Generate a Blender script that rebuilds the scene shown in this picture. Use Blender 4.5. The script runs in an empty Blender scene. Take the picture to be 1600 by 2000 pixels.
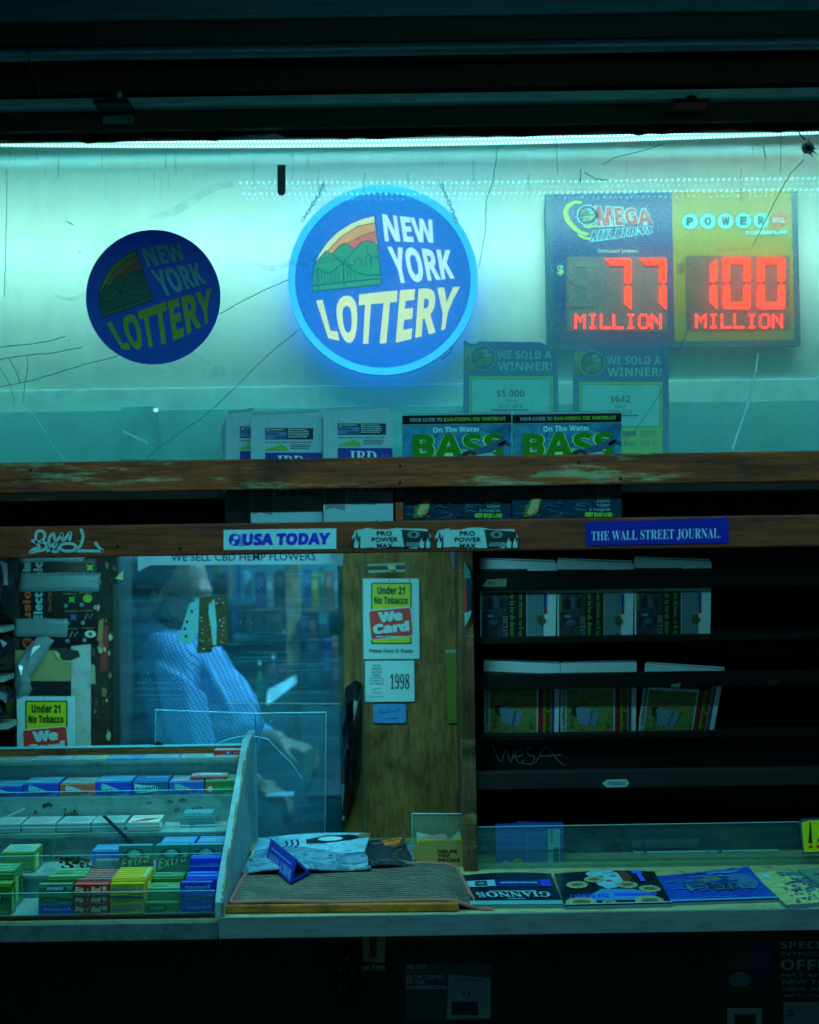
import bpy, bmesh, math, random
from mathutils import Vector, Matrix
R = math.radians
random.seed(7)
S = bpy.context.scene
C = S.collection

# ------------------------------------------------------------------ camera
CAM = Vector((0, -2.8, 1.68)); ROLL = R(0.85); FP = 2800.0      # focal length in photo pixels
cr, sr = math.cos(ROLL), math.sin(ROLL)
cd = bpy.data.cameras.new('camera'); cam = bpy.data.objects.new('camera', cd); C.objects.link(cam)
cd.sensor_fit = 'VERTICAL'; cd.sensor_height = 36.0; cd.lens = 36.0 * FP / 2000.0
cd.dof.use_dof = True; cd.dof.focus_distance = 3.02; cd.dof.aperture_fstop = 2.0
cd.clip_start = 0.05; cd.clip_end = 200
cam.matrix_world = Matrix(((cr, sr, 0, CAM.x), (0, 0, -1, CAM.y), (-sr, cr, 0, CAM.z), (0, 0, 0, 1)))
S.camera = cam

# ------------------------------------------------------------------ world: night, a faint teal city sky
W = bpy.data.worlds.new('World'); S.world = W; W.use_nodes = True
wn = W.node_tree; wn.nodes.clear()
wo = wn.nodes.new('ShaderNodeOutputWorld'); bg1 = wn.nodes.new('ShaderNodeBackground'); bg2 = wn.nodes.new('ShaderNodeBackground')
sky = wn.nodes.new('ShaderNodeTexSky'); sky.sky_type = 'NISHITA'; sky.sun_disc = False
sky.sun_elevation = R(-4); sky.sun_rotation = R(200)
wa = wn.nodes.new('ShaderNodeAddShader')
wn.links.new(sky.outputs[0], bg1.inputs[0]); bg1.inputs[1].default_value = 0.02
bg2.inputs[0].default_value = (0.22, 0.75, 0.85, 1); bg2.inputs[1].default_value = 0.072
wn.links.new(bg1.outputs[0], wa.inputs[0]); wn.links.new(bg2.outputs[0], wa.inputs[1]); wn.links.new(wa.outputs[0], wo.inputs[0])
S.view_settings.view_transform = 'Standard'; S.view_settings.look = 'None'
S.view_settings.exposure = 0.0; S.view_settings.gamma = 1.0
S.render.film_transparent = False
S.cycles.max_bounces = 8; S.cycles.transparent_max_bounces = 16; S.cycles.caustics_reflective = False
S.cycles.caustics_refractive = False; S.cycles.sample_clamp_indirect = 4.0; S.cycles.use_denoising = True

# ------------------------------------------------------------------ lamps: the newsstand's own lights, plus added fills
def lamp(name, loc, direction, sx, sy, power, col, spread=180):
    l = bpy.data.lights.new(name, 'AREA'); l.shape = 'RECTANGLE'; l.size = sx; l.size_y = sy
    l.energy = power; l.color = col; l.spread = R(spread)
    o = bpy.data.objects.new(name, l); C.objects.link(o); o.location = loc
    o.rotation_euler = Vector(direction).to_track_quat('-Z', 'Y').to_euler()
    return o
lamp('display_strip_light', (0.0, 0.235, 2.43), (0, 0.9, -0.40), 3.0, 0.03, 8.0, (0.68, 1.0, 0.93), 92)
lamp('display_teal_fill_light', (0.0, 0.21, 2.435), (0, 0.12, -1), 3.0, 0.03, 7.6, (0.08, 0.92, 0.95), 180)  # added second lamp at the strip, gives the wall its teal falloff
lamp('canopy_strip_light', (0.1, -0.85, 2.53), (0, 0.0, -1), 2.8, 0.03, 36.0, (0.17, 0.86, 1.0), 149)
lamp('service_strip_light', (-0.42, 0.16, 1.598), (0, 0.5, -1), 0.95, 0.02, 5.0, (0.18, 0.85, 1.0), 165)
lamp('booth_lamp_light', (0.15, 1.35, 2.12), (-0.1, -0.1, -1), 0.9, 0.2, 38.0, (0.22, 0.76, 1.0), 170)
lamp('rack_fill_light', (0.95, 0.17, 1.598), (0, 0.15, -1), 1.5, 0.02, 0.6, (0.16, 0.85, 1.0), 160)  # added unseen fill that brightens the rack papers

# ------------------------------------------------------------------ pixel rays -> points in the place
def ray(px, py):
    dx, dy = px - 800.0, 1000.0 - py
    return Vector(((dx * cr + dy * sr) / FP, 1.0, (-dx * sr + dy * cr) / FP))
def P(px, py, y):
    return CAM + ray(px, py) * (y - CAM.y)
def Pz(px, py, z):
    r = ray(px, py); return CAM + r * ((z - CAM.z) / r.z)
class Pl:                       # a real plane in the place, addressed by the photo's pixels
    flip = -1
    def __init__(s, y=None, point=None, normal=None):
        s.p = Vector((0, y, 0)) if point is None else Vector(point)
        s.n = Vector((0, -1, 0)) if normal is None else Vector(normal).normalized()
    def __call__(s, u, v, h=0.0):
        r = ray(u, v); t = (s.p - CAM).dot(s.n) / r.dot(s.n)
        return CAM + r * t + s.n * h
class Lo:                       # a local frame in metres
    flip = 1
    def __init__(s, o, ex=(1, 0, 0), ey=(0, 0, 1)):
        s.o = Vector(o); s.ex = Vector(ex).normalized(); s.ey = Vector(ey).normalized(); s.n = s.ex.cross(s.ey)
    def __call__(s, u, v, h=0.0):
        return s.o + s.ex * u + s.ey * v + s.n * h

# ------------------------------------------------------------------ materials
def lin(c):
    return tuple((x / 12.92 if x <= 0.04045 else ((x + 0.055) / 1.055) ** 2.4) for x in [v / 255.0 for v in c])
MATS = {}
def newmat(name):
    m = bpy.data.materials.new(name); m.use_nodes = True; m.node_tree.nodes.clear(); return m, m.node_tree
def nd(t, k, **kw):
    n = t.nodes.new(k)
    for a, b in kw.items(): setattr(n, a, b)
    return n
def coords(t, scale=(1, 1, 1), rot=(0, 0, 0)):
    tc = nd(t, 'ShaderNodeTexCoord'); mp = nd(t, 'ShaderNodeMapping')
    mp.inputs['Scale'].default_value = scale; mp.inputs['Rotation'].default_value = rot
    t.links.new(tc.outputs['Object'], mp.inputs[0]); return mp.outputs[0]
def noise(t, vec, scale, detail=4, rough=0.6):
    n = nd(t, 'ShaderNodeTexNoise'); n.inputs['Scale'].default_value = scale; n.inputs['Detail'].default_value = detail
    n.inputs['Roughness'].default_value = rough; t.links.new(vec, n.inputs['Vector']); return n.outputs['Fac']
def ramp(t, fac, stops):
    r = nd(t, 'ShaderNodeValToRGB'); t.links.new(fac, r.inputs[0]); e = r.color_ramp.elements
    e[0].position, e[0].color = stops[0][0], (*stops[0][1], 1)
    e[1].position, e[1].color = stops[-1][0], (*stops[-1][1], 1)
    for p, c in stops[1:-1]:
        k = e.new(p); k.color = (*c, 1)
    return r.outputs[0]
def g3(v): return (v, v, v)
def mixc(t, fac, a, b, mode='MIX'):
    n = nd(t, 'ShaderNodeMix', data_type='RGBA', blend_type=mode)
    for k, v in ((0, fac), (6, a), (7, b)):
        if isinstance(v, bpy.types.NodeSocket): t.links.new(v, n.inputs[k])
        elif k == 0: n.inputs[0].default_value = v
        else: n.inputs[k].default_value = (*v, 1)
    return n.outputs[2]
def finish(t, color, rough=0.55, metal=0.0, spec=0.4, bump=None, bs=0.2, bd=0.001, alpha=None):
    b = nd(t, 'ShaderNodeBsdfPrincipled'); o = nd(t, 'ShaderNodeOutputMaterial')
    if isinstance(color, bpy.types.NodeSocket): t.links.new(color, b.inputs['Base Color'])
    else: b.inputs['Base Color'].default_value = (*color, 1)
    if isinstance(rough, bpy.types.NodeSocket): t.links.new(rough, b.inputs['Roughness'])
    else: b.inputs['Roughness'].default_value = rough
    b.inputs['Metallic'].default_value = metal; b.inputs['Specular IOR Level'].default_value = spec
    if bump is not None:
        bn = nd(t, 'ShaderNodeBump'); bn.inputs['Strength'].default_value = bs; bn.inputs['Distance'].default_value = bd
        t.links.new(bump, bn.inputs['Height']); t.links.new(bn.outputs[0], b.inputs['Normal'])
    t.links.new(b.outputs[0], o.inputs[0]); return b
def ink(c, rough=0.5, var=0.22, scale=35.0):
    """printed or painted surface of sRGB colour c with slight blotching and dirt"""
    key = ('ink', c, rough, var, scale)
    if key in MATS: return MATS[key]
    m, t = newmat('ink_%02x%02x%02x' % tuple(int(x) for x in c)); v = coords(t)
    n1 = noise(t, v, scale); n2 = noise(t, v, scale * 9, 2)
    l = lin(c)
    a = mixc(t, n1, tuple(x * (1 - var) for x in l), tuple(min(1, x * (1 + var * 0.6)) for x in l))
    d = ramp(t, n2, [(0.25, g3(0.84)), (0.45, g3(1.0))])
    finish(t, mixc(t, 1.0, a, d, 'MULTIPLY'), rough, 0.0, 0.4)
    MATS[key] = m; return m
def photo(cols, scale=14.0, dist=1.5, rough=0.3, stretch=(1, 1, 1)):
    """a printed photographic picture: soft blotches of several colours with fine detail"""
    key = ('photo', tuple(cols), scale, stretch)
    if key in MATS: return MATS[key]
    m, t = newmat('picture_print'); v = coords(t, stretch); n = nd(t, 'ShaderNodeTexNoise'); n.inputs['Scale'].default_value = scale; n.inputs['Detail'].default_value = 8
    n.inputs['Roughness'].default_value = 0.62; n.inputs['Distortion'].default_value = dist; t.links.new(v, n.inputs['Vector'])
    k = len(cols); c = ramp(t, n.outputs['Fac'], [(0.30 + 0.40 * i / (k - 1), lin(cols[i])) for i in range(k)])
    n2 = noise(t, v, scale * 7, 5, 0.7); finish(t, mixc(t, 1.0, c, ramp(t, n2, [(0.3, g3(0.55)), (0.62, g3(1))]), 'MULTIPLY'), rough, 0, 0.45); MATS[key] = m; return m
def film(c, trans=0.5):
    """thin printed film: part of the light behind comes through"""
    key = ('film', c, trans)
    if key in MATS: return MATS[key]
    m, t = newmat('film_%02x%02x%02x' % tuple(int(x) for x in c)); v = coords(t); n = noise(t, v, 30); l = lin(c)
    col_ = mixc(t, n, tuple(x * 0.8 for x in l), tuple(min(1, x * 1.1) for x in l))
    d = nd(t, 'ShaderNodeBsdfPrincipled'); d.inputs['Roughness'].default_value = 0.35; t.links.new(col_, d.inputs['Base Color'])
    s = nd(t, 'ShaderNodeBsdfTranslucent'); t.links.new(col_, s.inputs[0]); x = nd(t, 'ShaderNodeMixShader'); x.inputs[0].default_value = trans
    o = nd(t, 'ShaderNodeOutputMaterial'); t.links.new(d.outputs[0], x.inputs[1]); t.links.new(s.outputs[0], x.inputs[2]); t.links.new(x.outputs[0], o.inputs[0]); MATS[key] = m; return m
def emit(c, strength=1.0, var=0.0):
    key = ('em', c, strength)
    if key in MATS: return MATS[key]
    m, t = newmat('lit_%02x%02x%02x' % tuple(int(x) for x in c)); e = nd(t, 'ShaderNodeEmission'); o = nd(t, 'ShaderNodeOutputMaterial')
    n = noise(t, coords(t), 20.0); l = lin(c)
    t.links.new(mixc(t, n, tuple(x * 0.9 for x in l), tuple(x * 1.06 for x in l)), e.inputs[0]); e.inputs[1].default_value = strength
    t.links.new(e.outputs[0], o.inputs[0]); MATS[key] = m; return m
def wood(name, dark, mid, pale=None, worn=0.62, rough=0.7, streak=(2.2, 26, 40)):
    if name in MATS: return MATS[name]
    m, t = newmat(name); v = coords(t, streak); v2 = coords(t)
    g = noise(t, v, 2.4, 8, 0.7); fg = noise(t, coords(t, tuple(k * 5 for k in streak)), 3.0, 6, 0.75)
    base = ramp(t, g, [(0.32, lin(dark)), (0.60, lin(mid))]); base = mixc(t, 1.0, base, ramp(t, fg, [(0.36, g3(0.45)), (0.55, g3(1.0))]), 'MULTIPLY')
    if pale is not None:
        w = noise(t, coords(t, (1.0, 5.0, 8.0)), 2.6, 12, 0.74)
        k = ramp(t, w, [(worn - 0.025, g3(0)), (worn + 0.035, g3(1))])
        pl = mixc(t, g, tuple(x * 0.45 for x in lin(pale)), lin(pale))
        base = mixc(t, k, base, pl)
    kn = noise(t, v2, 9, 3)
    base = mixc(t, 1.0, base, ramp(t, kn, [(0.3, g3(0.35)), (0.48, g3(1))]), 'MULTIPLY')
    finish(t, base, rough, 0, 0.3, g, 0.5, 0.002); MATS[name] = m; return m
def painted(name, c1, c2, scale=8, rough=0.6, dirt=0.5, metal=0.0, spots=False, streak=(1, 1, 1)):
    if name in MATS: return MATS[name]
    m, t = newmat(name); v = coords(t, streak)
    n = noise(t, v, scale, 6, 0.65); base = mixc(t, n, lin(c1), lin(c2))
    d = noise(t, v, scale * 5, 5, 0.7); base = mixc(t, 1.0, base, ramp(t, d, [(0.32, g3(1 - dirt)), (0.52, g3(1))]), 'MULTIPLY')
    if spots:
        s = noise(t, coords(t), 22, 4, 0.55)
        base = mixc(t, ramp(t, s, [(0.26, g3(1)), (0.36, g3(0))]), base, (0.02, 0.018, 0.012))
    finish(t, base, rough, metal, 0.4, d, 0.25, 0.001); MATS[name] = m; return m
def glass(name, tint=(0.8, 1, 1), clear=0.86, dust=(0.5, 0.75, 0.75), dustmin=0.02, dustmax=0.2, scale=3.0, streak=(1, 1, 1), refl=1.0, rough=0.0, trans=0.5):
    """clear sheet with dust and smears: transparent + Fresnel reflection + scattering dust"""
    if name in MATS: return MATS[name]
    m, t = newmat(name); o = nd(t, 'ShaderNodeOutputMaterial')
    tr = nd(t, 'ShaderNodeBsdfTransparent'); tr.inputs[0].default_value = (*tint, 1)
    gl = nd(t, 'ShaderNodeBsdfGlossy'); gl.inputs['Roughness'].default_value = rough
    fr = nd(t, 'ShaderNodeFresnel'); 
    ge = nd(t, 'ShaderNodeNewGeometry'); io = nd(t, 'ShaderNodeMapRange'); t.links.new(ge.outputs['Backfacing'], io.inputs[0]); io.inputs[3].default_value = 1.5; io.inputs[4].default_value = 0.6667; t.links.new(io.outputs[0], fr.inputs[0])
    mu = nd(t, 'ShaderNodeMath', operation='MULTIPLY'); t.links.new(fr.outputs[0], mu.inputs[0]); mu.inputs[1].default_value = refl
    mx = nd(t, 'ShaderNodeMixShader'); t.links.new(mu.outputs[0], mx.inputs[0]); t.links.new(tr.outputs[0], mx.inputs[1]); t.links.new(gl.outputs[0], mx.inputs[2])
    df = nd(t, 'ShaderNodeBsdfDiffuse'); df.inputs[0].default_value = (*dust, 1)
    tl = nd(t, 'ShaderNodeBsdfTranslucent'); tl.inputs[0].default_value = (*dust, 1)
    dm = nd(t, 'ShaderNodeMixShader'); dm.inputs[0].default_value = trans; t.links.new(df.outputs[0], dm.inputs[1]); t.links.new(tl.outputs[0], dm.inputs[2])
    n = noise(t, coords(t, streak), scale, 7, 0.65)
    f = ramp(t, n, [(0.3, g3(dustmin)), (0.72, g3(dustmax))])
    m2 = nd(t, 'ShaderNodeMixShader'); t.links.new(f, m2.inputs[0]); t.links.new(mx.outputs[0], m2.inputs[1]); t.links.new(dm.outputs[0], m2.inputs[2])
    t.links.new(m2.outputs[0], o.inputs[0]); MATS[name] = m; return m

# ------------------------------------------------------------------ text
def sty(s, style):
    if style == 'sans': return s
    U, L, D = {'bold': (0x1D5D4, 0x1D5EE, 0x1D7EC), 'serif': (0x1D400, 0x1D41A, 0x1D7CE), 'ibold': (0x1D63C, 0x1D656, 0x1D7EC),
               'iserif': (0x1D468, 0x1D482, 0x1D7CE), 'script': (0x1D4D0, 0x1D4EA, 0x1D7CE), 'mono': (0x1D670, 0x1D68A, 0x1D7F6)}[style]
    return ''.join(chr(U + ord(c) - 65) if 'A' <= c <= 'Z' else chr(L + ord(c) - 97) if 'a' <= c <= 'z' else chr(D + ord(c) - 48) if '0' <= c <= '9' else c for c in s)
TX = {}; TCU = bpy.data.curves.new('lettering', 'FONT'); TOB = bpy.data.objects.new('lettering', TCU)
def glyphs(body, style, off, sub=0.0):
    key = (body, style, off, sub)
    if key in TX: return TX[key]
    cu = TCU; cu.body = sty(body, style); cu.resolution_u = 2; cu.fill_mode = 'FRONT'; cu.offset = off
    o = TOB
    me = bpy.data.meshes.new_from_object(o)
    if sub:
        b = bmesh.new(); b.from_mesh(me)
        for _ in range(3):
            long = [e for e in b.edges if e.calc_length() > sub]
            if not long: break
            bmesh.ops.subdivide_edges(b, edges=long, cuts=1)
        bmesh.ops.triangulate(b, faces=b.faces); b.to_mesh(me); b.free()
    vs = [(v.co.x, v.co.y) for v in me.vertices]; fs = [tuple(p.vertices) for p in me.polygons]
    bpy.data.meshes.remove(me)
    x0 = min(v[0] for v in vs); x1 = max(v[0] for v in vs); y0 = min(v[1] for v in vs); y1 = max(v[1] for v in vs)
    vs = [((x - x0) / max(1e-6, x1 - x0), (y1 - y) / max(1e-6, y1 - y0)) for x, y in vs]     # s left->right, t top->bottom
    TX[key] = (vs, fs); return TX[key]

# ------------------------------------------------------------------ mesh builder
class MB:
    def __init__(s): s.v = []; s.f = []; s.m = []; s.mats = []
    def mi(s, mat):
        if mat not in s.mats: s.mats.append(mat)
        return s.mats.index(mat)
    def add(s, vs, fs, mat):
        k = len(s.v); s.v += [Vector(v) for v in vs]; i = s.mi(mat)
        for f in fs: s.f.append(tuple(k + a for a in f)); s.m.append(i)
        return s
    def face(s, pts, F, h, mat): return s.add([F(u, v, h) for u, v in pts], [tuple(range(len(pts)))], mat)
    def rect(s, x0, y0, x1, y1, F, h, mat): return s.face([(x0, y0), (x1, y0), (x1, y1), (x0, y1)], F, h, mat)
    def ell(s, cx, cy, rx, ry, F, h, mat, n=28, a0=0, a1=360, rot=0):
        c, q = math.cos(R(rot)), math.sin(R(rot)); pts = []
        for i in range(n + (a1 - a0 < 360)):
            a = R(a0 + (a1 - a0) * i / n); x, y = rx * math.cos(a), ry * math.sin(a); pts.append((cx + x * c - y * q, cy + x * q + y * c))
        return s.face(pts, F, h, mat)
    def rr(s, x0, y0, x1, y1, r, F, h, mat, rot=0, n=5, slab=None):
        pts = []
        for cx, cy, a in ((x1 - r, y1 - r, 0), (x0 + r, y1 - r, 90), (x0 + r, y0 + r, 180), (x1 - r, y0 + r, 270)):
            for i in range(n + 1):
                b = R(a + 90 * i / n); pts.append((cx + r * math.cos(b), cy + r * math.sin(b)))
        mx, my, c, q = (x0 + x1) / 2, (y0 + y1) / 2, math.cos(R(rot)), math.sin(R(rot))
        pts = [(mx + (x - mx) * c - (y - my) * q, my + (x - mx) * q + (y - my) * c) for x, y in pts]
        return s.slab(pts, F, slab, mat, h) if slab else s.face(pts, F, h, mat)
    def slab(s, pts, F, t, mat, h=0.0, side=None):
        n = len(pts); vs = [F(u, v, h) for u, v in pts] + [F(u, v, h - t) for u, v in pts]
        s.add(vs, [tuple(range(n)), tuple(range(2 * n - 1, n - 1, -1))], mat)
        return s.add(vs, [(i, (i + 1) % n, n + (i + 1) % n, n + i) for i in range(n)], side or mat)
    def stroke(s, pts, w, F, h, mat, taper=False):
        n = len(pts); L = []; Rr = []
        for i in range(n):
            a = pts[max(0, i - 1)]; b = pts[min(n - 1, i + 1)]; dx, dy = b[0] - a[0], b[1] - a[1]; l = math.hypot(dx, dy) or 1
            k = w / 2 * (1 if not taper else 0.35 + 0.65 * math.sin(math.pi * (i + 0.5) / n))
            L.append((pts[i][0] - dy / l * k, pts[i][1] + dx / l * k)); Rr.append((pts[i][0] + dy / l * k, pts[i][1] - dx / l * k))
        vs = [F(u, v, h) for u, v in L] + [F(u, v, h) for u, v in Rr]
        return s.add(vs, [(i, i + 1, n + i + 1, n + i) for i in range(n - 1)], mat)
    def spline(s, pts, w, F, h, mat, k=6):
        out = []; n = len(pts)
        for i in range(n - 1):
            p0, p1, p2, p3 = pts[max(0, i - 1)], pts[i], pts[i + 1], pts[min(n - 1, i + 2)]
            for j in range(k):
                t = j / k; out.append(tuple(0.5 * (2 * p1[c] + (p2[c] - p0[c]) * t + (2 * p0[c] - 5 * p1[c] + 4 * p2[c] - p3[c]) * t * t + (3 * p1[c] - p0[c] - 3 * p2[c] + p3[c]) * t ** 3) for c in (0, 1)))
        return s.stroke(out + [pts[-1]], w, F, h, mat)
    def text(s, body, box, F, h, mat, style='sans', off=0.0, warp=None, sub=0.0):
        """fit the ink of body into box: (x0,y0,x1,y1) or four corners tl,tr,br,bl, or a warp(s,t)"""
        vs, fs = glyphs(body, style, off, sub)
        if warp is None:
            if len(box) == 4 and not hasattr(box[0], '__len__'):
                x0, y0, x1, y1 = box; q = ((x0, y0), (x1, y0), (x1, y1), (x0, y1))
            else: q = box
            def warp(a, b):
                return tuple((q[0][i] * (1 - a) + q[1][i] * a) * (1 - b) + (q[3][i] * (1 - a) + q[2][i] * a) * b for i in (0, 1))
        return s.add([F(*warp(a, b), h) for a, b in vs], fs, mat)
    def lines(s, x0, y0, x1, y1, n, F, h, mat, fill=0.5, seed=1, rag=0.25):
        """columns of small print too fine to read"""
        rd = random.Random(seed); dy = (y1 - y0) / n
        for i in range(n):
            x = x0; e = x1 - (x1 - x0) * rag * rd.random(); y = y0 + i * dy
            while x < e - 1e-9:
                w = (x1 - x0) * (0.04 + 0.1 * rd.random()); b = min(x + w, e)
                s.rect(x, y, b, y + dy * fill, F, h, mat); x = b + (x1 - x0) * 0.02
        return s
    def box(s, x0, x1, y0, y1, z0, z1, mat, M=None):
        vs = [Vector((x, y, z)) for z in (z0, z1) for y in (y0, y1) for x in (x0, x1)]
        if M is not None: vs = [M @ v for v in vs]
        return s.add(vs, [(0, 1, 5, 4), (1, 3, 7, 5), (3, 2, 6, 7), (2, 0, 4, 6), (4, 5, 7, 6), (2, 3, 1, 0)], mat)
    def prism(s, pts, x0, x1, mat):            # (y,z) outline run along x
        n = len(pts); vs = [(x, a, b) for x in (x0, x1) for a, b in pts]
        return s.add(vs, [tuple(range(n)), tuple(range(2 * n - 1, n - 1, -1))] + [(i, (i + 1) % n, n + (i + 1) % n, n + i) for i in range(n)], mat)
    def tube(s, pts, r, mat, n=8, closed=False):
        pts = [Vector(p) for p in pts]; N = len(pts); rs = r if hasattr(r, '__len__') else [r] * N; vs = []
        up = None
        for i in range(N):
            a = pts[(i - 1) % N] if closed else pts[max(0, i - 1)]; b = pts[(i + 1) % N] if closed else pts[min(N - 1, i + 1)]
            d = (b - a).normalized()
            if up is None: up = d.orthogonal().normalized()
            up = (up - d * up.dot(d)); up = up.normalized() if up.length > 1e-6 else d.orthogonal().normalized()
            w = d.cross(up)
            for k in range(n):
                t = 2 * math.pi * k / n; vs.append(pts[i] + (up * math.cos(t) + w * math.sin(t)) * rs[i])
        fs = [(i * n + k, i * n + (k + 1) % n, ((i + 1) % N) * n + (k + 1) % n, ((i + 1) % N) * n + k) for i in range(N if closed else N - 1) for k in range(n)]
        if not closed: fs += [tuple(range(n)), tuple(range(N * n - 1, (N - 1) * n - 1, -1))]
        return s.add(vs, fs, mat)
    def ball(s, c, rad, mat, M=None, nu=16, nv=10):
        c = Vector(c); rad = rad if hasattr(rad, '__len__') else (rad,) * 3; vs = []; fs = []
        for j in range(nv + 1):
            b = math.pi * j / nv
            for i in range(nu):
                a = 2 * math.pi * i / nu; d = Vector((rad[0] * math.sin(b) * math.cos(a), rad[1] * math.sin(b) * math.sin(a), rad[2] * math.cos(b)))
                vs.append(c + (M @ d if M is not None else d))
        for j in range(nv):
            for i in range(nu): fs.append((j * nu + i, j * nu + (i + 1) % nu, (j + 1) * nu + (i + 1) % nu, (j + 1) * nu + i))
        return s.add(vs, fs, mat)
    def grid(s, fn, nu, nv, mat):
        vs = [fn(i / nu, j / nv) for j in range(nv + 1) for i in range(nu + 1)]
        return s.add(vs, [(j * (nu + 1) + i, j * (nu + 1) + i + 1, (j + 1) * (nu + 1) + i + 1, (j + 1) * (nu + 1) + i) for j in range(nv) for i in range(nu)], mat)
    def build(s, name, parent=None, bevel=0.0, smooth=False, solid=0.0, label=None, cat=None, group=None, kind=None):
        vs = s.v
        org = Vector((0, 0, 0))
        if parent is None:
            lo = Vector([min(v[i] for v in vs) for i in range(3)]); hi = Vector([max(v[i] for v in vs) for i in range(3)])
            org = Vector(((lo.x + hi.x) / 2, (lo.y + hi.y) / 2, lo.z))
        me = bpy.data.meshes.new(name); me.from_pydata([v - org for v in vs], [], s.f)
        for m in s.mats: me.materials.append(m)
        me.polygons.foreach_set('material_index', s.m)
        if smooth: me.polygons.foreach_set('use_smooth', [True] * len(s.f))
        me.update()
        o = bpy.data.objects.new(name, me); C.objects.link(o); o.location = org
        if parent is not None:
            o.parent = parent; o.matrix_parent_inverse = BASE[parent.name]
            BASE[o.name] = Matrix.Identity(4)
        else: BASE[o.name] = Matrix.Translation(-org)
        if solid:
            k = o.modifiers.new('solid', 'SOLIDIFY'); k.thickness = solid; k.offset = -1
        if bevel:
            k = o.modifiers.new('bevel', 'BEVEL'); k.width = bevel; k.segments = 2; k.limit_method = 'ANGLE'; k.angle_limit = R(50)
        props(o, label, cat, group, kind); return o
BASE = {}
def props(o, label=None, cat=None, group=None, kind=None):
    for k, v in (('label', label), ('category', cat), ('group', group), ('kind', kind)):
        if v: o[k] = v
    return o
def thing(name, label, cat, loc=(0, 0, 0), group=None):
    o = bpy.data.objects.new(name, None); C.objects.link(o); o.location = loc; o.empty_display_size = 0.05
    BASE[o.name] = Matrix.Translation(-Vector(loc)); return props(o, label, cat, group)
def copy_thing(o, delta, label, group=None):
    c = o.copy(); C.objects.link(c); c.location = Vector(o.location) + Vector(delta); c['label'] = label
    if group: c['group'] = group
    for ch in o.children:
        d = ch.copy(); C.objects.link(d); d.parent = c; d.matrix_parent_inverse = ch.matrix_parent_inverse.copy()
        for g in ch.children:
            e = g.copy(); C.objects.link(e); e.parent = d; e.matrix_parent_inverse = g.matrix_parent_inverse.copy()
    return c

# ================================================================== SETTING
m_pave = painted('pavement_concrete', (70, 72, 74), (98, 98, 96), 3, 0.8, 0.5)
b = MB(); b.box(-12, 12, -14, -0.02, -0.2, 0.0, m_pave); b.build('pavement', kind='structure')
b = MB(); b.box(-12, 12, -0.02, 9, -0.2, 0.004, painted('booth_floor', (60, 58, 55), (84, 80, 74), 4, 0.8)); b.build('floor', kind='structure')

# ================================================================== NEWSSTAND
NS = thing('newsstand', 'weathered wooden street newsstand with lit upper window, service hatch and counter', 'newsstand', (0, 0.3, 0))
def pt(name, mb, bevel=0.0, parent=None, **k): return mb.build(name, parent or NS, bevel=bevel, **k)
m_shut = painted('shutter_steel', (60, 116, 122), (84, 140, 146), 5, 0.42, 0.5, 0.3, streak=(0.4, 4, 4))
m_rust = painted('rusty_beam', (52, 36, 28), (76, 56, 46), 4, 0.8, 0.6, streak=(0.6, 6, 8))
m_beam = painted('green_beam', (36, 48, 38), (54, 64, 46), 4, 0.75, 0.5, streak=(0.5, 6, 6))
m_black = painted('black_gap', (9, 9, 10), (14, 14, 14), 6, 0.9)
m_soff = painted('soffit_paint', (130, 190, 190), (160, 210, 206), 4, 0.6, 0.4, streak=(0.5, 4, 4))
XW = 1.75
def zy(py, y): return CAM.z + (1000 - py) / FP * (y + 2.8)          # height of a picture row (middle of frame) at depth y
def band(name, p0, p1, y, mat, depth=0.05, bevel=0.002, **k):
    b = MB(); b.box(-XW, XW, y, y + depth, zy(p1, y), zy(p0, y), mat); return pt(name, b, bevel, **k)
band('shutter_slat', -60, 31, -0.10, m_shut, 0.20)
band('shutter_slat', 35, 80, -0.085, painted('dark_slat', (38, 44, 44), (56, 62, 62), 4, 0.6, 0.5, streak=(0.5, 5, 5)), 0.18)
b = MB(); zc = zy(91, -0.10)                                         # rounded roller bar
b.tube([(-XW, -0.085, zc), (XW, -0.085, zc)], 0.0125, painted('bar_steel', (70, 104, 116), (110, 144, 154), 6, 0.4, 0.5, 0.5, streak=(0.6, 4, 4)), 12)
pt('roller_bar', b, smooth=True)
band('shutter_slat', 104, 172, -0.02, m_rust, 0.12)
band('shadow_gap', 168, 186, 0.04, m_black, 0.06)
band('trim_strip', 182, 200, -0.01, m_soff, 0.05)
band('header_beam', 197, 246, 0.02, m_beam, 0.09)
b = MB(); y = 0.045; rd = random.Random(3); pts = []
n = 150
for i in range(n + 1):
    x = -XW + 2 * XW * i / n; sag = 0.006 * (1 - (x / XW) ** 2)
    low = zy(261, y) - sag + 0.004 * math.sin(x * 23) * rd.random() + (0.003 if rd.random() > 0.7 else 0)
    if -0.355 < x < -0.235: low += 0.0075
    pts.append((x, low))
top = zy(244, y)
F = Lo((0, y, 0))
b.slab([(x, z) for x, z in pts] + [(XW, top), (-XW, top)], F, 0.008, m_black); pt('torn_film', b)
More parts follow.
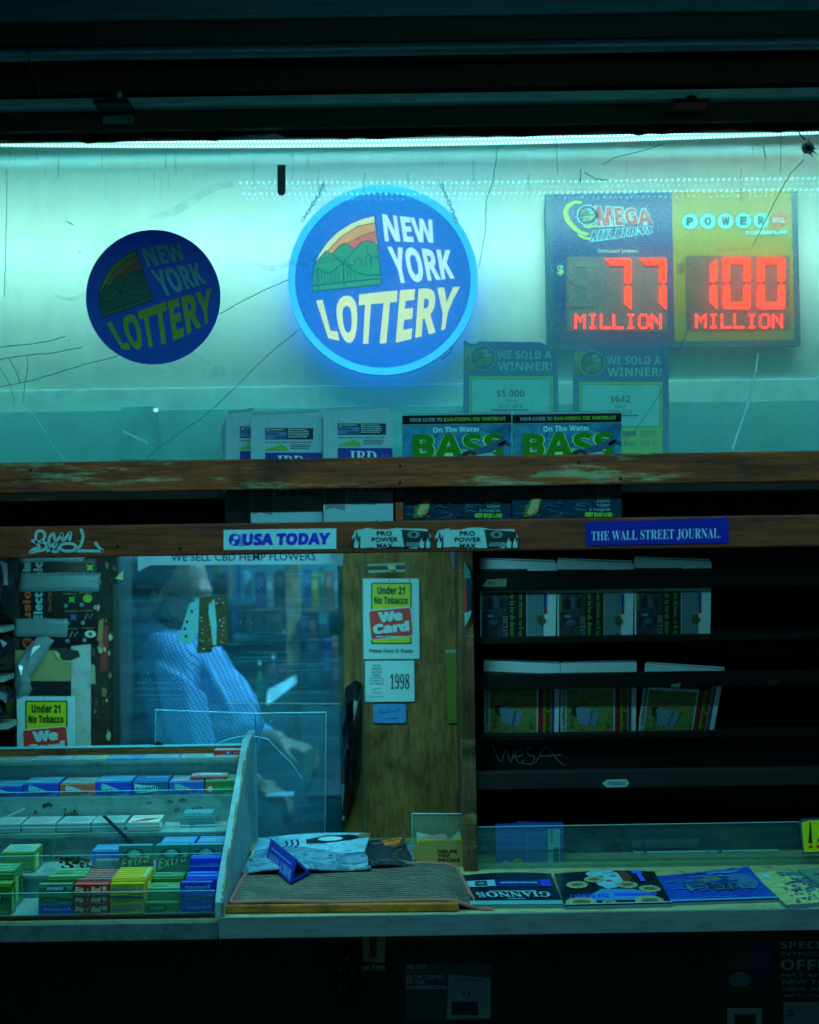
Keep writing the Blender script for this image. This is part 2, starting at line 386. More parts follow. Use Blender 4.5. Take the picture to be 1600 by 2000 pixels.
# soffit / roof and side walls of the upper show box
b = MB(); b.box(-XW, XW, -1.0, 2.3, 2.78, 2.84, m_shut); pt('roof', b)
m_boxwall = painted('show_box_wall', (210, 214, 200), (226, 230, 216), 2.2, 0.7, 0.08, streak=(0.5, 1, 1))
YB = 0.56
prof = [(0.15, 2.453)] + [(YB - 0.17 + 0.17 * math.sin(R(a)), 2.453 - 0.15 + 0.15 * math.cos(R(a))) for a in range(0, 91, 6)] + [(YB, 1.60), (YB + 0.04, 1.60), (YB + 0.04, 2.49), (0.15, 2.49)]
b = MB(); b.prism(prof, -XW, XW, m_boxwall); o = pt('show_box_wall', b, smooth=True)
b = MB(); b.box(-XW, XW, 0.09, YB, 1.665, 1.685, painted('show_box_floor', (70, 82, 80), (96, 104, 100), 3, 0.8)); pt('show_box_floor', b)
m_dado = painted('dimmed_dado', (84, 160, 158), (110, 180, 176), 2.5, 0.7, 0.25)  # teal puts the falloff of the wall's light into the colour
b = MB(); b.box(-XW, XW, YB - 0.014, YB + 0.01, 1.685, zy(750, YB - 0.014), painted('dimmed_ledge_paint', (150, 190, 184), (176, 206, 198), 2.5, 0.7, 0.25)); pt('wall_ledge', b, 0.004)  # ledge colour is a step of the same painted light falloff
b = MB(); b.box(-XW, XW, YB - 0.03, YB - 0.016, 1.686, zy(792, YB - 0.03), m_dado); pt('dimmed_dado', b, 0.003)
F = Pl(YB - 0.031)
b = MB(); b.slab([(240, 796), (306, 794), (308, 897), (236, 897)], F, 0.012, painted('pale_patch', (70, 160, 160), (100, 184, 182), 3, 0.6), 0.012)  # pale rectangle low on the wall, lighter than the board behind
pt('pale_wall_patch', b, 0.001)
b = MB(); b.stroke([(242, 842), (262, 852), (292, 866)], 5, F, 0.014, ink((220, 235, 230))); pt('scratch_mark', b)
# double glazing of the show box with cracks, smears and an impact hole
m_glass = glass('window_glass', (0.86, 0.985, 0.98), dust=(0.42, 0.78, 0.76), dustmin=0.07, dustmax=0.13, scale=3.4, streak=(1, 1, 0.45), refl=0.9)
m_glass2 = glass('inner_window_glass', (0.94, 1, 1), dust=(0.36, 0.80, 0.80), dustmin=0.04, dustmax=0.15, scale=3, streak=(2, 1, 0.4), refl=0.7)
b = MB(); b.box(-XW, XW, 0.10, 0.105, zy(905, 0.1), zy(258, 0.1), m_glass)
WP = pt('window_pane', b)
b = MB(); b.box(-XW, XW, 0.131, 0.135, zy(905, 0.13), zy(262, 0.13), m_glass2); pt('inner_pane', b)
# film added behind the inner pane for bloom: tiny spots scatter light sideways
m_bloom, t = newmat('bloom_scatter'); o = nd(t, 'ShaderNodeOutputMaterial'); v = coords(t, (1, 0.0, 1)); sp = noise(t, v, 900, 1, 0.5)
tr = nd(t, 'ShaderNodeBsdfTransparent'); rf = nd(t, 'ShaderNodeBsdfRefraction'); rf.inputs['IOR'].default_value = 1.33; rf.inputs['Roughness'].default_value = 0.5; rf.inputs[0].default_value = (1, 1, 1, 1)
mk = ramp(t, sp, [(0.612, g3(0)), (0.617, g3(1))]); mx = nd(t, 'ShaderNodeMixShader'); t.links.new(mk, mx.inputs[0]); t.links.new(tr.outputs[0], mx.inputs[1]); t.links.new(rf.outputs[0], mx.inputs[2]); t.links.new(mx.outputs[0], o.inputs[0])
b = MB(); b.box(-XW, XW, 0.139, 0.1394, zy(905, 0.14), zy(264, 0.14), m_bloom); pt('bloom_film', b)
m_crack = glass('crack_line', (0.30, 0.52, 0.54), dust=(0.2, 0.5, 0.5), dustmin=0.15, dustmax=0.6, scale=60, refl=0.3); m_crackw = painted('bright_crack_or_reflection', (150, 200, 196), (190, 226, 220), 30, 0.3)
F = Pl(0.099)
def jit(pts, a, k, seed):
    rd = random.Random(seed); out = []
    for i in range(len(pts) - 1):
        for j in range(k):
            t = j / k; out.append((pts[i][0] * (1 - t) + pts[i + 1][0] * t + rd.uniform(-a, a), pts[i][1] * (1 - t) + pts[i + 1][1] * t + rd.uniform(-a, a)))
    return out + [pts[-1]]
for pts, w in ((((0, 756), (60, 744), (130, 722), (232, 694)), 2.6), (((428, 614), (500, 574), (566, 545)), 2.6), (((0, 678), (60, 672), (105, 664), (128, 656)), 3.0),
               (((0, 702), (50, 694), (110, 688), (160, 678)), 3.0), (((18, 700), (30, 722), (40, 748)), 2.4), (((52, 696), (54, 724), (48, 754), (44, 790)), 2.2),
               (((0, 718), (20, 752), (28, 790)), 1.8), (((282, 897), (330, 860), (400, 812), (465, 752), (520, 696), (583, 644)), 2.6),
               (((972, 290), (964, 350), (950, 392), (948, 452), (935, 524)), 2.6), (((1296, 281), (1250, 296), (1200, 308), (1176, 322)), 2.4),
               (((1352, 620), (1318, 706), (1296, 760), (1240, 842), (1216, 864)), 1.9), (((1085, 268), (1090, 340)), 1.6), (((1526, 262), (1524, 340)), 1.8),
               (((130, 432), (144, 440)), 3.0), (((1134, 330), (1134, 356)), 4), (((1140, 336), (1164, 350), (1186, 352)), 3.4), (((14, 330), (12, 480), (8, 580)), 2.2)):
    b = MB(); b.stroke(jit(pts, 0.9, 5, int(pts[0][0])), w * .8, F, 0, m_crack); pt('crack_or_reflection', b, parent=WP)
for pts, w in ((((1410, 182), (1500, 216), (1545, 244), (1574, 274)), 2.6), (((1570, 312), (1540, 344), (1500, 420), (1470, 480)), 1.5), (((1468, 282), (1472, 300)), 1.6),
               (((1490, 280), (1496, 310)), 1.8), (((46, 754), (60, 800), (110, 880), (126, 896)), 1.2), (((1482, 690), (1470, 760), (1440, 850), (1430, 880)), 4.0)):  # the last, widest stroke is a painted street reflection
    b = MB(); b.stroke(jit(pts, 0.8, 5, int(pts[0][0])), w, F, 0, m_crackw); pt('crack_or_reflection', b, parent=WP)
rd = random.Random(11); b = MB()
for i in range(26):
    x, y = rd.uniform(20, 1580), rd.uniform(300, 880)
    b.ell(x, y, rd.uniform(0.8, 2.4), rd.uniform(0.8, 2.0), F, 0, m_crack, 7)
pt('dirt_speck', b, parent=WP, kind='stuff')
m_smear = glass('smear', (0.96, 1, 1), dust=(0.5, 0.86, 0.86), dustmin=0.02, dustmax=0.3, scale=30, refl=0.2); b = MB(); rd = random.Random(31)
for i in range(34):
    x = rd.uniform(10, 1590); y0 = rd.uniform(285, 350); l = rd.uniform(10, 70); b.stroke([(x, y0), (x + rd.uniform(-2, 2), y0 + l * .5), (x + rd.uniform(-3, 3), y0 + l)], rd.uniform(1.2, 5), F, -0.0004 - 0.00001 * i, m_smear, True)
for i in range(14):
    x = rd.uniform(40, 1500); y0 = rd.uniform(380, 860); l = rd.uniform(40, 190); a = rd.uniform(-.4, .4); b.stroke([(x + l * k / 6, y0 + a * l * k / 6 + 10 * math.sin(k)) for k in range(7)], rd.uniform(6, 26), F, -0.0009 - 0.00001 * i, m_smear, True)
pt('smear', b, parent=WP, kind='stuff')
b = MB(); rd = random.Random(5)
hole = ink((10, 26, 28)); shard = ink((190, 220, 216), 0.15)
b.ell(1578, 290, 13, 11, F, 0.001, shard, 11); b.ell(1579, 290, 7, 6, F, 0.002, hole, 9)
for i in range(12):
    a = R(i * 30 + rd.uniform(-9, 9)); l = rd.uniform(12, 24)
    b.face([(1579 + 8 * math.cos(a - 0.2), 290 + 8 * math.sin(a - 0.2)), (1579 + l * math.cos(a), 290 + l * math.sin(a)), (1579 + 8 * math.cos(a + 0.25), 290 + 8 * math.sin(a + 0.25))], F, 0.0015 + 0.0002 * i, shard if i % 2 else hole)
pt('impact_hole', b, parent=WP)

# rails and backboard of the newspaper trough
m_rail = wood('weathered_rail', (60, 18, 4), (160, 62, 16), (156, 142, 104), 0.575, 0.75, (1.6, 20, 26))
m_rail2 = wood('dark_rail', (54, 15, 3), (136, 50, 12), (110, 110, 60), 0.62, 0.75, (1.6, 20, 26))
m_back = wood('backboard_wood', (16, 8, 5), (44, 24, 14), (96, 72, 36), 0.66, 0.85, (1.5, 18, 22))
YR = -0.05
b = MB(); b.box(-XW, XW, YR, YR + 0.026, zy(952, YR), zy(892, YR), m_rail); pt('upper_rail', b, 0.003)
b = MB(); b.box(-XW, XW, YR - 0.012, YR + 0.014, zy(1079, YR - 0.012), zy(1017, YR - 0.012), m_rail2); RAIL2 = pt('lower_rail', b, 0.003)
b = MB(); b.box(-XW, XW, 0.055, 0.075, 1.60, zy(903, 0.055), m_back); pt('backboard', b)
b = MB(); b.box(-XW, XW, YR + 0.014, 0.055, zy(1060, 0), zy(1030, 0), m_back); pt('trough_floor', b)
b = MB(); b.slab([(770, 893), (786, 893), (788, 1018), (773, 1018)], Pl(-0.02), 0.05, m_rail); pt('divider', b, 0.001)
m_nail = painted('nail_rust', (20, 14, 12), (40, 26, 20), 40, 0.5, 0.3, 0.6)
for x, yv in ((782, 910), (781, 942), (1212, 935), (230, 1066), (352, 1071), (1330, 1030), (1130, 904), (60, 918)):
    b = MB(); b.ell(x, yv, 3.2, 3.0, Pl(YR if yv < 960 else YR - 0.012), 0.001, m_nail, 9); pt('nail_head', b)
# graffiti tag sprayed on the lower rail
F = Pl(YR - 0.013); g = ink((130, 160, 158), 0.6); b = MB()
G = lambda p: [(x / 3.636, 880 + y / 3.636) for x, y in p]
for p in ([(225, 635), (250, 650), (300, 640), (320, 600), (300, 572), (262, 580), (255, 640), (280, 690), (240, 700), (215, 725), (260, 715), (320, 700), (330, 660), (290, 650)],
          [(345, 680), (352, 620), (380, 590), (395, 640), (430, 610), (440, 590), (450, 640), (500, 580), (495, 640)],
          [(410, 710), (440, 670), (500, 660), (540, 680), (520, 710), (460, 712), (430, 700)], [(575, 555), (590, 610), (575, 670), (545, 710), (600, 712), (735, 715)],
          [(735, 715), (705, 690), (675, 650)], [(330, 715), (380, 690), (400, 660), (360, 680), (380, 715), (420, 715)]):
    b.spline(G(p), 5.6, F, 0.0, g)
pt('spray_tag', b, parent=RAIL2)

# ------------------------------------------------------------------ lower storey
YW = 0.66                                                             # plane of the service hatch
ZC = 0.893                                                            # counter top
m_lam = painted('counter_laminate', (150, 140, 96), (178, 168, 122), 6, 0.5, 0.35, spots=True)
b = MB(); b.box(-XW, XW, 0.0, 0.69, ZC - 0.03, ZC, m_lam); pt('countertop', b, 0.002)
m_alu = painted('counter_edge_metal', (110, 124, 126), (150, 160, 160), 7, 0.38, 0.3, 0.55, streak=(0.5, 3, 3))
b = MB(); b.box(-0.385, XW, -0.006, -0.0008, zy(1827, 0), ZC + 0.0025, m_alu); pt('counter_edge', b, 0.0015)
b = MB(); b.box(-XW, -0.3865, -0.009, -0.0008, zy(1827, 0), ZC - 0.006, painted('taped_edge', (54, 74, 76), (80, 98, 98), 7, 0.6, 0.5, spots=True)); pt('taped_edge', b, 0.0015)
m_front = painted('counter_front_paint', (10, 13, 15), (20, 24, 26), 5, 0.6, 0.6)
b = MB(); b.box(-XW, XW, 0.30, 0.33, 0.004, ZC - 0.03, m_front); pt('counter_front', b)
# plywood panel right of the hatch
m_ply = wood('plywood_panel', (110, 72, 30), (150, 106, 54), None, 0.6, 0.7, (9, 9, 1.5))
def rectbox(b, x0, y0, x1, y1, y, d, mat):
    a = P(x0, y1, y); c = P(x1, y0, y); b.box(a.x, c.x, y, y + d, a.z, c.z, mat)
b = MB(); rectbox(b, 668, 1040, 960, 1690, YW + 0.004, 0.02, m_ply); pt('plywood_panel', b)
b = MB(); rectbox(b, 668, 1040, 708, 1690, YW + 0.032, 0.03, wood('hatch_jamb', (80, 60, 30), (130, 100, 56), None, 0.6, 0.7, (9, 9, 1.5))); pt('hatch_jamb', b, 0.002)
b = MB(); b.stroke([(708, 1084), (712, 1640)], 2.2, Pl(YW - 0.001), 0.001, ink((60, 110, 105))); pt('panel_joint', b)
# pilaster between hatch and magazine rack
YK = 0.33
m_pil = wood('pilaster_wood', (60, 30, 12), (110, 70, 36), (150, 120, 70), 0.58, 0.8, (30, 30, 2))
a = P(908, 1700, YK); c = P(924, 1080, YK); b = MB(); b.box(a.x - 0.002, c.x, YK, YW + 0.1, ZC, 1.64, m_pil); PIL = pt('pilaster', b, 0.002)
# milky scratched sheet of the hatch
m_plexi = glass('hatch_plexi', (0.72, 0.92, 0.98), dust=(0.13, 0.42, 0.52), dustmin=0.01, dustmax=0.15, scale=2.0, streak=(0.8, 1, 13), refl=0.6, rough=0.12, trans=0.08)
a = P(228, 1690, YW); c = P(668, 1050, YW)
b = MB(); b.box(a.x, c.x, YW, YW + 0.004, ZC, c.z, m_plexi); PX = pt('service_pane', b)
F = Pl(YW - 0.001); b = MB(); rd = random.Random(8); ms = glass('scratch_scatter', (1, 1, 1), dust=(0.4, 0.8, 0.9), dustmin=0.05, dustmax=0.25, scale=40, refl=0)
for i in range(90):
    x = rd.uniform(235, 600); yv = rd.uniform(1105, 1600); l = rd.uniform(20, 160)
    b.stroke([(x, yv), (min(664, x + l), yv - l * 0.015 + rd.uniform(-1, 1))], rd.uniform(0.5, 1.6), F, 0.0003 * (i % 5), ms)
for i in range(30):
    b.ell(rd.uniform(240, 660), rd.uniform(1110, 1640), 1.1, 1.1, F, 0.002, ink((170, 210, 210)), 6)
b.stroke([(440, 1373), (665, 1374)], 1.3, F, 0.003, ink((130, 190, 190)))
pt('scratch', b, parent=PX, kind='stuff')
# left pier with torn wallpaper remains
m_pier = painted('pier_board', (24, 26, 22), (54, 50, 38), 9, 0.85, 0.6, spots=True)
a = P(30, 1690, YW - 0.02); c = P(228, 1050, YW - 0.02); b = MB(); b.box(a.x, c.x, YW - 0.02, YW + 0.16, ZC, c.z, m_pier); PIER = pt('pier', b, 0.002)
F = Pl(YW - 0.0215); b = MB()
b.rect(30, 1270, 142, 1334, F, 0.001, ink((150, 140, 90), 0.7, 0.4)); b.rect(60, 1330, 140, 1362, F, 0.0012, ink((18, 20, 22)))
b.slab([(140, 1262), (178, 1258), (178, 1470), (140, 1470)], F, 0.004, painted('white_slat', (150, 158, 150), (180, 186, 176), 6, 0.6, 0.4), 0.004)
b.face([(178, 1296), (186, 1300), (187, 1336), (178, 1336)], F, 0.0015, ink((150, 150, 120)))
b.face([(198, 1222), (212, 1222), (210, 1310), (196, 1312)], F, 0.0014, ink((150, 40, 34), 0.6, 0.5))
b.face([(194, 1212), (203, 1208), (200, 1256), (190, 1250)], F, 0.0018, ink((150, 120, 60), 0.7, 0.4))
rd = random.Random(2)
for i in range(34):
    x = rd.uniform(182, 226); yv = rd.uniform(1100, 1460); r_ = rd.uniform(2, 8)
    pts = [(x + r_ * rd.uniform(0.4, 1) * math.cos(k * 1.05), yv + 1.9 * r_ * rd.uniform(0.3, 1) * math.sin(k * 1.05)) for k in range(6)]
    b.face(pts, F, 0.002 + 0.0001 * i, (ink((176, 170, 130), 0.7), ink((120, 104, 60), 0.7), ink((20, 24, 22)), ink((60, 66, 50)))[i % 4])
b.face([(226, 1130), (242, 1114), (242, 1132)], F, 0.008, ink((190, 180, 120)))
b.rect(222, 1140, 232, 1470, F, 0.006, ink((30, 46, 44)))
pt('paper_remnant', b, parent=PIER)
# narrow side shelves at the left margin
m_sh = painted('side_shelf_paint', (120, 140, 130), (150, 166, 154), 6, 0.5)
for yv in (1222, 1318, 1410):
    a = P(-90, yv + 4, 0.55); c = P(12 + 8 * (yv > 1400), yv, 0.55); b = MB(); b.box(a.x, c.x, 0.53, 0.62, a.z - 0.012, a.z, m_sh); pt('side_shelf', b, 0.001)
b = MB(); a = P(-80, 1690, 0.66); c = P(30, 1050, 0.66); b.box(a.x, c.x, 0.66, 0.69, ZC, c.z, m_black); pt('side_back', b)
# magazine rack on the right: lips, ledges, back and side
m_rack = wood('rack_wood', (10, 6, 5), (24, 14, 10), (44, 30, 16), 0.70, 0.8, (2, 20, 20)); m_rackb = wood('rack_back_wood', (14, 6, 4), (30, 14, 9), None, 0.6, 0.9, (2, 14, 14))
YL = 0.36
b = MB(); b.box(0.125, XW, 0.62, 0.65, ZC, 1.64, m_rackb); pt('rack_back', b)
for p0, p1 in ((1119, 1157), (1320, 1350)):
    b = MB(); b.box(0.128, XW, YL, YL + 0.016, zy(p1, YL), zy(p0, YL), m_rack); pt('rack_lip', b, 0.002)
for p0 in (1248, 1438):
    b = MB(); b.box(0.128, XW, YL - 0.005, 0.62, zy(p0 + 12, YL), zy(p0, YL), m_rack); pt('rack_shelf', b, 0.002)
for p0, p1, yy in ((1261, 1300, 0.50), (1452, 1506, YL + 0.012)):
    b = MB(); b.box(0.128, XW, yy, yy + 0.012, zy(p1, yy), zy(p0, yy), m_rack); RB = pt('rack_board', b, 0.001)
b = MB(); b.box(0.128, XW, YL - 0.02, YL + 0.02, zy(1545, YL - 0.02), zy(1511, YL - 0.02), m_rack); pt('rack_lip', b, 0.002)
F = Pl(YL + 0.0115); b = MB(); g = ink((92, 112, 116), 0.6)
for p in ([(962, 1456), (978, 1488), (988, 1466), (998, 1488), (1004, 1462)], [(1002, 1480), (1020, 1474), (1018, 1464), (1006, 1474), (1014, 1490), (1024, 1484)],
          [(1040, 1460), (1028, 1464), (1032, 1474), (1044, 1478), (1038, 1492), (1016, 1490)], [(1046, 1490), (1066, 1458), (1082, 1476), (1102, 1496)], [(1050, 1478), (1096, 1474)]):
    b.spline(p, 2.2, F, 0.001, g)
pt('chalk_tag', b, parent=RB)
# interior of the booth behind the hatch
m_int = painted('booth_wall', (52, 88, 98), (80, 116, 124), 2, 0.8, 0.3)
b = MB(); b.box(-XW, XW, 2.05, 2.1, 0.004, 2.3, m_int); pt('booth_back_wall', b)
b = MB(); b.box(-XW, -XW + 0.03, 0.7, 2.05, 0.004, 2.3, m_int); b2 = MB(); b2.box(XW - 0.03, XW, 0.0, 2.05, 0.004, 2.78, m_int); pt('booth_side_wall', b); pt('booth_side_wall', b2)
b = MB(); b.box(-XW, XW, YB + 0.03, 2.05, 2.27, 2.3, m_int); pt('booth_ceiling', b)
m_post = wood('stud_wood', (120, 86, 50), (176, 136, 90), None, 0.6, 0.7, (12, 12, 1.5))
b = MB(); a = P(562, 1400, 1.7); c = P(583, 1060, 1.7); b.box(a.x, c.x, 1.68, 1.74, 0.9, 2.27, m_post); pt('stud', b, 0.002)
b = MB(); a = P(417, 1300, 1.95); c = P(429, 1060, 1.95); b.box(a.x, c.x, 1.96, 2.0, 1.1, 2.27, m_post); pt('stud', b, 0.002)
b = MB(); a = P(455, 1247, 1.75); c = P(580, 1243, 1.75); b.box(a.x, c.x, 1.76, 2.05, a.z - 0.01, a.z + 0.012, m_int); pt('booth_shelf', b, 0.001)
b = MB(); b.add([P(520, 1378, 1.35), P(522, 1352, 1.5), P(580, 1320, 1.66), P(580, 1336, 1.62), P(526, 1378, 1.36)], [(0, 1, 2, 3, 4)], painted('slanted_board', (150, 180, 184), (176, 200, 202), 5, 0.5)); pt('slanted_board', b, solid=0.006)
b = MB(); b.box(-0.30, 0.45, 1.25, 2.0, 0.86, 0.885, painted('inner_counter', (30, 40, 46), (44, 54, 60), 4, 0.6)); pt('inner_counter', b, 0.002)

# ================================================================== LED STRIPS (lit)
def led_strip(name, label, pts, rows, pitch, size, glow, band_w, strength, ydir, housing_c, led_c=(214, 255, 246)):
    """aluminium channel with a diffuser band and rows of diodes; pts is the course of the strip"""
    t = thing(name, label, 'light strip', pts[0])
    hb = MB(); hb.tube([Vector(p) + Vector((0, 0.006, 0.004)) for p in pts], band_w * 0.6, ink(housing_c, 0.4), 4); hb.build('channel', t)
    if glow: gb = MB(); gb.tube(pts, band_w * 0.42, emit((150, 238, 226), glow), 6); gb.build('diffuser', t)
    d = MB(); me = emit(led_c, strength)
    L = [0.0]
    for i in range(len(pts) - 1): L.append(L[-1] + (Vector(pts[i + 1]) - Vector(pts[i])).length)
    n = int(L[-1] / pitch)
    for k in range(n):
        s_ = k * pitch; i = max(j for j in range(len(pts) - 1) if L[j] <= s_)
        q = Vector(pts[i]).lerp(Vector(pts[i + 1]), (s_ - L[i]) / (L[i + 1] - L[i]))
        for r_ in rows:
            c = q + Vector((pitch * 0.5 * (rows.index(r_) % 2), ydir, r_)); d.box(c.x - size, c.x + size, c.y - 0.001, c.y + 0.001, c.z - size, c.z + size, me)
    d.build('diodes', t, kind='stuff'); return t
def sagline(y, py_mid, sag, x0=-XW, x1=XW, n=24):
    return [(x0 + (x1 - x0) * i / n, y, zy(py_mid, y) + sag * ((x0 + (x1 - x0) * i / n) / 0.85) ** 2) for i in range(n + 1)]
led_strip('window_light_strip', 'bright white light strip running under the dark header along the top of the lit window', sagline(0.165, 279, 0.0125), (0.002, -0.007), 0.0078, 0.0017, 2.2, 0.018, 6.0, -0.0125, (150, 170, 170))
# two strips under the canopy, above the picture: seen only as dotted lines mirrored in the window
def mirr(px, py, g=0.10, a=0.80):           # the point at depth -a whose mirror image in a pane at depth g shows at px,py
    v = P(px, py, 2 * g + a); return (v.x, -a, v.z)
for k, (py0, x0, sg) in enumerate(((359, 472, 22.0), (381, 478, 24.0))):
    pts = [mirr(x0 + (1720 - x0) * i / 20, py0 + (x0 - 800) * 0 - max(0, (x0 + (1720 - x0) * i / 20) - 900) * 0.012) for i in range(21)]
    led_strip('canopy_light_strip', ('row of small white lights under the canopy, the upper dotted line mirrored in the window', 'row of small white lights under the canopy, the lower dotted line mirrored in the window')[k],
              pts, (0.0,), 0.0150, 0.0023, 0, 0.012, 26.0, 0.017, (60, 66, 66), (120, 236, 242))

# ================================================================== THE ROUND SIGN DESIGN
def Z4(x, y): return (x / 3.636 + 520, y / 3.636 + 340)
LT = [Z4(352, 890), Z4(1380, 790)]
LB = [(0, Z4(440, 1165)), (.12, Z4(525, 1186)), (.3, Z4(650, 1205)), (.46, Z4(785, 1207)), (.6, Z4(940, 1195)), (.78, Z4(1130, 1146)), (.9, Z4(1245, 1112)), (1, Z4(1310, 1078))]
def lottery_warp(a, b):
    t = (LT[0][0] + (LT[1][0] - LT[0][0]) * a, LT[0][1] + (LT[1][1] - LT[0][1]) * a - 5 * math.sin(math.pi * a))
    for (s0, p0), (s1, p1) in zip(LB, LB[1:]):
        if s0 <= a <= s1 + 1e-9:
            k = (a - s0) / (s1 - s0); q = (p0[0] * (1 - k) + p1[0] * k, p0[1] * (1 - k) + p1[1] * k); break
    return (t[0] * (1 - b) + q[0] * b, t[1] * (1 - b) + q[1] * b)
def lotto(mb, F, M, h, pal, dh=0.0006, fine=True):
    """draw the design (authored once in the big sign's own coordinates) through the map M"""
    white, yellow, cream, orange, red, green, dark = pal
    f = lambda pts: [M(*Z4(*p)) for p in pts]
    arc = [(328, 830), (328, 720), (340, 640), (372, 565), (430, 480), (505, 405), (600, 345), (690, 308), (770, 290)]
    mb.face(f(arc + [(820, 780)]), F, h, cream)
    mb.face(f([(775, 338), (650, 365), (530, 440), (435, 540), (440, 600), (780, 600)]), F, h + dh, orange)
    mb.face(f([(779, 400), (680, 430), (620, 458), (572, 488), (600, 560), (786, 560)]), F, h + 2 * dh, red)
    mb.face(f([(328, 720), (340, 640), (425, 540), (465, 568), (520, 505), (555, 485), (580, 495), (620, 528), (670, 485), (712, 470), (750, 476), (787, 500), (820, 780), (328, 830)]), F, h + 3 * dh, green)
    if fine:
        for pts, w in (([(328, 830), (820, 780)], 11), ([(820, 780), (770, 290)], 9), ([(328, 830), (328, 720), (340, 640), (372, 565), (430, 480), (505, 405), (600, 345), (690, 308), (770, 290)], 6),
                       ([(435, 540), (530, 440), (650, 365), (775, 338)], 6), ([(572, 488), (680, 430), (779, 400)], 6),
                       ([(340, 640), (425, 540), (470, 570), (545, 625)], 10), ([(465, 568), (520, 505), (555, 485), (580, 495), (620, 528)], 9), ([(545, 625), (670, 485), (712, 470), (750, 476), (787, 500)], 9),
                       ([(330, 715), (365, 660), (400, 690), (440, 702), (480, 680), (545, 625), (600, 670), (660, 700), (730, 715), (808, 712)], 10), ([(330, 790), (545, 765), (815, 735)], 10),
                       ([(545, 625), (553, 800)], 10), ([(365, 660), (374, 820)], 8),
                       ([(560, 645), (628, 642), (628, 605), (650, 590), (672, 605), (674, 642), (705, 642), (708, 580), (728, 565), (742, 580), (744, 650)], 9), ([(714, 505), (716, 570)], 6), ([(745, 590), (795, 586)], 9)):
            mb.stroke(f(pts), w / 3.636 * pal_scale(M), F, h + 4 * dh, dark)
        for x in (350, 392, 412, 436, 460, 485, 512, 574, 598, 625):
            mb.stroke(f([(x, 690 + 0.0 * x if x < 545 else 680), (x + 6, 785 - (x - 330) * 0.09)]), 6 / 3.636 * pal_scale(M), F, h + 4 * dh, dark)
    q = lambda pts: f(pts)
    mb.text('NEW', q([(822, 277), (1180, 318), (1220, 482), (843, 470)]), F, h + dh, white, 'bold', 0.02)
    mb.text('YORK', q([(857, 505), (1310, 530), (1342, 738), (920, 776)]), F, h + dh, white, 'bold', 0.02)
    mb.text('LOTTERY', None, F, h + dh, yellow, 'bold', 0.02, warp=lambda a, b: M(*lottery_warp(a, b)), sub=0.12)
def pal_scale(M):
    a = M(700, 500); b = M(800, 500); return math.hypot(b[0] - a[0], b[1] - a[1]) / 100.0
def Msim(cx, cy, k, rot):           # similarity: sign centre (748,547) -> (cx,cy)
    c, q = math.cos(R(rot)) * k, math.sin(R(rot)) * k
    return lambda x, y: (cx + (x - 748) * c - (y - 547) * q, cy + (x - 748) * q + (y - 547) * c)
I2 = lambda x, y: (x, y)

# lit round sign hanging on two chains in the window
YS = 0.485
sg = thing('lottery_sign', 'glowing round blue lottery sign hanging on two chains in the middle of the window', 'lit sign', P(748, 733, YS))
F = Pl(YS); b = MB()
circ = lambda r, cx=748, cy=547, n=72: [(cx + r * math.cos(2 * math.pi * i / n), cy + r * math.sin(2 * math.pi * i / n)) for i in range(n)]
b.slab(circ(178), F, 0.03, emit((0, 104, 232), 1.4), -0.012, ink((20, 60, 140), 0.4))
lotto(b, F, I2, -0.0114, (emit((206, 232, 250), 1.9), emit((238, 240, 186), 1.6), emit((238, 240, 186), 1.6), emit((250, 168, 88), 1.4), emit((242, 104, 84), 1.4), emit((44, 164, 122), 1.35), emit((6, 84, 110), 1.4)))
b.build('face', sg)
def ringpts(r, h, n=72): return [F(748 + r * math.cos(2 * math.pi * i / n), 547 + r * math.sin(2 * math.pi * i / n), h) for i in range(n)]
b = MB(); b.tube(ringpts(178.5, 0.0), 0.0085, emit((52, 184, 255), 2.0), 10, closed=True); b.build('light_tube', sg, smooth=True)
b = MB(); b.tube(ringpts(176, -0.046), 0.009, emit((14, 104, 255), 7.0), 8, closed=True); b.build('halo_ring', sg, smooth=True)  # added glowing ring behind the sign, makes the blue halo on the wall
b = MB(); b.tube(ringpts(181.5, -0.02), 0.006, ink((16, 60, 140), 0.4), 8, closed=True); b.build('rim', sg, smooth=True)
m_chain = painted('chain_steel', (40, 84, 96), (90, 130, 140), 30, 0.35, 0.3, 0.7)
def chain(pts, name, parent, yv, r=0.0062, w=0.0012):
    b = MB(); F3 = Pl(yv); W3 = [F3(*p) for p in pts]; L = [(W3[i + 1] - W3[i]).length for i in range(len(W3) - 1)]
    tot = sum(L); n = int(tot / 0.0105)
    for k in range(n + 1):
        s_ = k * tot / n; i = 0
        while i < len(L) - 1 and s_ > L[i]: s_ -= L[i]; i += 1
        c = W3[i].lerp(W3[i + 1], min(1, s_ / L[i])); d = (W3[i + 1] - W3[i]).normalized(); sdir = Vector((0, 1, 0)) if k % 2 else d.cross(Vector((0, 1, 0)))
        b.tube([c + d * r * 1.15 * math.cos(a * math.pi / 5) + sdir * r * 0.55 * math.sin(a * math.pi / 5) for a in range(10)], w, m_chain, 5, closed=True)
    return b.build(name, parent)
chain([(592, 428), (604, 410), (620, 384), (640, 344), (676, 268)], 'chain', sg, YS - 0.012)
chain([(890, 430), (880, 402), (864, 366), (840, 322), (812, 268)], 'chain', sg, YS - 0.012)
b = MB(); b.tube([F(862, 700, -0.02), F(880, 688, -0.01), F(884, 672, 0.0), F(905, 640, -0.04)], 0.0018, ink((20, 60, 130))); b.build('cord', sg)

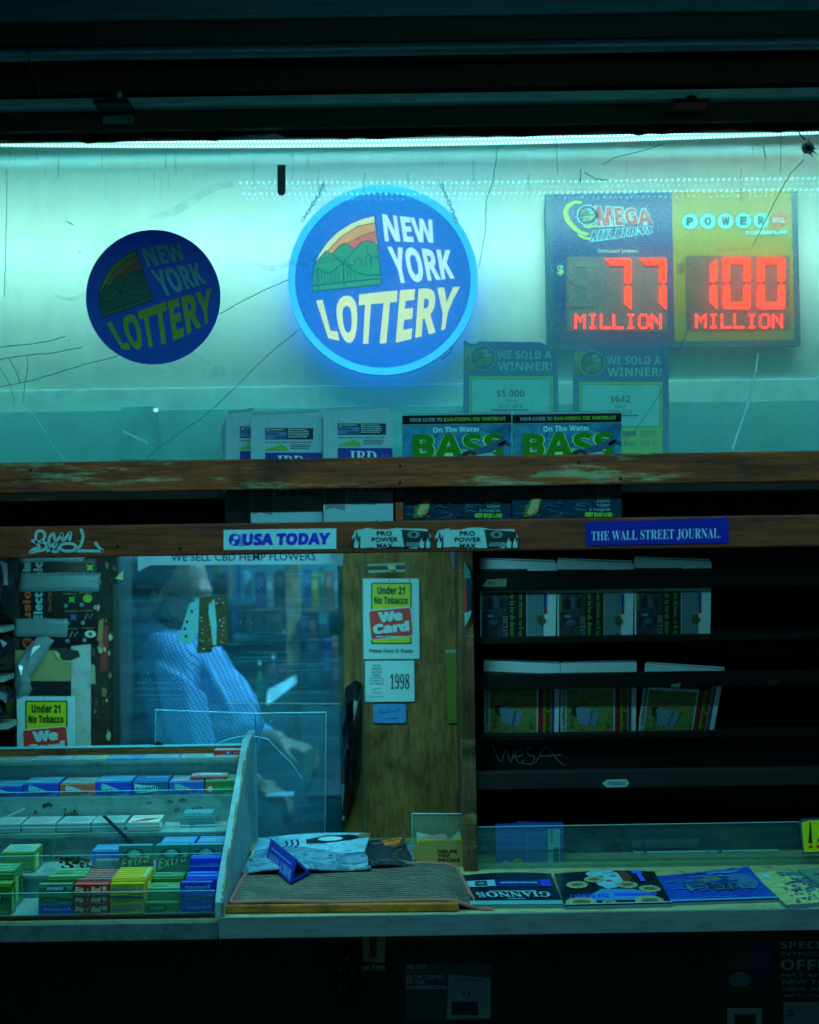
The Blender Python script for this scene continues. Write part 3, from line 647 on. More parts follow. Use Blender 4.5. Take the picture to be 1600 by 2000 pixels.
# unlit round decal on the outside of the glass
F = Pl(0.0985); b = MB(); cx, cy = 299.5, 580.5
b.slab(circ(131.5, cx, cy), F, 0.0006, film((14, 96, 200), 0.55), 0.0006)
lotto(b, F, Msim(cx, cy, 0.765, -13), 0.0009, tuple(ink(c) for c in ((90, 150, 158), (124, 134, 8), (100, 136, 44), (160, 92, 52), (160, 66, 52), (14, 78, 58), (6, 36, 54))), 0.00015)
b.build('lottery_decal', label='dark unlit round lottery decal tilted on the left of the window glass', cat='decal')

# jackpot board with red digits
YJ = 0.51; F = Pl(YJ)
jb = thing('jackpot_board', 'half blue half yellow lottery jackpot board with glowing red numbers at upper right', 'jackpot sign', P(1315, 680, YJ))
b = MB(); fr = ink((14, 78, 104), 0.4)
b.slab([(1065, 369), (1557, 354), (1564, 675), (1070, 684)], F, 0.035, fr); b.build('frame', jb, bevel=0.002)
b = MB(); blue = ink((4, 46, 108), 0.4); ylw = ink((150, 128, 6), 0.4)
b.face([(1079, 380), (1312, 372), (1318, 667), (1084, 672)], F, 0.001, blue); b.face([(1312, 372), (1545, 364), (1552, 664), (1318, 667)], F, 0.001, ylw)
J = lambda x, y: (x / 6.4 + 1070, y / 6.4 + 380)
wh = ink((150, 205, 205)); yl = ink((170, 190, 60)); rd_ = ink((190, 70, 62)); nv = ink((8, 40, 100)); dk = ink((10, 40, 44))
h = 0.0016
for pts, w in (([(430, 100), (330, 95), (245, 150), (215, 230), (250, 330), (330, 420), (420, 480), (510, 500)], 62), ([(370, 500), (450, 540), (540, 560)], 34), ([(440, 400), (520, 410), (600, 390), (650, 330)], 30)):
    b.stroke([J(*p) for p in pts], w / 6.4, F, h, yl, True)
b.ell(*J(495, 260), 21, 20.5, F, h + 0.0006, wh); b.ell(*J(495, 260), 19, 18.6, F, h + 0.0009, nv)
lotto(b, F, Msim(*J(495, 255), 0.098, -4), h + 0.0011, (wh, yl, yl, ink((170, 110, 60)), rd_, ink((20, 100, 80)), dk), 0.0001, fine=False)
q = [J(*p) for p in ((585, 130), (1300, 180), (1325, 380), (610, 415))]
b.text('MEGA', q, F, h, wh, 'bold', 0.06); q = [J(*p) for p in ((600, 142), (1285, 192), (1310, 368), (625, 400))]; b.text('MEGA', q, F, h + 0.0006, rd_, 'bold', 0.012)
q = [J(*p) for p in ((530, 450), (1325, 385), (1325, 490), (520, 600))]
b.text('MILLIONS', q, F, h + 0.0003, wh, 'ibold', 0.05); q = [J(*p) for p in ((545, 460), (1318, 394), (1315, 480), (530, 588))]; b.text('MILLIONS', q, F, h + 0.0009, nv, 'ibold', -0.005)
sx, sy = J(1128, 462); b.face([(sx + (5 if i % 2 == 0 else 2) * math.sin(i * math.pi / 5), sy - (5 if i % 2 == 0 else 2) * math.cos(i * math.pi / 5)) for i in range(10)], F, h + 0.0014, wh)
b.text('Estimated Jackpot', (1168, 486, 1247, 496), F, h, ink((160, 190, 150)), 'sans', 0.01)
K = lambda x, y: (x / 2.857 + 1040, y / 2.857 + 340)
b.text("NEW YORK LOTTERY'S", [K(832, 186), K(1236, 178), K(1237, 203), K(833, 210)], F, h, ink((90, 120, 40)), 'sans')
for i, ch in enumerate('POWER'):
    x, yv = K(878 + i * 99.5, 265 - i * 1.2); b.ell(x, yv, 16.6, 16.2, F, h, dk); b.ell(x, yv, 15.6, 15.2, F, h + 0.0004, ink((110, 200, 196)))
    b.text(ch, (x - (6.8 if ch != 'W' else 8.4), yv - 8.2, x + (6.8 if ch != 'W' else 8.4), yv + 8.2), F, h + 0.0008, dk, 'bold', 0.04)
x, yv = K(1374, 257); b.ell(x, yv, 15.8, 15.4, F, h, ink((200, 84, 60))); b.text('BALL', (x - 12, yv - 5, x + 12, yv + 5), F, h + 0.0005, wh, 'bold', 0.03)
b.rect(*K(1185, 318), *K(1425, 341), F, h, ink((90, 130, 120))); b.text('POWERPLAY', [K(1190, 318), K(1420, 314), K(1420, 336), K(1190, 340)], F, h + 0.0005, wh, 'bold', 0.02)
b.text('Estimated Jackpot', [K(1025, 414), K(1250, 409), K(1250, 430), K(1025, 436)], F, h, ink((110, 100, 20)), 'sans', 0.01)
b.text('$', K(135, 508) + K(176, 568), F, h, ink((150, 190, 110)), 'bold', 0.03); b.text('$', K(803, 500) + K(850, 566), F, h, ink((70, 70, 20)), 'bold', 0.03)
b.build('printed_panel', jb)
b = MB(); scr = ink((120, 70, 56), 0.4, 0.3); scb = ink((100, 92, 90), 0.4, 0.3)  # screens lightened and reddened to carry the red halo of the digits
b.slab([K(188, 462), K(752, 462), K(752, 880), K(188, 880)], F, 0.002, scb, 0.0024); b.slab([K(853, 458), K(1433, 456), K(1437, 870), K(858, 876)], F, 0.002, scr, 0.0024)
b.build('display_screen', jb)
RED = emit((255, 30, 0), 11.0); off7 = ink((120, 104, 100), 0.4)
def seg7(mb, x, y, w, hh, segs, mat, hgt, th=13.0):
    g = 1.6; m = y + hh / 2; t = th
    shapes = {'a': [(x + g, y), (x + w - g, y), (x + w - t, y + t * .95), (x + t, y + t * .95)], 'd': [(x + t, y + hh - t * .95), (x + w - t, y + hh - t * .95), (x + w - g, y + hh), (x + g, y + hh)],
              'b': [(x + w, y + g), (x + w, m - g - 4), (x + w - t / 2, m - g), (x + w - t, m - g - 4), (x + w - t, y + t + g)], 'c': [(x + w, m + g + 4), (x + w, y + hh - g), (x + w - t, y + hh - t - g), (x + w - t, m + g + 4), (x + w - t / 2, m + g)],
              'f': [(x, y + g), (x + t, y + t + g), (x + t, m - g - 4), (x + t / 2, m - g), (x, m - g - 4)], 'e': [(x, m + g + 4), (x + t / 2, m + g), (x + t, m + g + 4), (x + t, y + hh - t - g), (x, y + hh - g)],
              'g': [(x + t / 2 + g, m), (x + t + g, m - t / 2), (x + w - t - g, m - t / 2), (x + w - t / 2 - g, m), (x + w - t - g, m + t / 2), (x + t + g, m + t / 2)]}
    for s_ in segs: mb.slab(shapes[s_], F, 0.004, mat, hgt)
for (x, yv, sgs) in ((1179, 507, 'abc'), (1247, 506, 'abc'), (1346, 505, 'bc'), (1411, 504, 'abcdef'), (1478, 504, 'abcdef')):
    b = MB(); seg7(b, x, yv, 53 if sgs != 'abc' else 53, 100, sgs, RED, 0.010, 13); b.build('lit_digit', jb)
b = MB(); seg7(b, 1112, 510, 46, 90, 'abcdefg', off7, 0.005, 13); b.build('dark_digit', jb)
DOT = {'M': ['10001', '11011', '10101', '10101', '10001', '10001', '10001'], 'I': ['111', '010', '010', '010', '010', '010', '111'], 'L': ['10000'] * 6 + ['11111'],
       'O': ['01110', '10001', '10001', '10001', '10001', '10001', '01110'], 'N': ['10001', '11001', '10101', '10101', '10011', '10001', '10001']}
for x0, x1, y0, y1 in ((1120, 1293, 614, 643), (1355, 1529, 614, 642)):
    b = MB(); cw = (x1 - x0) / 7.0
    for i, ch in enumerate('MILLION'):
        rows = DOT[ch]; nc = len(rows[0]); px = cw * 0.86 / 5; ox = x0 + i * cw + (cw - nc * px) / 2; py_ = (y1 - y0) / 7
        for r_, row in enumerate(rows):
            for c_, v_ in enumerate(row):
                if v_ == '1':
                    for dx in (0.0, 0.5):
                        for dy in (0.0, 0.5):
                            b.rect(ox + (c_ + dx + 0.04) * px, y0 + (r_ + dy + 0.04) * py_, ox + (c_ + dx + 0.47) * px, y0 + (r_ + dy + 0.47) * py_, F, 0.009, RED)
    b.build('dot_text', jb)

# two prize posters leaning in the window
def winner(name, o, amount, game, date, label, yv, corner):
    ox, oy = o; F = Pl(yv); b = MB(); X = lambda x, y: (ox + x, oy + y)
    wh = ink((170, 214, 206)); bl = ink((14, 92, 170), 0.5); yw = ink((240, 220, 20)); nk = ink((40, 74, 78))
    out = [X(0, 0), X(4, 0), X(12, 6), X(26, 6), X(28, 2), X(150, 3), X(172, 14), X(184, 34), X(186, 246), X(-2, 246)] if corner else [X(0, 12), X(0, 0), X(186, -3), X(187, 246), X(-2, 246)]
    b.slab(out, F, 0.004, bl)
    b.face([X(2, 12), X(30, 12), X(34, 30), X(2, 30)], F, 0.001, ink((180, 170, 60))); b.face([X(2, 30), X(34, 30), X(40, 58), X(2, 58)], F, 0.0011, ink((190, 110, 60)))
    c = X(37, 34); b.ell(*c, 25, 25, F, 0.0014, wh); b.ell(*c, 23.6, 23.6, F, 0.0017, ink((8, 50, 90)))
    lotto(b, F, Msim(c[0], c[1], 0.128, -6), 0.0020, (wh, ink((180, 180, 40)), ink((160, 150, 60)), ink((170, 110, 50)), ink((170, 80, 60)), ink((20, 90, 70)), nk), 0.0001, fine=False)
    b.text('WE SOLD A', X(65, 20) + X(171, 36), F, 0.001, wh, 'bold', 0.0); b.text('WINNER!', X(66, 42) + X(172, 59), F, 0.001, wh, 'bold', 0.01)
    b.rect(*X(11, 70), *X(174, 250), F, 0.001, yw); b.rect(*X(15, 75), *X(169, 158), F, 0.0014, ink((20, 50, 50))); b.rect(*X(16, 76), *X(168, 157), F, 0.0017, ink((196, 236, 226)))
    b.text(amount, X(64 if len(amount) > 4 else 72, 97) + X(118 if len(amount) > 4 else 111, 112), F, 0.002, nk, 'bold', 0.0)
    b.text(game, X(80, 114) + X(102, 121), F, 0.002, nk, 'sans'); b.text(date, X(68, 124) + X(114, 132), F, 0.002, nk, 'sans'); b.lines(*X(54, 134), *X(126, 139), 1, F, 0.002, nk, 0.7, 3, 0)
    g = ink((90, 120, 60))
    b.rect(*X(96, 166), *X(122, 176), F, 0.0014, ink((170, 90, 110))); b.text('TAKE5', X(98, 186) + X(122, 196), F, 0.0014, ink((30, 150, 110)), 'ibold', 0.02)
    for y0 in (166, 184):
        b.text('LOTTO' if y0 < 180 else 'PICK 10', X(132, y0) + X(160, y0 + 11), F, 0.0014, g, 'bold')
    return b.build(name, label=label, cat='poster')
winner('prize_poster', (906, 665), '$5,000', 'Win 4', '05-07-2018', 'blue and yellow poster for a $5,000 winner with its top right corner torn', 0.33, True)
winner('prize_poster', (1120, 676), '$642', 'Take 5', '06-01-2018', 'blue and yellow poster for a $642 winner under the jackpot board', 0.34, False)

# small glowing patch for a bright spot, and tags up in the window
b = MB(); F = Pl(0.46); b.slab([(300, 797), (308, 797), (308, 804), (300, 804)], F, 0.008, emit((200, 250, 245), 1.6)); b.build('bright_spot', label='tiny glowing white spot low behind the left of the window', cat='lamp')
tagm = ink((96, 140, 138), 0.4); grey = ink((40, 90, 92), 0.4)
b = MB(); F = Pl(0.012); pts = [(201, 225), (254, 224.5)] + [(254 + 8 * math.sin(R(a)), 232.7 - 8.2 * math.cos(R(a))) for a in range(20, 180, 20)] + [(254, 241), (201, 241)]
b.slab(pts, F, 0.006, tagm, 0.0); b.rect(248, 229, 252, 236, F, 0.001, grey); b.rect(253, 229, 255, 236, F, 0.001, grey)
b.build('paper_tag', label='pale round ended tag lying sideways on the dark header beam', cat='tag')
b = MB(); F = Pl(0.0985); pts = [(542, 322), (558, 322), (558, 374)] + [(550 + 8 * math.cos(R(a)), 374 + 8 * math.sin(R(a))) for a in range(20, 180, 20)] + [(542, 374)]
b.slab(pts, F, 0.001, film((40, 130, 130)), 0.001); b.face([(543, 366), (557, 366), (557, 374)] + [(550 + 7 * math.cos(R(a)), 374 + 7 * math.sin(R(a))) for a in range(20, 180, 20)] + [(543, 374)], F, 0.0014, ink((90, 150, 146))); b.rect(547, 369, 553, 372, F, 0.0018, grey)
b.build('hanging_tag', label='narrow grey tag with round lower end stuck upright on the glass', cat='tag')
for (x0, x1, lab) in ((184, 250, 'dark camera mount on the header above the pale sideways tag'), (1318, 1382, 'dark camera mount on the header above the jackpot board')):
    b = MB(); c = P((x0 + x1) / 2, 193, -0.05); w = (x1 - x0) / 2000.0
    b.box(c.x - w, c.x + w, -0.06, 0.018, c.z - 0.010, c.z - 0.002, m_black); b.ball((c.x, -0.045, c.z), (w * 0.4, 0.02, 0.007), m_black); b.tube([(c.x + w * .3, -0.03, c.z), (c.x + w * .35, -0.02, c.z + 0.02)], 0.005, m_soff)
    b.build('camera_mount', label=lab, cat='bracket', group='camera mounts on the header')
b = MB(); F = Pl(-0.11); b.tube([F(40, 72, 0), F(52, 90, 0), F(60, 128, 0.004), F(74, 160, 0), F(78, 190, 0.004), F(84, 186, 0.006)], 0.0016, ink((110, 70, 30))); b.build('hanging_wire', label='thin brown wire hanging over the shutter at top left', cat='wire')

# ================================================================== NEWSPAPERS AND MAGAZINES IN THE TROUGH
m_news = ink((122, 150, 156), 0.75, 0.12, 18.0); m_newsd = ink((120, 128, 126), 0.8, 0.2); nk = ink((34, 38, 48), 0.6); dblue = ink((18, 34, 120), 0.5); grn = ink((96, 140, 30), 0.5)
m_fold = ink((92, 118, 124), 0.8, 0.2)
def paper_body(b, x0, y0, x1, y1, yv, th, F, top=(0, 0)):
    """a folded newspaper standing upright: rounded fold on top, several layers showing"""
    outer = [(x0, y1), (x0, y0 + 5 + top[0]), (x0 + 3, y0 + 2 + top[0]), ((x0 + x1) / 2, y0 + 1.5), (x1 - 5, y0 + top[1]), (x1 - 1, y0 + 6 + top[1]), (x1, y0 + 14), (x1, y1)]
    b.slab(outer, F, th, m_news)
    for k in range(1, 5):
        d = th * k / 5; b.stroke([(x0 + 2, y0 + 3 - 2.2 * k + top[0]), ((x0 + x1) / 2, y0 - 2.0 * k + 1), (x1 - 6, y0 - 2.4 * k + top[1])], 2.2, F, -d, (m_fold, m_news)[k % 2])
def ibd(x0, y0, x1, y1, yv, label, split):
    b = MB(); F = Pl(yv); X = lambda x, y: (x0 + x, y0 + y); paper_body(b, x0, y0, x1, y1, yv, 0.022, F, (0, -3)); w = x1 - x0
    f = 0.0006
    b.rect(*X(28, 25), *X(122, 47), F, f, ink((22, 26, 44))); b.rect(*X(29, 32), *X(70, 46), F, f * 2, ink((60, 96, 140)))
    b.rect(*X(31, 27), *X(36, 31), F, f * 2, m_news); b.lines(*X(38, 27), *X(66, 31), 1, F, f * 2, m_news, 0.6, 1, 0)
    b.text('SCORE A', X(31, 34) + X(56, 38), F, f * 3, nk, 'bold'); b.text('WINNING', X(46, 40) + X(69, 45), F, f * 3, nk, 'bold'); b.lines(*X(73, 27), *X(120, 45), 5, F, f * 2, ink((150, 160, 160)), 0.5, 2)
    b.lines(*X(28, 52), *X(120, 55), 1, F, f, nk, 0.4, 3, 0); b.face([X(28, 66), X(52, 60), X(66, 59), X(72, 65), X(72, 69), X(28, 69)], F, f, grn); b.face([X(54, 60), X(58, 55), X(62, 60)], F, f, grn); b.lines(*X(78, 57), *X(120, 68), 3, F, f, nk, 0.4, 4)
    b.rect(*X(28, 73), *X(w - 1, 106), F, f, dblue); b.text('IBD', X(52, 79) + X(104, 103), F, f * 2, ink((176, 190, 184)), 'serif', 0.0)
    b.face([X(112, 82), X(118, 100), X(121, 100), X(126, 84), X(123, 84), X(119, 95), X(115, 82)], F, f * 2, ink((40, 70, 170)))
    b.text('For AI Stocks', X(50, 147) + X(w - 2, 158), F, f, nk, 'bold', 0.02); b.lines(*X(50, 164), *X(118, 186), 4, F, f, ink((70, 76, 80)), 0.4, 5)
    b.rect(*X(4, 134), *X(42, y1 - y0), F, f * 0.8, ink((92, 100, 104)))
    b.face([X(3, 194), X(20, 190), X(44, 196), X(80, 208), X(w - 2, 216), X(w - 2, 226), X(3, 226)], F, f * 1.6, m_news); b.face([X(90, 224), X(106, 212), X(102, 224)], F, f * 2, dblue)
    return b.build('newspaper', label=label, cat='newspaper', group='folded newspapers in the trough')
ibd(441, 808, 500, 1020, 0.022, 'folded newspaper leftmost in the wooden trough, mostly covered by the next one', 0)
ibd(490, 811, 630, 1020, -0.004, 'folded white newspaper with blue masthead second from the left in the trough', 0)
ibd(632, 802, 768, 1020, -0.018, 'folded white newspaper with blue masthead next to the fishing magazines, its top fold open', 0)
b = MB(); F = Pl(0.036)
for k in range(5): b.slab([(430 + 3 * k, 836 - 6 * k), (452, 832 - 5 * k), (454, 1016), (440 + 2 * k, 1016)], Pl(0.040 - 0.003 * k), 0.002, (m_news, m_newsd)[k % 2])
b.build('newspaper_bundle', label='frayed edges of a pile of old papers left of the folded newspapers', cat='newspaper')
bcol = photo(((24, 70, 110), (50, 120, 150), (36, 96, 136), (90, 150, 170)), 7.0); wat = photo(((8, 20, 34), (20, 50, 70), (10, 34, 52), (60, 96, 110)), 26.0, 2.5, 0.25, (1, 1, 3.2))
def bass(x0, y0, yv, label, skew):
    b = MB(); F = Pl(yv); X = lambda x, y: (x0 + x, y0 + y + skew * x / 213.0); f = 0.0006
    b.slab([X(0, 2), X(213, -1), X(213, 212), X(0, 214)], F, 0.004, bcol)
    for k in range(3): b.slab([X(2, 1 - 1.6 * k), X(212, -3 - 1.6 * k), X(212, 200), X(2, 200)], Pl(yv + 0.0045 + 0.002 * k), 0.001, (m_fold, m_news)[k % 2])
    b.face([X(0, 2), X(213, -1), X(213, 16), X(0, 19)], F, f, ink((10, 14, 18), 0.25)); b.stroke([X(0, 20), X(213, 17.5)], 1, F, f * 2, m_news)
    b.text('YOUR GUIDE TO', [X(14, 7), X(78, 6), X(78, 13), X(14, 14)], F, f * 2, m_news, 'serif'); b.text('BASS FISHING THE NORTHEAST', [X(81, 6), X(202, 4), X(202, 11), X(81, 13)], F, f * 2, ink((120, 170, 30)), 'serif')
    b.text('On The Water', [X(60, 24), X(152, 22), X(152, 33), X(60, 36)], F, f * 2, ink((150, 190, 196)), 'bold', 0.02)
    for off, mt, k in ((0.045, ink((140, 190, 120)), 1), (0.02, ink((40, 104, 16), 0.3), 2)):
        b.text('BASS', [X(20, 38), X(197, 35), X(197, 83), X(20, 86)], F, f * (1 + k), mt, 'bold', off)
    b.stroke([X(142, 22), X(175, 36), X(200, 50), X(213, 58)], 0.9, F, f * 4, nk)
    for p, w in (([X(112, 84), X(140, 76), X(170, 66), X(190, 56), X(200, 50)], 14), ([X(188, 60), X(202, 52), X(212, 58)], 6)): b.stroke(p, w, F, f * 4.5, ink((40, 64, 92)))
    b.ell(*X(131, 78), 13, 8, F, f * 5, ink((20, 20, 22))); b.ell(*X(133, 82), 7, 5, F, f * 5.5, ink((120, 90, 76))); b.face([X(140, 80), X(172, 74), X(196, 86), X(150, 90)], F, f * 5.2, ink((110, 160, 170)))
    b.face([X(0, 104), X(213, 101), X(213, 211), X(0, 213)], F, f, wat); rd = random.Random(4)
    for i in range(60):
        x, yv_ = rd.uniform(4, 180), rd.uniform(140, 206); l = rd.uniform(8, 30); b.stroke([X(x, yv_), X(x + l * .3, yv_ - rd.uniform(1, 3)), X(x + l * .7, yv_ + rd.uniform(-2, 2)), X(x + l, yv_)], rd.uniform(.7, 1.8), F, f * 2 + i * 1e-5, (ink((50, 96, 116), 0.3), ink((8, 20, 32), 0.3))[i % 2])
    b.face([X(30, 142), X(52, 148), X(68, 140), X(66, 156), X(56, 172), X(52, 186), X(40, 200), X(22, 202), X(24, 184), X(36, 168), X(34, 154)], F, f * 3, ink((70, 84, 40)))
    b.face([X(40, 166), X(54, 164), X(50, 184), X(36, 198), X(28, 194)], F, f * 3.5, ink((150, 140, 90))); b.ell(*X(46, 190), 3, 7, F, f * 4, ink((190, 100, 40)), rot=35); b.face([X(30, 142), X(52, 148), X(68, 140), X(58, 154), X(40, 153)], F, f * 4, ink((50, 20, 26)))
    for i, (s_, st, c) in enumerate((('Tips on a', 'iserif', m_news), ('GLIDEBAIT', 'bold', grn), ('for Big Spring', 'iserif', m_news), ('Largemouth', 'iserif', m_news))):
        b.text(s_, X(164, 152 + i * 8) + X(190, 158 + i * 8), F, f * 3, c, st)
    b.text('Is Cayuga the', X(150, 184) + X(192, 191), F, f * 3, m_news, 'iserif'); b.text('BEST BASS LAKE', X(142, 193) + X(194, 201), F, f * 3, ink((120, 180, 30)), 'bold', 0.03); b.text('in the Northeast?', X(150, 203) + X(194, 210), F, f * 3, m_news, 'iserif')
    b.rect(*X(14, 207), *X(53, 212), F, f * 5, m_news)
    return b.build('magazine', label=label, cat='magazine', group='fishing magazines in the trough')
bass(786, 810, -0.014, 'fishing magazine with big green title beside the folded newspapers', 0); bass(1001, 808, -0.020, 'fishing magazine with big green title, the right one of the pair in the trough', 0)

# stickers on the lower rail
F = Pl(YR - 0.0125); f = 0.0006
b = MB(); pal = ink((150, 186, 190), 0.5); vb = ink((36, 40, 170), 0.4)
b.slab([(437, 1035), (657, 1032), (657, 1072), (437, 1074)], F, 0.0008, pal, 0.0008)
b.ell(458, 1054, 11, 12, F, f * 2, vb); b.ell(461, 1050, 5, 4, F, f * 2.6, pal); b.ell(456, 1060, 3, 4, F, f * 2.6, pal)
for k in range(8): b.rect(460, 1044 + k * 2.9, 479, 1045.2 + k * 2.9, F, f * 2.2, vb)
b.text('USA TODAY', [(475, 1042), (646, 1040), (644, 1063), (474, 1065)], F, f * 2.8, vb, 'bold', 0.04)
b.build('newspaper_sticker', label='pale blue newspaper name sticker with a globe on the lower rail', cat='sticker')
def promax(ox, w, lab, seed):
    b = MB(); rd = random.Random(seed); wt = ink((140, 170, 168), 0.5, 0.3); dkk = ink((22, 30, 34), 0.5, 0.4)
    out = [(ox + 2, 1050), (ox + 8, 1036), (ox + 30, 1032)] + [(ox + 30 + k * (w - 40) / 6, 1031 + rd.uniform(-1, 4)) for k in range(7)] + [(ox + w - 2, 1048), (ox + w - 4, 1066), (ox + w - 30, 1071)] + [(ox + w - 40 - k * (w - 60) / 5, 1070 + rd.uniform(-3, 2)) for k in range(6)] + [(ox + 4, 1066)]
    b.slab(out, F, 0.0008, wt, 0.0008)
    b.face([(ox + 98, 1034), (ox + w - 6, 1038), (ox + w - 8, 1066), (ox + 104, 1070)], F, f * 2, dkk); b.ell(ox + 122, 1044, 12, 7, F, f * 3, ink((90, 110, 112))); b.ell(ox + 122, 1044, 5, 4, F, f * 3.5, dkk); b.lines(ox + 108, 1060, ox + w - 14, 1068, 3, F, f * 3, wt, 0.4, 2)
    for fx in (ox + 10, ox + w - 20, ox + w - 8):
        b.face([(fx - 8, 1070), (fx - 9, 1056), (fx - 4, 1048), (fx - 3, 1056), (fx + 1, 1036), (fx + 4, 1052), (fx + 8, 1044), (fx + 8, 1070)], F, f * 2.6, dkk); b.face([(fx - 4, 1070), (fx - 4, 1061), (fx, 1050), (fx + 2, 1060), (fx + 5, 1056), (fx + 4, 1070)], F, f * 3.2, wt)
    for i, s_ in enumerate(('PRO', 'POWER', 'MAX')):
        x0 = ox + (50, 40, 50)[i]; x1 = ox + (80, 92, 82)[i]; b.text(s_, (x0, 1037 + i * 12, x1, 1046 + i * 12), F, f * 3, dkk, 'sans', 0.02)
    b.build('torn_sticker', label=lab, cat='sticker', group='torn grey flame stickers')
promax(686, 158, 'torn grey flame sticker on the lower rail, the left of two', 1); promax(848, 166, 'torn grey flame sticker on the lower rail, nearer the dark blue sticker', 2)
b = MB(); b.slab([(1144, 1020), (1422, 1010), (1424, 1060), (1145, 1066)], F, 0.0008, ink((22, 26, 128), 0.35, 0.3), 0.0012)
b.text('THE WALL STREET JOURNAL.', [(1155, 1038), (1407, 1031), (1407, 1053), (1155, 1058)], F, f * 3, ink((150, 180, 196)), 'serif', -0.01)
b.build('newspaper_sticker', label='dark blue newspaper name sticker with white serif capitals on the lower rail', cat='sticker')

# ================================================================== HATCH AND PIER
F = Pl(YW - 0.003); b = MB(); pp = film((190, 214, 216), 0.6)
b.slab([(268, 1072), (656, 1066), (650, 1102), (294, 1104), (270, 1116)], F, 0.001, pp, 0.0); b.slab([(640, 1070), (672, 1068), (670, 1106), (652, 1104)], F, 0.001, film((170, 200, 206), 0.6), 0.001)
b.text('WE SELL CBD HEMP FLOWERS', [(334, 1082), (616, 1078), (617, 1095), (334, 1096)], F, f, ink((14, 18, 60)), 'sans', 0.012)
b.build('paper_strip', label='white paper strip with handwritten style capitals taped along the top of the hatch', cat='paper sign')
YP = YW - 0.002
def wecard(o, k, yv, label, full=True):
    b = MB(); F = Pl(yv); X = lambda x, y: (o[0] + x * k, o[1] + y * k); wt = ink((168, 200, 196), 0.5, 0.1); yg = ink((190, 190, 10), 0.45, 0.12); bk = ink((14, 18, 20)); red = ink((214, 52, 40), 0.45, 0.12); f = 0.0006
    b.slab([X(0, 0), X(109.5, 0), X(110.5, 157), X(1.5, 157.5)], F, 0.001, wt)
    b.rr(*X(16, 8), *X(95, 128), 3 * k, F, f, bk); b.rr(*X(18.5, 10.5), *X(92.5, 125.5), 2 * k, F, f * 2, yg)
    b.text('Under 21', X(28, 15) + X(82, 31), F, f * 3, bk, 'bold', 0.03); b.text('No Tobacco', X(22, 35) + X(88, 50), F, f * 3, bk, 'bold', 0.03)
    b.rr(*X(12, 58), *X(97, 117), 6 * k, F, f * 3, wt, -5); b.rr(*X(14, 60), *X(95, 115), 5 * k, F, f * 4, red, -5)
    for off, mt, h in ((0.10, bk, 5), (0.065, wt, 6)):
        d = 0.7 * k * (h == 5)
        q1 = [X(29, 66), X(77, 62), X(78, 81), X(32, 86)]; q2 = [X(19, 89), X(90, 82), X(91, 102), X(20, 109)]
        b.text('We', [(x + d, y + d) for x, y in q1], F, f * h, mt, 'bold', off); b.text('Card', [(x + d, y + d) for x, y in q2], F, f * h, mt, 'bold', off)
    b.lines(*X(26, 112), *X(90, 115), 1, F, f * 6, wt, 0.8, 2, 0)
    b.text('Please Have ID Ready', X(12.5, 137) + X(98, 147), F, f * 2, bk, 'bold', 0.0)
    for x in (52, 92): b.stroke([X(x, 0), X(x - 1, 7)], 1.1, F, f, ink((70, 90, 90)))
    return b.build('age_check_sign', label=label, cat='sign', group='age check signs')
wecard((709, 1130), 1.0, YP - 0.001, 'age check sign in yellow, red and white pinned to the plywood panel')
wecard((33, 1360), 1.045, 0.625, 'age check sign at the far left, its bottom hidden behind the gum rack')
F = Pl(YP); b = MB(); bk = ink((20, 24, 34))
b.slab([(713, 1291), (809, 1290), (810, 1370), (713, 1371)], F, 0.001, ink((170, 206, 204), 0.5, 0.1), 0.0006)
for i, s_ in enumerate(('STATE LAW', 'PROHIBITS THE', 'SALE OF TOBACCO', 'TO MINORS')): b.text(s_, (728 - 2 * (i == 2) - i % 2, 1298 + i * 6.3, 743 + 3 * (i == 2) + 2 * (i == 1), 1302.3 + i * 6.3), F, 0.001, ink((40, 56, 60)), 'bold')
for pts in ([(723, 1324), (748, 1324)], [(723, 1324), (723, 1338)], [(748, 1324), (748, 1338)], [(723, 1361), (748, 1361)], [(723, 1361), (725, 1357)], [(748, 1361), (746, 1357)], [(727, 1353), (746, 1352)], [(727, 1347), (745, 1344)]): b.stroke(pts, 1, F, 0.001, bk)
b.text('Under 21', (727, 1327, 744, 1331), F, 0.001, bk, 'bold'); b.text('No Tobacco', (725, 1333, 746, 1337), F, 0.001, bk, 'bold')
b.text('1998', (762, 1316, 800, 1346), F, 0.001, ink((26, 20, 40)), 'serif', 0.0)
b.build('birth_year_notice', label='white notice with the big number 1998 under the age check sign', cat='notice')
b = MB(); b.rr(729, 1375, 793, 1412, 6, F, 0.0008, ink((66, 140, 196), 0.35, 0.12), slab=0.001); b.text('Lindcraft', [(740, 1386), (782, 1380), (783, 1392), (738, 1400)], F, 0.0015, ink((20, 30, 70)), 'script', -0.01); b.lines(752, 1402, 778, 1405, 1, F, 0.0015, ink((30, 60, 110)), 0.6, 1, 0)
b.build('script_sticker', label='light blue rounded sticker with handwritten lettering below the white notice', cat='sticker')
b = MB(); tp = ink((130, 160, 130), 0.5, 0.3); b.face([(718, 1102), (792, 1099), (792, 1103), (718, 1106)], F, 0.0010, tp); b.face([(719, 1114), (793, 1112), (793, 1116), (720, 1119)], F, 0.0010, tp); b.slab([(756, 1104), (772, 1103), (773, 1116), (760, 1115)], F, 0.0008, ink((190, 180, 110)), 0.001); b.rect(722, 1106, 789, 1112, F, 0.0008, ink((34, 50, 40)))
b.build('tape_remnant', label='torn remains of tape above the age check sign on the plywood', cat='tape')
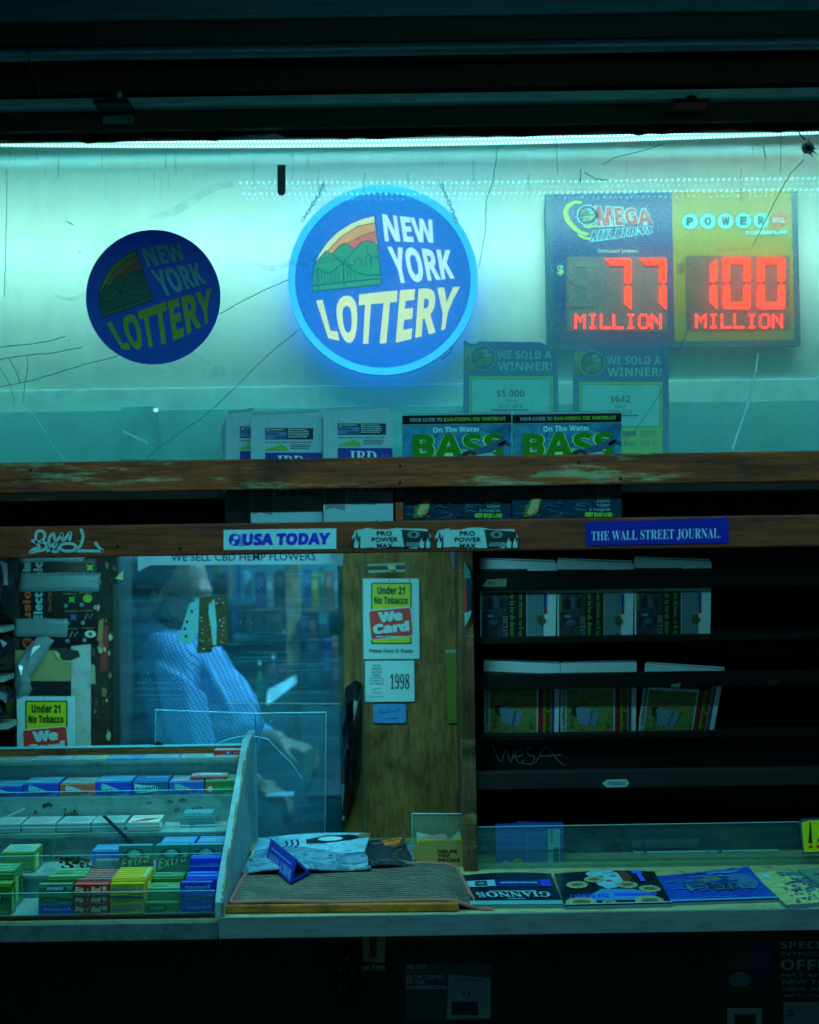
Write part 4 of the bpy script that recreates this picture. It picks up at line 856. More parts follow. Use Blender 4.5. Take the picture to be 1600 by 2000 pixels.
b = MB(); b.slab([(870, 1273), (904, 1270), (907, 1411), (874, 1413)], F, 0.002, ink((96, 104, 20), 0.6, 0.2), 0.001); b.face([(870, 1269), (904, 1268), (904, 1275), (870, 1275)], F, 0.002, ink((110, 150, 130)))
b.build('olive_card', label='tall olive green card on the plywood beside the rack pilaster', cat='card')
b = MB(); b.slab([(880, 1078), (890, 1078), (891, 1110), (884, 1108)], F, 0.001, ink((70, 110, 140), 0.5), 0.001); b.build('blue_scrap', label='small blue scrap stuck at the top right of the plywood panel', cat='paper scrap')
b = MB(); F2 = Pl(YK + 0.02); b.slab([(906, 1096), (918, 1116), (919, 1128), (906, 1128)], F2, 0.004, ink((40, 90, 92)), 0.03); b.slab([(906, 1145), (911, 1145), (911, 1196), (906, 1200)], F2, 0.004, ink((160, 34, 30)), 0.03); b.face([(906, 1196), (920, 1190), (918, 1202), (907, 1222)], F2, 0.031, ink((90, 140, 130))); b.face([(909, 1128), (920, 1128), (920, 1192), (911, 1194)], F2, 0.0308, ink((12, 24, 34)))
b.build('narrow_sign', label='narrow dark sign with a red edge seen edge on at the pilaster', cat='sign')
b = MB(); F = Pl(YW - 0.008); blk = painted('black_plastic', (8, 10, 14), (16, 18, 24), 12, 0.28, 0.3)
def bag(b, pts, F, depth, mat, seed, nx=7):
    """crumpled hanging plastic: a closed pillow on the given outline"""
    rd = random.Random(seed); cx = sum(p[0] for p in pts) / len(pts); cy = sum(p[1] for p in pts) / len(pts); n = len(pts); ring = []
    for k, (sc, dd) in enumerate(((1.0, 0.0), (0.72, 0.7), (0.4, 0.9))):
        ring.append([F(cx + (x - cx) * sc, cy + (y - cy) * sc, depth * dd * rd.uniform(0.55, 1.3)) for x, y in pts])
    vs = sum(ring, []) + [F(cx, cy, depth)]; fs = [(k * n + i, k * n + (i + 1) % n, (k + 1) * n + (i + 1) % n, (k + 1) * n + i) for k in range(2) for i in range(n)] + [(2 * n + i, 2 * n + (i + 1) % n, 3 * n) for i in range(n)] + [tuple(range(n))]
    b.add(vs, fs, mat)
bag(b, [(674, 1344), (694, 1328), (706, 1334), (708, 1400), (706, 1500), (694, 1560), (680, 1600), (666, 1610), (672, 1540), (668, 1470), (664, 1400), (676, 1366)], F, 0.045, blk, 3)
b.build('hanging_bag', label='black plastic bag hanging on the plywood edge right of the hatch', cat='bag')
b = MB(); b.tube([F(671, 1530, 0.01), F(671, 1600, 0.012)], 0.003, ink((90, 150, 160), 0.3)); b.build('pen', label='pale pen hanging point down beside the black bag', cat='pen')

# far left pier: poster, tapes, plastic
F = Pl(YW - 0.024); b = MB(); bk = ink((12, 13, 15), 0.35, 0.3); org = ink((206, 84, 34)); cyn = ink((110, 180, 180)); X = lambda x, y: (x / 4.546, 1060 + y / 4.546)
b.slab([X(180, 160), X(855, 140), X(860, 905), X(185, 940)], F, 0.003, bk, 0.001)
def up(mb, s_, x0, x1, y0, y1, mt, st='bold', off=0.02, h=0.0018):      # lettering that climbs the poster, read bottom to top
    mb.text(s_, [X(x0, y1), X(x0, y0), X(x1, y0), X(x1, y1)], F, h, mt, st, off)
up(b, 'Infusions', 205, 275, 260, 900, org); up(b, 'Electronic', 300, 380, 170, 690, cyn); up(b, 'Hookah & Vapor', 325, 382, 165, 270, org); up(b, 'One Of The', 430, 458, 435, 610, org, 'sans', 0.01); up(b, 'Best', 205, 275, 165, 255, cyn)
b.ell(*X(250, 890), 11, 9, F, 0.0016, org); b.ell(*X(250, 890), 8, 6.5, F, 0.0019, bk); b.stroke([X(222, 910), X(250, 860), X(280, 905)], 2, F, 0.0021, org)
for i, (x0, y0, c, kind) in enumerate(((560, 450, (90, 160, 30), 's'), (700, 440, (120, 170, 40), 'o'), (575, 605, (60, 80, 150), 's'), (710, 600, (150, 120, 90), 't'), (575, 760, (130, 130, 130), 't'), (725, 755, (190, 190, 170), 'e'), (575, 170, (180, 60, 50), 't'), (720, 165, (110, 190, 40), 's'))):
    b.rect(*X(x0, y0), *X(x0 + 118, y0 + 6), F, 0.0016, ink((170, 110, 40)) if i % 2 else ink((110, 140, 60))); mt = ink(c); c0 = X(x0 + 80, y0 + 55)
    if kind == 'o': b.ell(*c0, 9, 8, F, 0.0018, mt)
    elif kind == 's': b.face([(c0[0] + (9 if k % 2 else 4) * math.cos(k * math.pi / 4), c0[1] + (9 if k % 2 else 4) * math.sin(k * math.pi / 4)) for k in range(8)], F, 0.0018, mt)
    elif kind == 'e': b.ell(*c0, 11, 7, F, 0.0018, mt); b.ell(*c0, 4, 4, F, 0.0022, ink((150, 100, 30))); b.ell(*c0, 1.8, 1.8, F, 0.0026, bk)
    else: b.stroke([(c0[0] - 8, c0[1] + 6), (c0[0] - 2, c0[1] - 7), (c0[0] + 2, c0[1] + 4), (c0[0] + 8, c0[1] - 6)], 2, F, 0.0018, mt)
    b.ell(*X(x0 + 28, y0 + 110), 4, 4, F, 0.0018, ink((90, 130, 130)))
b.build('product_poster', label='black poster with orange and green pictures and upright lettering taped to the left pier', cat='poster')
m_tape = painted('silver_tape', (92, 116, 118), (124, 146, 146), 9, 0.35, 0.25, 0.2, streak=(1, 1, 4))
def tape(pts, lab, h):
    b = MB(); q = pts; n = 10
    def fn(u, v):
        x = (q[0][0] * (1 - u) + q[1][0] * u) * (1 - v) + (q[3][0] * (1 - u) + q[2][0] * u) * v; yy = (q[0][1] * (1 - u) + q[1][1] * u) * (1 - v) + (q[3][1] * (1 - u) + q[2][1] * u) * v
        return F(x + math.sin(u * 17 + v * 5) * 0.5, yy + math.sin(u * 9) * 0.7, h + 0.0016 * abs(math.sin(u * 11 + v * 4)))
    b.grid(fn, 14, 4, m_tape); b.build('tape_strip', label=lab, cat='tape', group='silver tape strips on the pier', smooth=True, solid=0.0006)
tape([X(190, 268), X(905, 262), X(880, 430), X(175, 432)], 'wide silver tape strip across the middle of the black poster', 0.0035)
tape([X(140, 670), X(610, 672), X(600, 835), X(135, 832)], 'silver tape strip across the lower half of the black poster', 0.004)
tape([X(185, 118), X(770, 112), X(750, 165), X(185, 175)], 'silver tape strip along the top edge of the black poster', 0.0035)
m_film = glass('film', (0.85, 0.95, 0.95), dust=(0.5, 0.66, 0.66), dustmin=0.35, dustmax=0.8, scale=12, refl=3.0, rough=0.18)
b = MB(); F3 = Pl(YW - 0.03); bag(b, [X(420, 830), X(330, 840), X(220, 950), X(150, 1060), X(130, 1250), X(150, 1420), X(240, 1380), X(290, 1300), X(250, 1230), X(360, 1080), X(480, 870)], F3, 0.03, m_film, 9)
b.build('plastic_wrap', label='crumpled clear plastic wrap hanging below the tape on the left pier', cat='plastic wrap')
b = MB(); b.slab([X(490, 945), X(560, 930), X(700, 960), X(715, 1010), X(620, 1050), X(560, 1055), X(500, 1020)], F, 0.002, ink((36, 44, 36)), 0.002); b.stroke([X(500, 960), X(520, 1020), X(560, 1052), X(640, 1050)], 2.2, F, 0.003, ink((190, 186, 140))); b.face([X(490, 960), X(530, 975), X(540, 1030), X(505, 1020)], F, 0.0032, ink((180, 176, 130)))
b.build('torn_sticker', label='dark torn sticker with pale ragged rim under the black poster', cat='sticker')
for k, (y0, y1, lab) in enumerate(((1070, 1210, 'topmost black wrapped packet on the left side shelves'), (1232, 1310, 'middle black wrapped packet on the left side shelves'), (1332, 1404, 'lowest black wrapped packet on the left side shelves'))):
    b = MB(); bag(b, [(-20, y0), (8, y0 + 4), (26, y0 + 14), (28, (y0 + y1) / 2), (24, y1 - 2), (0, y1), (-20, y1)], Pl(0.56), 0.05, blk, 20 + k); b.build('wrapped_packet', label=lab, cat='packet', group='black packets on the side shelves')

# stickers on the outside of the hatch pane
F = Pl(YW - 0.0035); b = MB(); br = painted('torn_brown', (46, 40, 18), (92, 82, 40), 16, 0.7, 0.6, spots=True); X = lambda x, y: (200 + x / 3.2, 1060 + y / 3.2)
b.slab([X(665, 335), X(775, 340), X(790, 635), X(720, 645), X(690, 655), X(680, 685), X(590, 690), X(600, 560), X(608, 350)], F, 0.001, br, 0.001); rd = random.Random(6); tw = ink((120, 176, 180), 0.5)
b.face([X(668, 380), X(700, 350), X(708, 430), X(716, 520), X(712, 640), X(690, 640), X(680, 520), X(664, 440)], F, 0.0018, tw)
for i in range(46):
    x, yv = rd.uniform(600, 775), rd.uniform(345, 680); w = rd.uniform(6, 22); hh = rd.uniform(2, 9); x = min(x, 765 - w); b.face([X(x, yv), X(x + w, yv - 3), X(x + w * .9, yv + hh), X(x + w * .2, yv + hh * .8)], F, 0.0022 + i * 2e-5, (tw, ink((24, 24, 10)), ink((150, 140, 96)))[i % 3] if yv < 640 or x < 660 else br)
b.build('torn_sticker', label='brown scraped sticker left on the hatch pane in front of the vendor', cat='sticker')
b = MB(); b.slab([X(545, 380), X(605, 352), X(600, 560), X(545, 640), X(472, 608)], F, 0.001, ink((100, 168, 172), 0.5), 0.0); 
for x, yv in ((560, 428), (530, 494), (516, 538), (524, 585)): b.ell(*X(x, yv), 3.0, 3.0, F, 0.001, ink((60, 50, 40))); b.ell(*X(x, yv), 1.5, 1.5, F, 0.0014, ink((20, 20, 16)))
b.build('pale_scrap', label='pale torn scrap with four dark dots beside the brown sticker on the hatch pane', cat='paper scrap')
# loose acrylic guard standing on the counter in front of the hatch
m_acr = glass('acrylic', (0.80, 0.97, 0.99), dust=(0.25, 0.6, 0.66), dustmin=0.02, dustmax=0.14, scale=5, refl=1.0); m_edge = ink((120, 200, 206), 0.25)  # pale edge colour stands for light caught in the acrylic edges
YG = 0.56; F = Pl(YG); b = MB(); gpts = [(304, 1386), (380, 1389), (498, 1393), (637, 1391), (636, 1662), (304, 1668)]
gd = thing('acrylic_guard', 'clear acrylic guard sheet with a curved cut standing in front of the vendor', 'guard sheet', P(470, 1664, YG))
b.slab(gpts, F, 0.004, m_acr); b.build('sheet', gd)
b = MB(); b.tube([F(*p, 0.001) for p in gpts[:4]], 0.0012, m_edge, 5); b.tube([F(304, 1386, 0), F(304, 1460, 0)], 0.0008, m_edge, 5); b.tube([F(637, 1391, 0), F(635, 1640, 0)], 0.0008, m_edge, 5); b.tube([F(498, 1393, .001), F(501, 1450, .001)], 0.0011, ink((16, 40, 44)), 5); b.build('edge', gd)
b = MB(); b.tube([F(405 + 170 * t, 1465 - 28 * math.sin(math.pi * min(1, t * 1.0) ** 0.9) + 0 * t, 0.003) for t in [i / 20 for i in range(15)]] + [F(545, 1466, .003), F(570, 1490, .003), F(590, 1520, .003)], 0.0013, m_edge, 5); b.build('cut_edge', gd)
b = MB(); b.rr(304, 1448, 318, 1458, 3, F, 0.006, ink((14, 20, 24)), 12, slab=0.006); b.build('clip', gd)

# ================================================================== MAGAZINE RACK, RIGHT
def vtext(mb, s_, x0, x1, y0, y1, F, h, mt, st='bold', off=0.0):       # lettering turned a quarter clockwise (reads downwards)
    mb.text(s_, [(x1, y0), (x1, y1), (x0, y1), (x0, y0)], F, h, mt, st, off)
pap = ink((214, 226, 226), 0.75, 0.15); bk = ink((20, 24, 26)); f = 0.0006
def roman(x0, y0, y1, label):
    b = MB(); F = Pl(0.385); X = lambda x, y: (x0 + x, y0 + y); h = y1 - y0
    b.slab([X(0, 4), X(2, 1), X(148, 8), X(150, 12), X(147, h), X(0, h)], F, 0.012, pap)
    for k in range(3): b.slab([X(1, 2 - 2 * k), X(146, 7 - 2 * k), X(146, 40), X(1, 40)], Pl(0.390 + 0.003 * k), 0.002, (pap, m_fold)[k % 2])
    b.rect(*X(0, 20), *X(92, 36), F, f, ink((40, 50, 54))); b.rect(*X(60, 20), *X(92, 32), F, f * 1.5, bk); b.text('h', X(64, 21) + X(72, 31), F, f * 2, ink((90, 140, 60)), 'serif')
    b.rect(*X(3, 66), *X(54, h - 2), F, f, photo(((14, 16, 20), (60, 76, 90), (30, 36, 40), (120, 110, 96)), 30.0, 1, .6)); b.rect(*X(54, 66), *X(90, h - 2), F, f, ink((14, 26, 26)))
    for i, (px, py, w, hh) in enumerate(((14, 74, 9, 26), (26, 70, 8, 30), (38, 76, 7, 22), (16, 118, 18, 12))): b.ell(*X(px + w / 2, py + hh / 2), w / 2, hh / 2, F, f * 2, (ink((16, 20, 28)), ink((70, 90, 110)))[i % 2], 12)
    b.ell(*X(20, 112), 7, 3, F, f * 2.4, ink((80, 140, 170)), 8); b.rect(*X(42, 110), *X(54, h - 2), F, f * 2, ink((60, 40, 44)))
    vtext(b, 'DICTATO', x0 + 44, x0 + 54, y0 + 112, y0 + h - 4, F, f * 3, ink((140, 150, 150)), 'serif')
    vtext(b, 'pie in loc de democr', x0 + 56, x0 + 68, y0 + 66, y0 + h - 4, F, f * 2, ink((110, 160, 70)), 'serif'); vtext(b, 'inte dictator, sa fi epis', x0 + 74, x0 + 84, y0 + 66, y0 + h - 4, F, f * 2, ink((110, 160, 70)), 'serif')
    vtext(b, 'romaner', x0 + 2, x0 + 8, y0 + 66, y0 + 104, F, f * 2, ink((120, 150, 60)), 'serif')
    b.rect(*X(91, 66), *X(124, h - 2), F, f, ink((120, 146, 152)))
    for i in range(6): 
        for k in range(14): b.rect(*X(94 + i * 5, 70 + k * 6.6), *X(96 + i * 5, 75 + k * 6.6), F, f * 2, ink((80, 104, 112)))
    b.rect(*X(124, 68), *X(130, 94), F, f * 2, ink((40, 60, 160))); b.rect(*X(124, 94), *X(130, 108), F, f * 2, ink((180, 60, 60))); b.face([X(112, 112), X(122, 110), X(128, 122), X(120, 132), X(112, 124)], F, f * 3, ink((80, 90, 40)))
    return b.build('newspaper', label=label, cat='newspaper', group='newspapers in the upper rack row')
roman(938, 1091, 1252, 'leftmost sideways folded newspaper in the upper row of the dark rack'); roman(1089, 1092, 1251, 'middle sideways folded newspaper in the upper row of the dark rack'); roman(1240, 1089, 1250, 'rightmost sideways folded newspaper in the upper row of the dark rack')
def journal(pts_top, quad, label):
    b = MB(); F = Pl(0.39); tl, tr, br_, bl = quad
    def X(u, v): return tuple((tl[i] * (1 - u) + tr[i] * u) * (1 - v) + (bl[i] * (1 - u) + br_[i] * u) * v for i in (0, 1))
    b.slab([tl, tr, br_, bl], F, 0.010, pap)
    for k in range(3): b.slab([X(0.01, -0.012 * k), X(0.99, -0.018 * k), X(0.99, .3), X(0.01, .3)], Pl(0.394 + 0.003 * k), 0.002, (pap, m_fold)[k % 2])
    R_ = lambda u0, v0, u1, v1, h, mt: b.face([X(u0, v0), X(u1, v0), X(u1, v1), X(u0, v1)], F, h, mt)
    R_(0.0, 0.14, 0.86, 0.32, f, photo(((30, 26, 20), (90, 84, 50), (50, 40, 30)), 30, 1, .6)); R_(0.08, 0.36, 0.70, 0.98, f, photo(((50, 60, 30), (120, 140, 60), (150, 150, 80), (70, 96, 50), (140, 110, 60)), 26.0, 1.5, .6)); R_(0.72, 0.2, 0.79, 0.98, f, ink((150, 34, 40))); R_(0.79, 0.2, 0.90, 0.98, f, ink((150, 140, 20))); R_(0.90, 0.2, 0.935, 0.98, f, ink((40, 60, 150))); R_(0.0, 0.2, 0.07, 0.98, f, ink((180, 190, 186)))
    b.face([X(0.2, .62), X(0.28, .60), X(.52, .68), X(.46, .88), X(.24, .84)], F, f * 2, ink((120, 150, 170))); b.ell(*X(0.2, .66), 9, 11, F, f * 1.6, ink((60, 50, 40))); b.ell(*X(0.56, .5), 12, 8, F, f * 1.6, ink((130, 120, 60)))
    b.text('Romanian Journal', [X(0.895, .22), X(0.895, .97), X(0.80, .97), X(0.80, .22)], F, f * 2, bk, 'bold', 0.01)
    b.text('Sarbatori fericite', [X(0.46, .66), X(0.42, .86), X(0.34, .84), X(0.38, .64)], F, f * 3, ink((50, 80, 90)), 'script'); b.text('special in Pagina 17', [X(0.06, .25), X(0.06, .96), X(0.02, .96), X(0.02, .25)], F, f * 2, bk, 'bold')
    return b.build('newspaper', label=label, cat='newspaper', group='newspapers in the lower rack row')
journal(0, ((945, 1290), (1094, 1297), (1091, 1437), (946, 1437)), 'leftmost colour newspaper in the lower row of the dark rack'); journal(0, ((1095, 1296), (1244, 1294), (1242, 1436), (1095, 1437)), 'middle colour newspaper in the lower row of the dark rack'); journal(0, ((1262, 1296), (1416, 1308), (1392, 1438), (1246, 1437)), 'slanting colour newspaper at the right of the lower rack row')
F = Pl(YL - 0.001)
b = MB(); b.slab([(942, 1146), (952, 1132), (990, 1130), (989, 1146)], F, 0.001, ink((110, 124, 90), 0.6), 0.0); b.text('3nt', (952, 1135, 966, 1141), F, 0.001, ink((30, 40, 40)), 'bold'); b.build('shelf_tag', label='torn pale paper tag on the top lip of the dark rack', cat='tag')
b = MB(); F2 = Pl(YL - 0.021); b.slab([(1176, 1530), (1186, 1523), (1224, 1522), (1229, 1530), (1224, 1537), (1186, 1538)], F2, 0.001, ink((120, 150, 150)), 0.0); b.lines(1188, 1527, 1222, 1534, 2, F2, 0.001, ink((60, 90, 90)), 0.5, 4, 0); b.build('price_label', label='pale oval ended label on the lowest lip of the dark rack', cat='label')
b = MB(); b.slab([(1309, 1341), (1313, 1336), (1331, 1334), (1326, 1344)], F, 0.001, ink((110, 130, 120)), 0.0); b.build('tape_scrap', label='small pale tape scrap on the second lip of the dark rack', cat='tape')
b = MB(); b.slab([(1500, 1330), (1522, 1326), (1522, 1336), (1502, 1338)], F, 0.001, ink((44, 52, 40)), 0.0); b.build('tape_scrap', label='dim olive scrap at the right end of the second rack lip', cat='tape')
# glass front of the lower rack and the goods behind it
m_rg = glass('rack_glass', (0.76, 0.92, 0.88), dust=(0.16, 0.40, 0.40), dustmin=0.05, dustmax=0.17, scale=5, refl=1.0, rough=0.02, trans=0.3)
F = Pl(0.345); rg = thing('rack_glass', 'dusty glass sheet standing along the counter in front of the dark rack', 'glass sheet', P(1260, 1703, 0.345))
b = MB(); b.slab([(918, 1616), (1720, 1603), (1720, 1690), (918, 1700)], F, 0.005, m_rg); b.build('sheet', rg); b = MB(); b.tube([F(918, 1616, -.002), F(1720, 1603, -.002)], 0.0013, ink((110, 150, 150), 0.25), 5); b.build('edge', rg)
b = MB(); b.slab([(917, 1618), (929, 1617), (930, 1686), (918, 1692)], F, 0.012, m_pil, 0.004); b.build('end_clip', rg)
b = MB(); F = Pl(0.40); b.slab([(968, 1612), (1100, 1608), (1103, 1694), (971, 1698)], F, 0.04, ink((34, 76, 168), 0.4)); b.slab([(1010, 1604), (1060, 1606), (1060, 1640), (1010, 1640)], Pl(0.41), 0.002, ink((30, 60, 120)))
b.rect(1070, 1619, 1094, 1692, F, f, ink((130, 170, 180))); 
for k in range(12): b.rect(1081, 1655 + k * 2.8, 1092, 1656.2 + k * (2.8) + (k % 3) * 0.5, F, f * 2, bk)
b.text('PRICE 9.95', [(1080, 1622), (1080, 1646), (1074, 1646), (1074, 1622)], F, f * 2, bk, 'sans'); b.ell(1011, 1686, 10, 10, F, f * 2, ink((190, 160, 20))); b.ell(1011, 1686, 5, 5, F, f * 3, ink((150, 120, 20)))
for i in range(9): b.lines(1028 + i * 4.4, 1625, 1030.4 + i * 4.4, 1690, 14, F, f, ink((70, 120, 180)), 0.7, i, 0)
b.face([(975, 1696), (985, 1680), (1000, 1684), (1005, 1696)], F, f * 2, ink((120, 170, 190))); b.build('boxed_book', label='blue box with a barcode strip behind the rack glass', cat='box')
for k, (x0, y0, x1, y1, yv, lab) in enumerate(((1240, 1668, 1378, 1696, 0.47, 'lower pale stacked book behind the rack glass, nearest the middle'), (1236, 1637, 1366, 1664, 0.50, 'upper pale book on the middle pile behind the rack glass'), (1386, 1666, 1520, 1692, 0.47, 'pale thick book lying alone behind the rack glass at right'))):
    b = MB(); a = P(x0, y1, yv); c = P(x1, y0, yv); z0 = max(ZC + 0.001, a.z); b.box(a.x, c.x, yv, yv + 0.10, z0 + 0.004, c.z - 0.004, ink((220, 232, 230), 0.7)); b.box(a.x - 0.002, c.x + 0.002, yv - 0.003, yv + 0.102, c.z - 0.004, c.z, ink((180, 206, 210))); b.box(a.x - 0.002, c.x + 0.002, yv - 0.003, yv + 0.102, z0, z0 + 0.004, ink((170, 196, 200)))
    b.box(a.x + 0.02, a.x + 0.028, yv - 0.004, yv - 0.002, z0 + .006, c.z - .006, ink((40, 70, 90))); b.build('stacked_book', label=lab, cat='book', bevel=0.001, group='books behind the rack glass')
b = MB(); F = Pl(0.338); b.slab([(1560, 1604), (1566, 1599), (1660, 1594), (1660, 1664), (1568, 1668)], F, 0.002, ink((14, 70, 100)), 0.002); b.slab([(1565, 1606), (1580, 1602), (1655, 1600), (1655, 1660), (1570, 1664)], F, 0.001, ink((214, 200, 14), 0.4, 0.1), 0.003)
b.face([(1581, 1605), (1583, 1605), (1586, 1646), (1578, 1646)], F, 0.0035, ink((10, 40, 30))); b.face([(1579, 1651), (1586, 1650), (1587, 1655), (1580, 1656)], F, 0.0035, ink((190, 60, 30))); b.text('A', (1594, 1612, 1640, 1645), F, 0.0035, ink((10, 40, 60)), 'bold', 0.03); b.face([(1594, 1650), (1630, 1648), (1630, 1653), (1594, 1655)], F, 0.0035, ink((190, 60, 30)))
b.build('yellow_card', label='yellow notice card with dark capital at the far right on the rack glass', cat='card')

# ================================================================== MAGAZINES LYING ON THE COUNTER
def flatmag(quad, lab, draw, z=0.004, th=0.005, curl=0.0, name='magazine'):
    """a magazine lying on the counter; quad = far-left, far-right, near-right, near-left in the photo"""
    W4 = [Pz(x, y, ZC + z + th) for x, y in quad]
    class Fr:
        flip = 1
        def __call__(s, u, v, h=0.0):
            p = (W4[0] * (1 - u) + W4[1] * u) * (1 - v) + (W4[3] * (1 - u) + W4[2] * u) * v
            return p + Vector((0, 0, h + 0.004 * math.sin(u * 3.1) * (1 - v) * (1 if curl == 0 else 0) + curl * (1 - v) ** 2 * u * u))
    F = Fr(); b = MB(); n = 8
    b.grid(lambda u, v: F(u, v, 0), n, n, draw[0]); b.grid(lambda u, v: F(u, v, -th), n, n, m_news)
    for k in range(n):
        for e0, e1 in (((k / n, 1), ((k + 1) / n, 1)), ((k / n, 0), ((k + 1) / n, 0)), ((0, k / n), (0, (k + 1) / n)), ((1, k / n), (1, (k + 1) / n))):
            b.add([F(*e0, 0), F(*e1, 0), F(*e1, -th), F(*e0, -th)], [(0, 1, 2, 3)], m_fold)
    draw[1](b, F); return b.build(name, label=lab, cat='magazine')
g = 0.0012
def d_cigar(b, F):
    c = ink((130, 176, 186), 0.3)
    b.text('GIANNOS', [(0.90, 0.78), (0.14, 0.78), (0.10, 0.62), (0.90, 0.62)][::1], F, g, c, 'serif', 0.01)
    b.rect(0.26, .585, 0.76, .61, F, g, ink((110, 150, 150))); b.rect(0.03, .24, .34, .44, F, g, ink((110, 160, 176))); b.rect(.12, .27, .25, .42, F, g * 1.5, ink((16, 40, 60))); b.ell(.185, .36, .04, .03, F, g * 2, ink((90, 130, 140))); b.face([(.34, .26), (.9, .24), (.92, .44), (.34, .46)], F, g * 0.8, ink((24, 40, 120), .4, .5)); b.rect(.84, .24, .95, .46, F, g * 1.4, ink((40, 60, 190)))
    b.lines(.40, .34, .80, .40, 1, F, g * 1.8, c, .6, 3, 0); b.lines(.44, .82, .62, .85, 1, F, g, c, .6, 3, 0); b.rect(.0, .88, 1, 1, F, g, ink((90, 150, 150)))
flatmag(((905, 1709), (1076, 1706), (1101, 1767), (912, 1768)), 'dark magazine lying upside down on the counter beside the woven mat', (photo(((6, 12, 26), (14, 26, 46), (8, 16, 32)), 10, 1, .15), d_cigar), 0.001, 0.006)
def d_pearl(b, F):
    face = photo(((90, 150, 176), (140, 196, 210), (120, 176, 196)), 20, .5); shell = photo(((110, 110, 80), (176, 172, 130), (140, 130, 90)), 60, 1)
    b.face([(.30, .08), (.36, .02), (.55, .0), (.62, .10), (.64, .34), (.56, .52), (.46, .56), (.38, .44), (.34, .26)], F, g, face); b.ell(.66, .2, .08, .16, F, g * .8, ink((110, 50, 40), .4)); b.ell(.50, .33, .035, .02, F, g * 1.5, ink((170, 60, 70))); b.stroke([(.40, .2), (.46, .2)], .02, F, g * 1.5, bk); b.stroke([(.53, .2), (.59, .19)], .02, F, g * 1.5, bk)
    b.face([(.24, .76), (.4, .56), (.7, .58), (.86, .7), (.9, .88), (.3, .88)], F, g * 1.1, ink((60, 130, 190), .3))
    for x, y, r_ in ((.18, .42, .10), (.36, .28, .09), (.66, .46, .10), (.86, .58, .10), (.16, .92, .14), (.80, .92, .13), (.42, .95, .06)):
        pts = [(x + (r_ + .012 * (k % 2)) * math.cos(k * .2618), y + (r_ + .012 * (k % 2)) * 1.0 * math.sin(k * .2618)) for k in range(24)]; pts = [(u, min(.995, v)) for u, v in pts]
        b.face(pts, F, g * 1.6, shell); b.ell(x, min(y, .93), r_ * .6, r_ * .4, F, g * 2, ink((110, 90, 60), .4))
    b.rect(.76, .03, .86, .12, F, g * 2, ink((60, 90, 230))); b.face([(.80, .12), (.845, .12), (.86, .36), (.81, .36)], F, g * 2, ink((60, 90, 230))); b.text('THE PERFECT', [(.44, .80), (.06, .82), (.06, .72), (.44, .70)], F, g * 2.4, ink((40, 80, 220)), 'ibold'); b.face([(.50, .70), (.9, .72), (.9, .77), (.5, .76)], F, g * 2.2, ink((40, 80, 220)))
    b.rect(0, .97, 1, 1, F, g * 2.5, m_news)
flatmag(((1083, 1706), (1278, 1702), (1313, 1765), (1104, 1770)), 'dark fashion magazine with shells and a face lying on the counter', (photo(((6, 10, 18), (20, 34, 48), (10, 14, 24)), 12, 1, .15), d_pearl), 0.001, 0.006)
def d_blue(b, F):
    for i, (x, y, rx, ry, c) in enumerate(((.36, .42, .13, .16, (20, 50, 70)), (.48, .34, .18, .18, (30, 60, 80)), (.62, .46, .16, .20, (14, 34, 60)), (.52, .28, .12, .12, (70, 90, 70)), (.82, .40, .14, .22, (40, 84, 130)))): b.ell(x, y, rx, ry, F, g + i * 1e-4, photo((c, tuple(v + 40 for v in c), tuple(max(0, v - 14) for v in c)), 24, 2, .2))
    rd = random.Random(9)
    for i in range(22): x = rd.uniform(0, .6); y = rd.uniform(.02, .95); b.stroke([(x, y), (x + .1, y - .03), (x + .22, y + .01), (x + .34, y - .02)], rd.uniform(.012, .04), F, g * 1.8 + i * 2e-5, (ink((50, 110, 210), .3), ink((16, 40, 150), .3), ink((70, 130, 190), .3))[i % 3], True)
    c = ink((70, 120, 150), .3)
    for i, ch in enumerate('GUCCI'): b.text(ch, [(.92 - .16 * i, .66), (.84 - .16 * i - (.03 if ch != 'I' else -.04), .66), (.84 - .16 * i - (.03 if ch != 'I' else -.04), .44), (.92 - .16 * i, .44)], F, g * 3, c, 'sans', -0.01)
    b.rect(0, .94, 1, 1, F, g * 3, ink((70, 140, 180)))
flatmag(((1276, 1711), (1462, 1703), (1524, 1757), (1311, 1764)), 'bright blue magazine lying upside down on the counter', (photo(((14, 36, 140), (40, 90, 210), (20, 56, 170), (60, 120, 200)), 9, 3, .15, (1, 3, 1)), d_blue), 0.001, 0.004, 0.012)
def d_puz(b, F):
    yb = ink((190, 196, 120), .3); b.rect(.12, .04, 1, .2, F, g, ink((130, 200, 210)))
    b.text('WORD', [(.96, .18), (.4, .18), (.4, .05), (.96, .05)], F, g * 2, ink((60, 120, 150)), 'bold', .02); b.text('VOX', [(.98, .40), (.5, .40), (.5, .26), (.98, .26)], F, g * 2, ink((40, 90, 150)), 'bold', .03); rd = random.Random(3)
    for i in range(70): x = rd.uniform(.16, .92); y = rd.uniform(.45, .95); b.rect(x, y, x + rd.uniform(.02, .06), y + rd.uniform(.02, .05), F, g + 1e-5 * i, (ink((40, 90, 150)), ink((180, 60, 70)), ink((60, 130, 150)))[i % 3])
    b.stroke([(.3, .44), (.5, .38), (.7, .46), (.9, .40)], .03, F, g * 2, ink((40, 90, 150))); b.stroke([(.5, .62), (.7, .54), (.96, .58)], .03, F, g * 2, ink((40, 90, 150)))
flatmag(((1470, 1706), (1570, 1703), (1680, 1757), (1536, 1767)), 'pale yellow puzzle magazine at the right end of the counter', (photo(((150, 180, 130), (200, 200, 130), (176, 196, 150)), 12, 1, .25), d_puz), 0.001, 0.008)
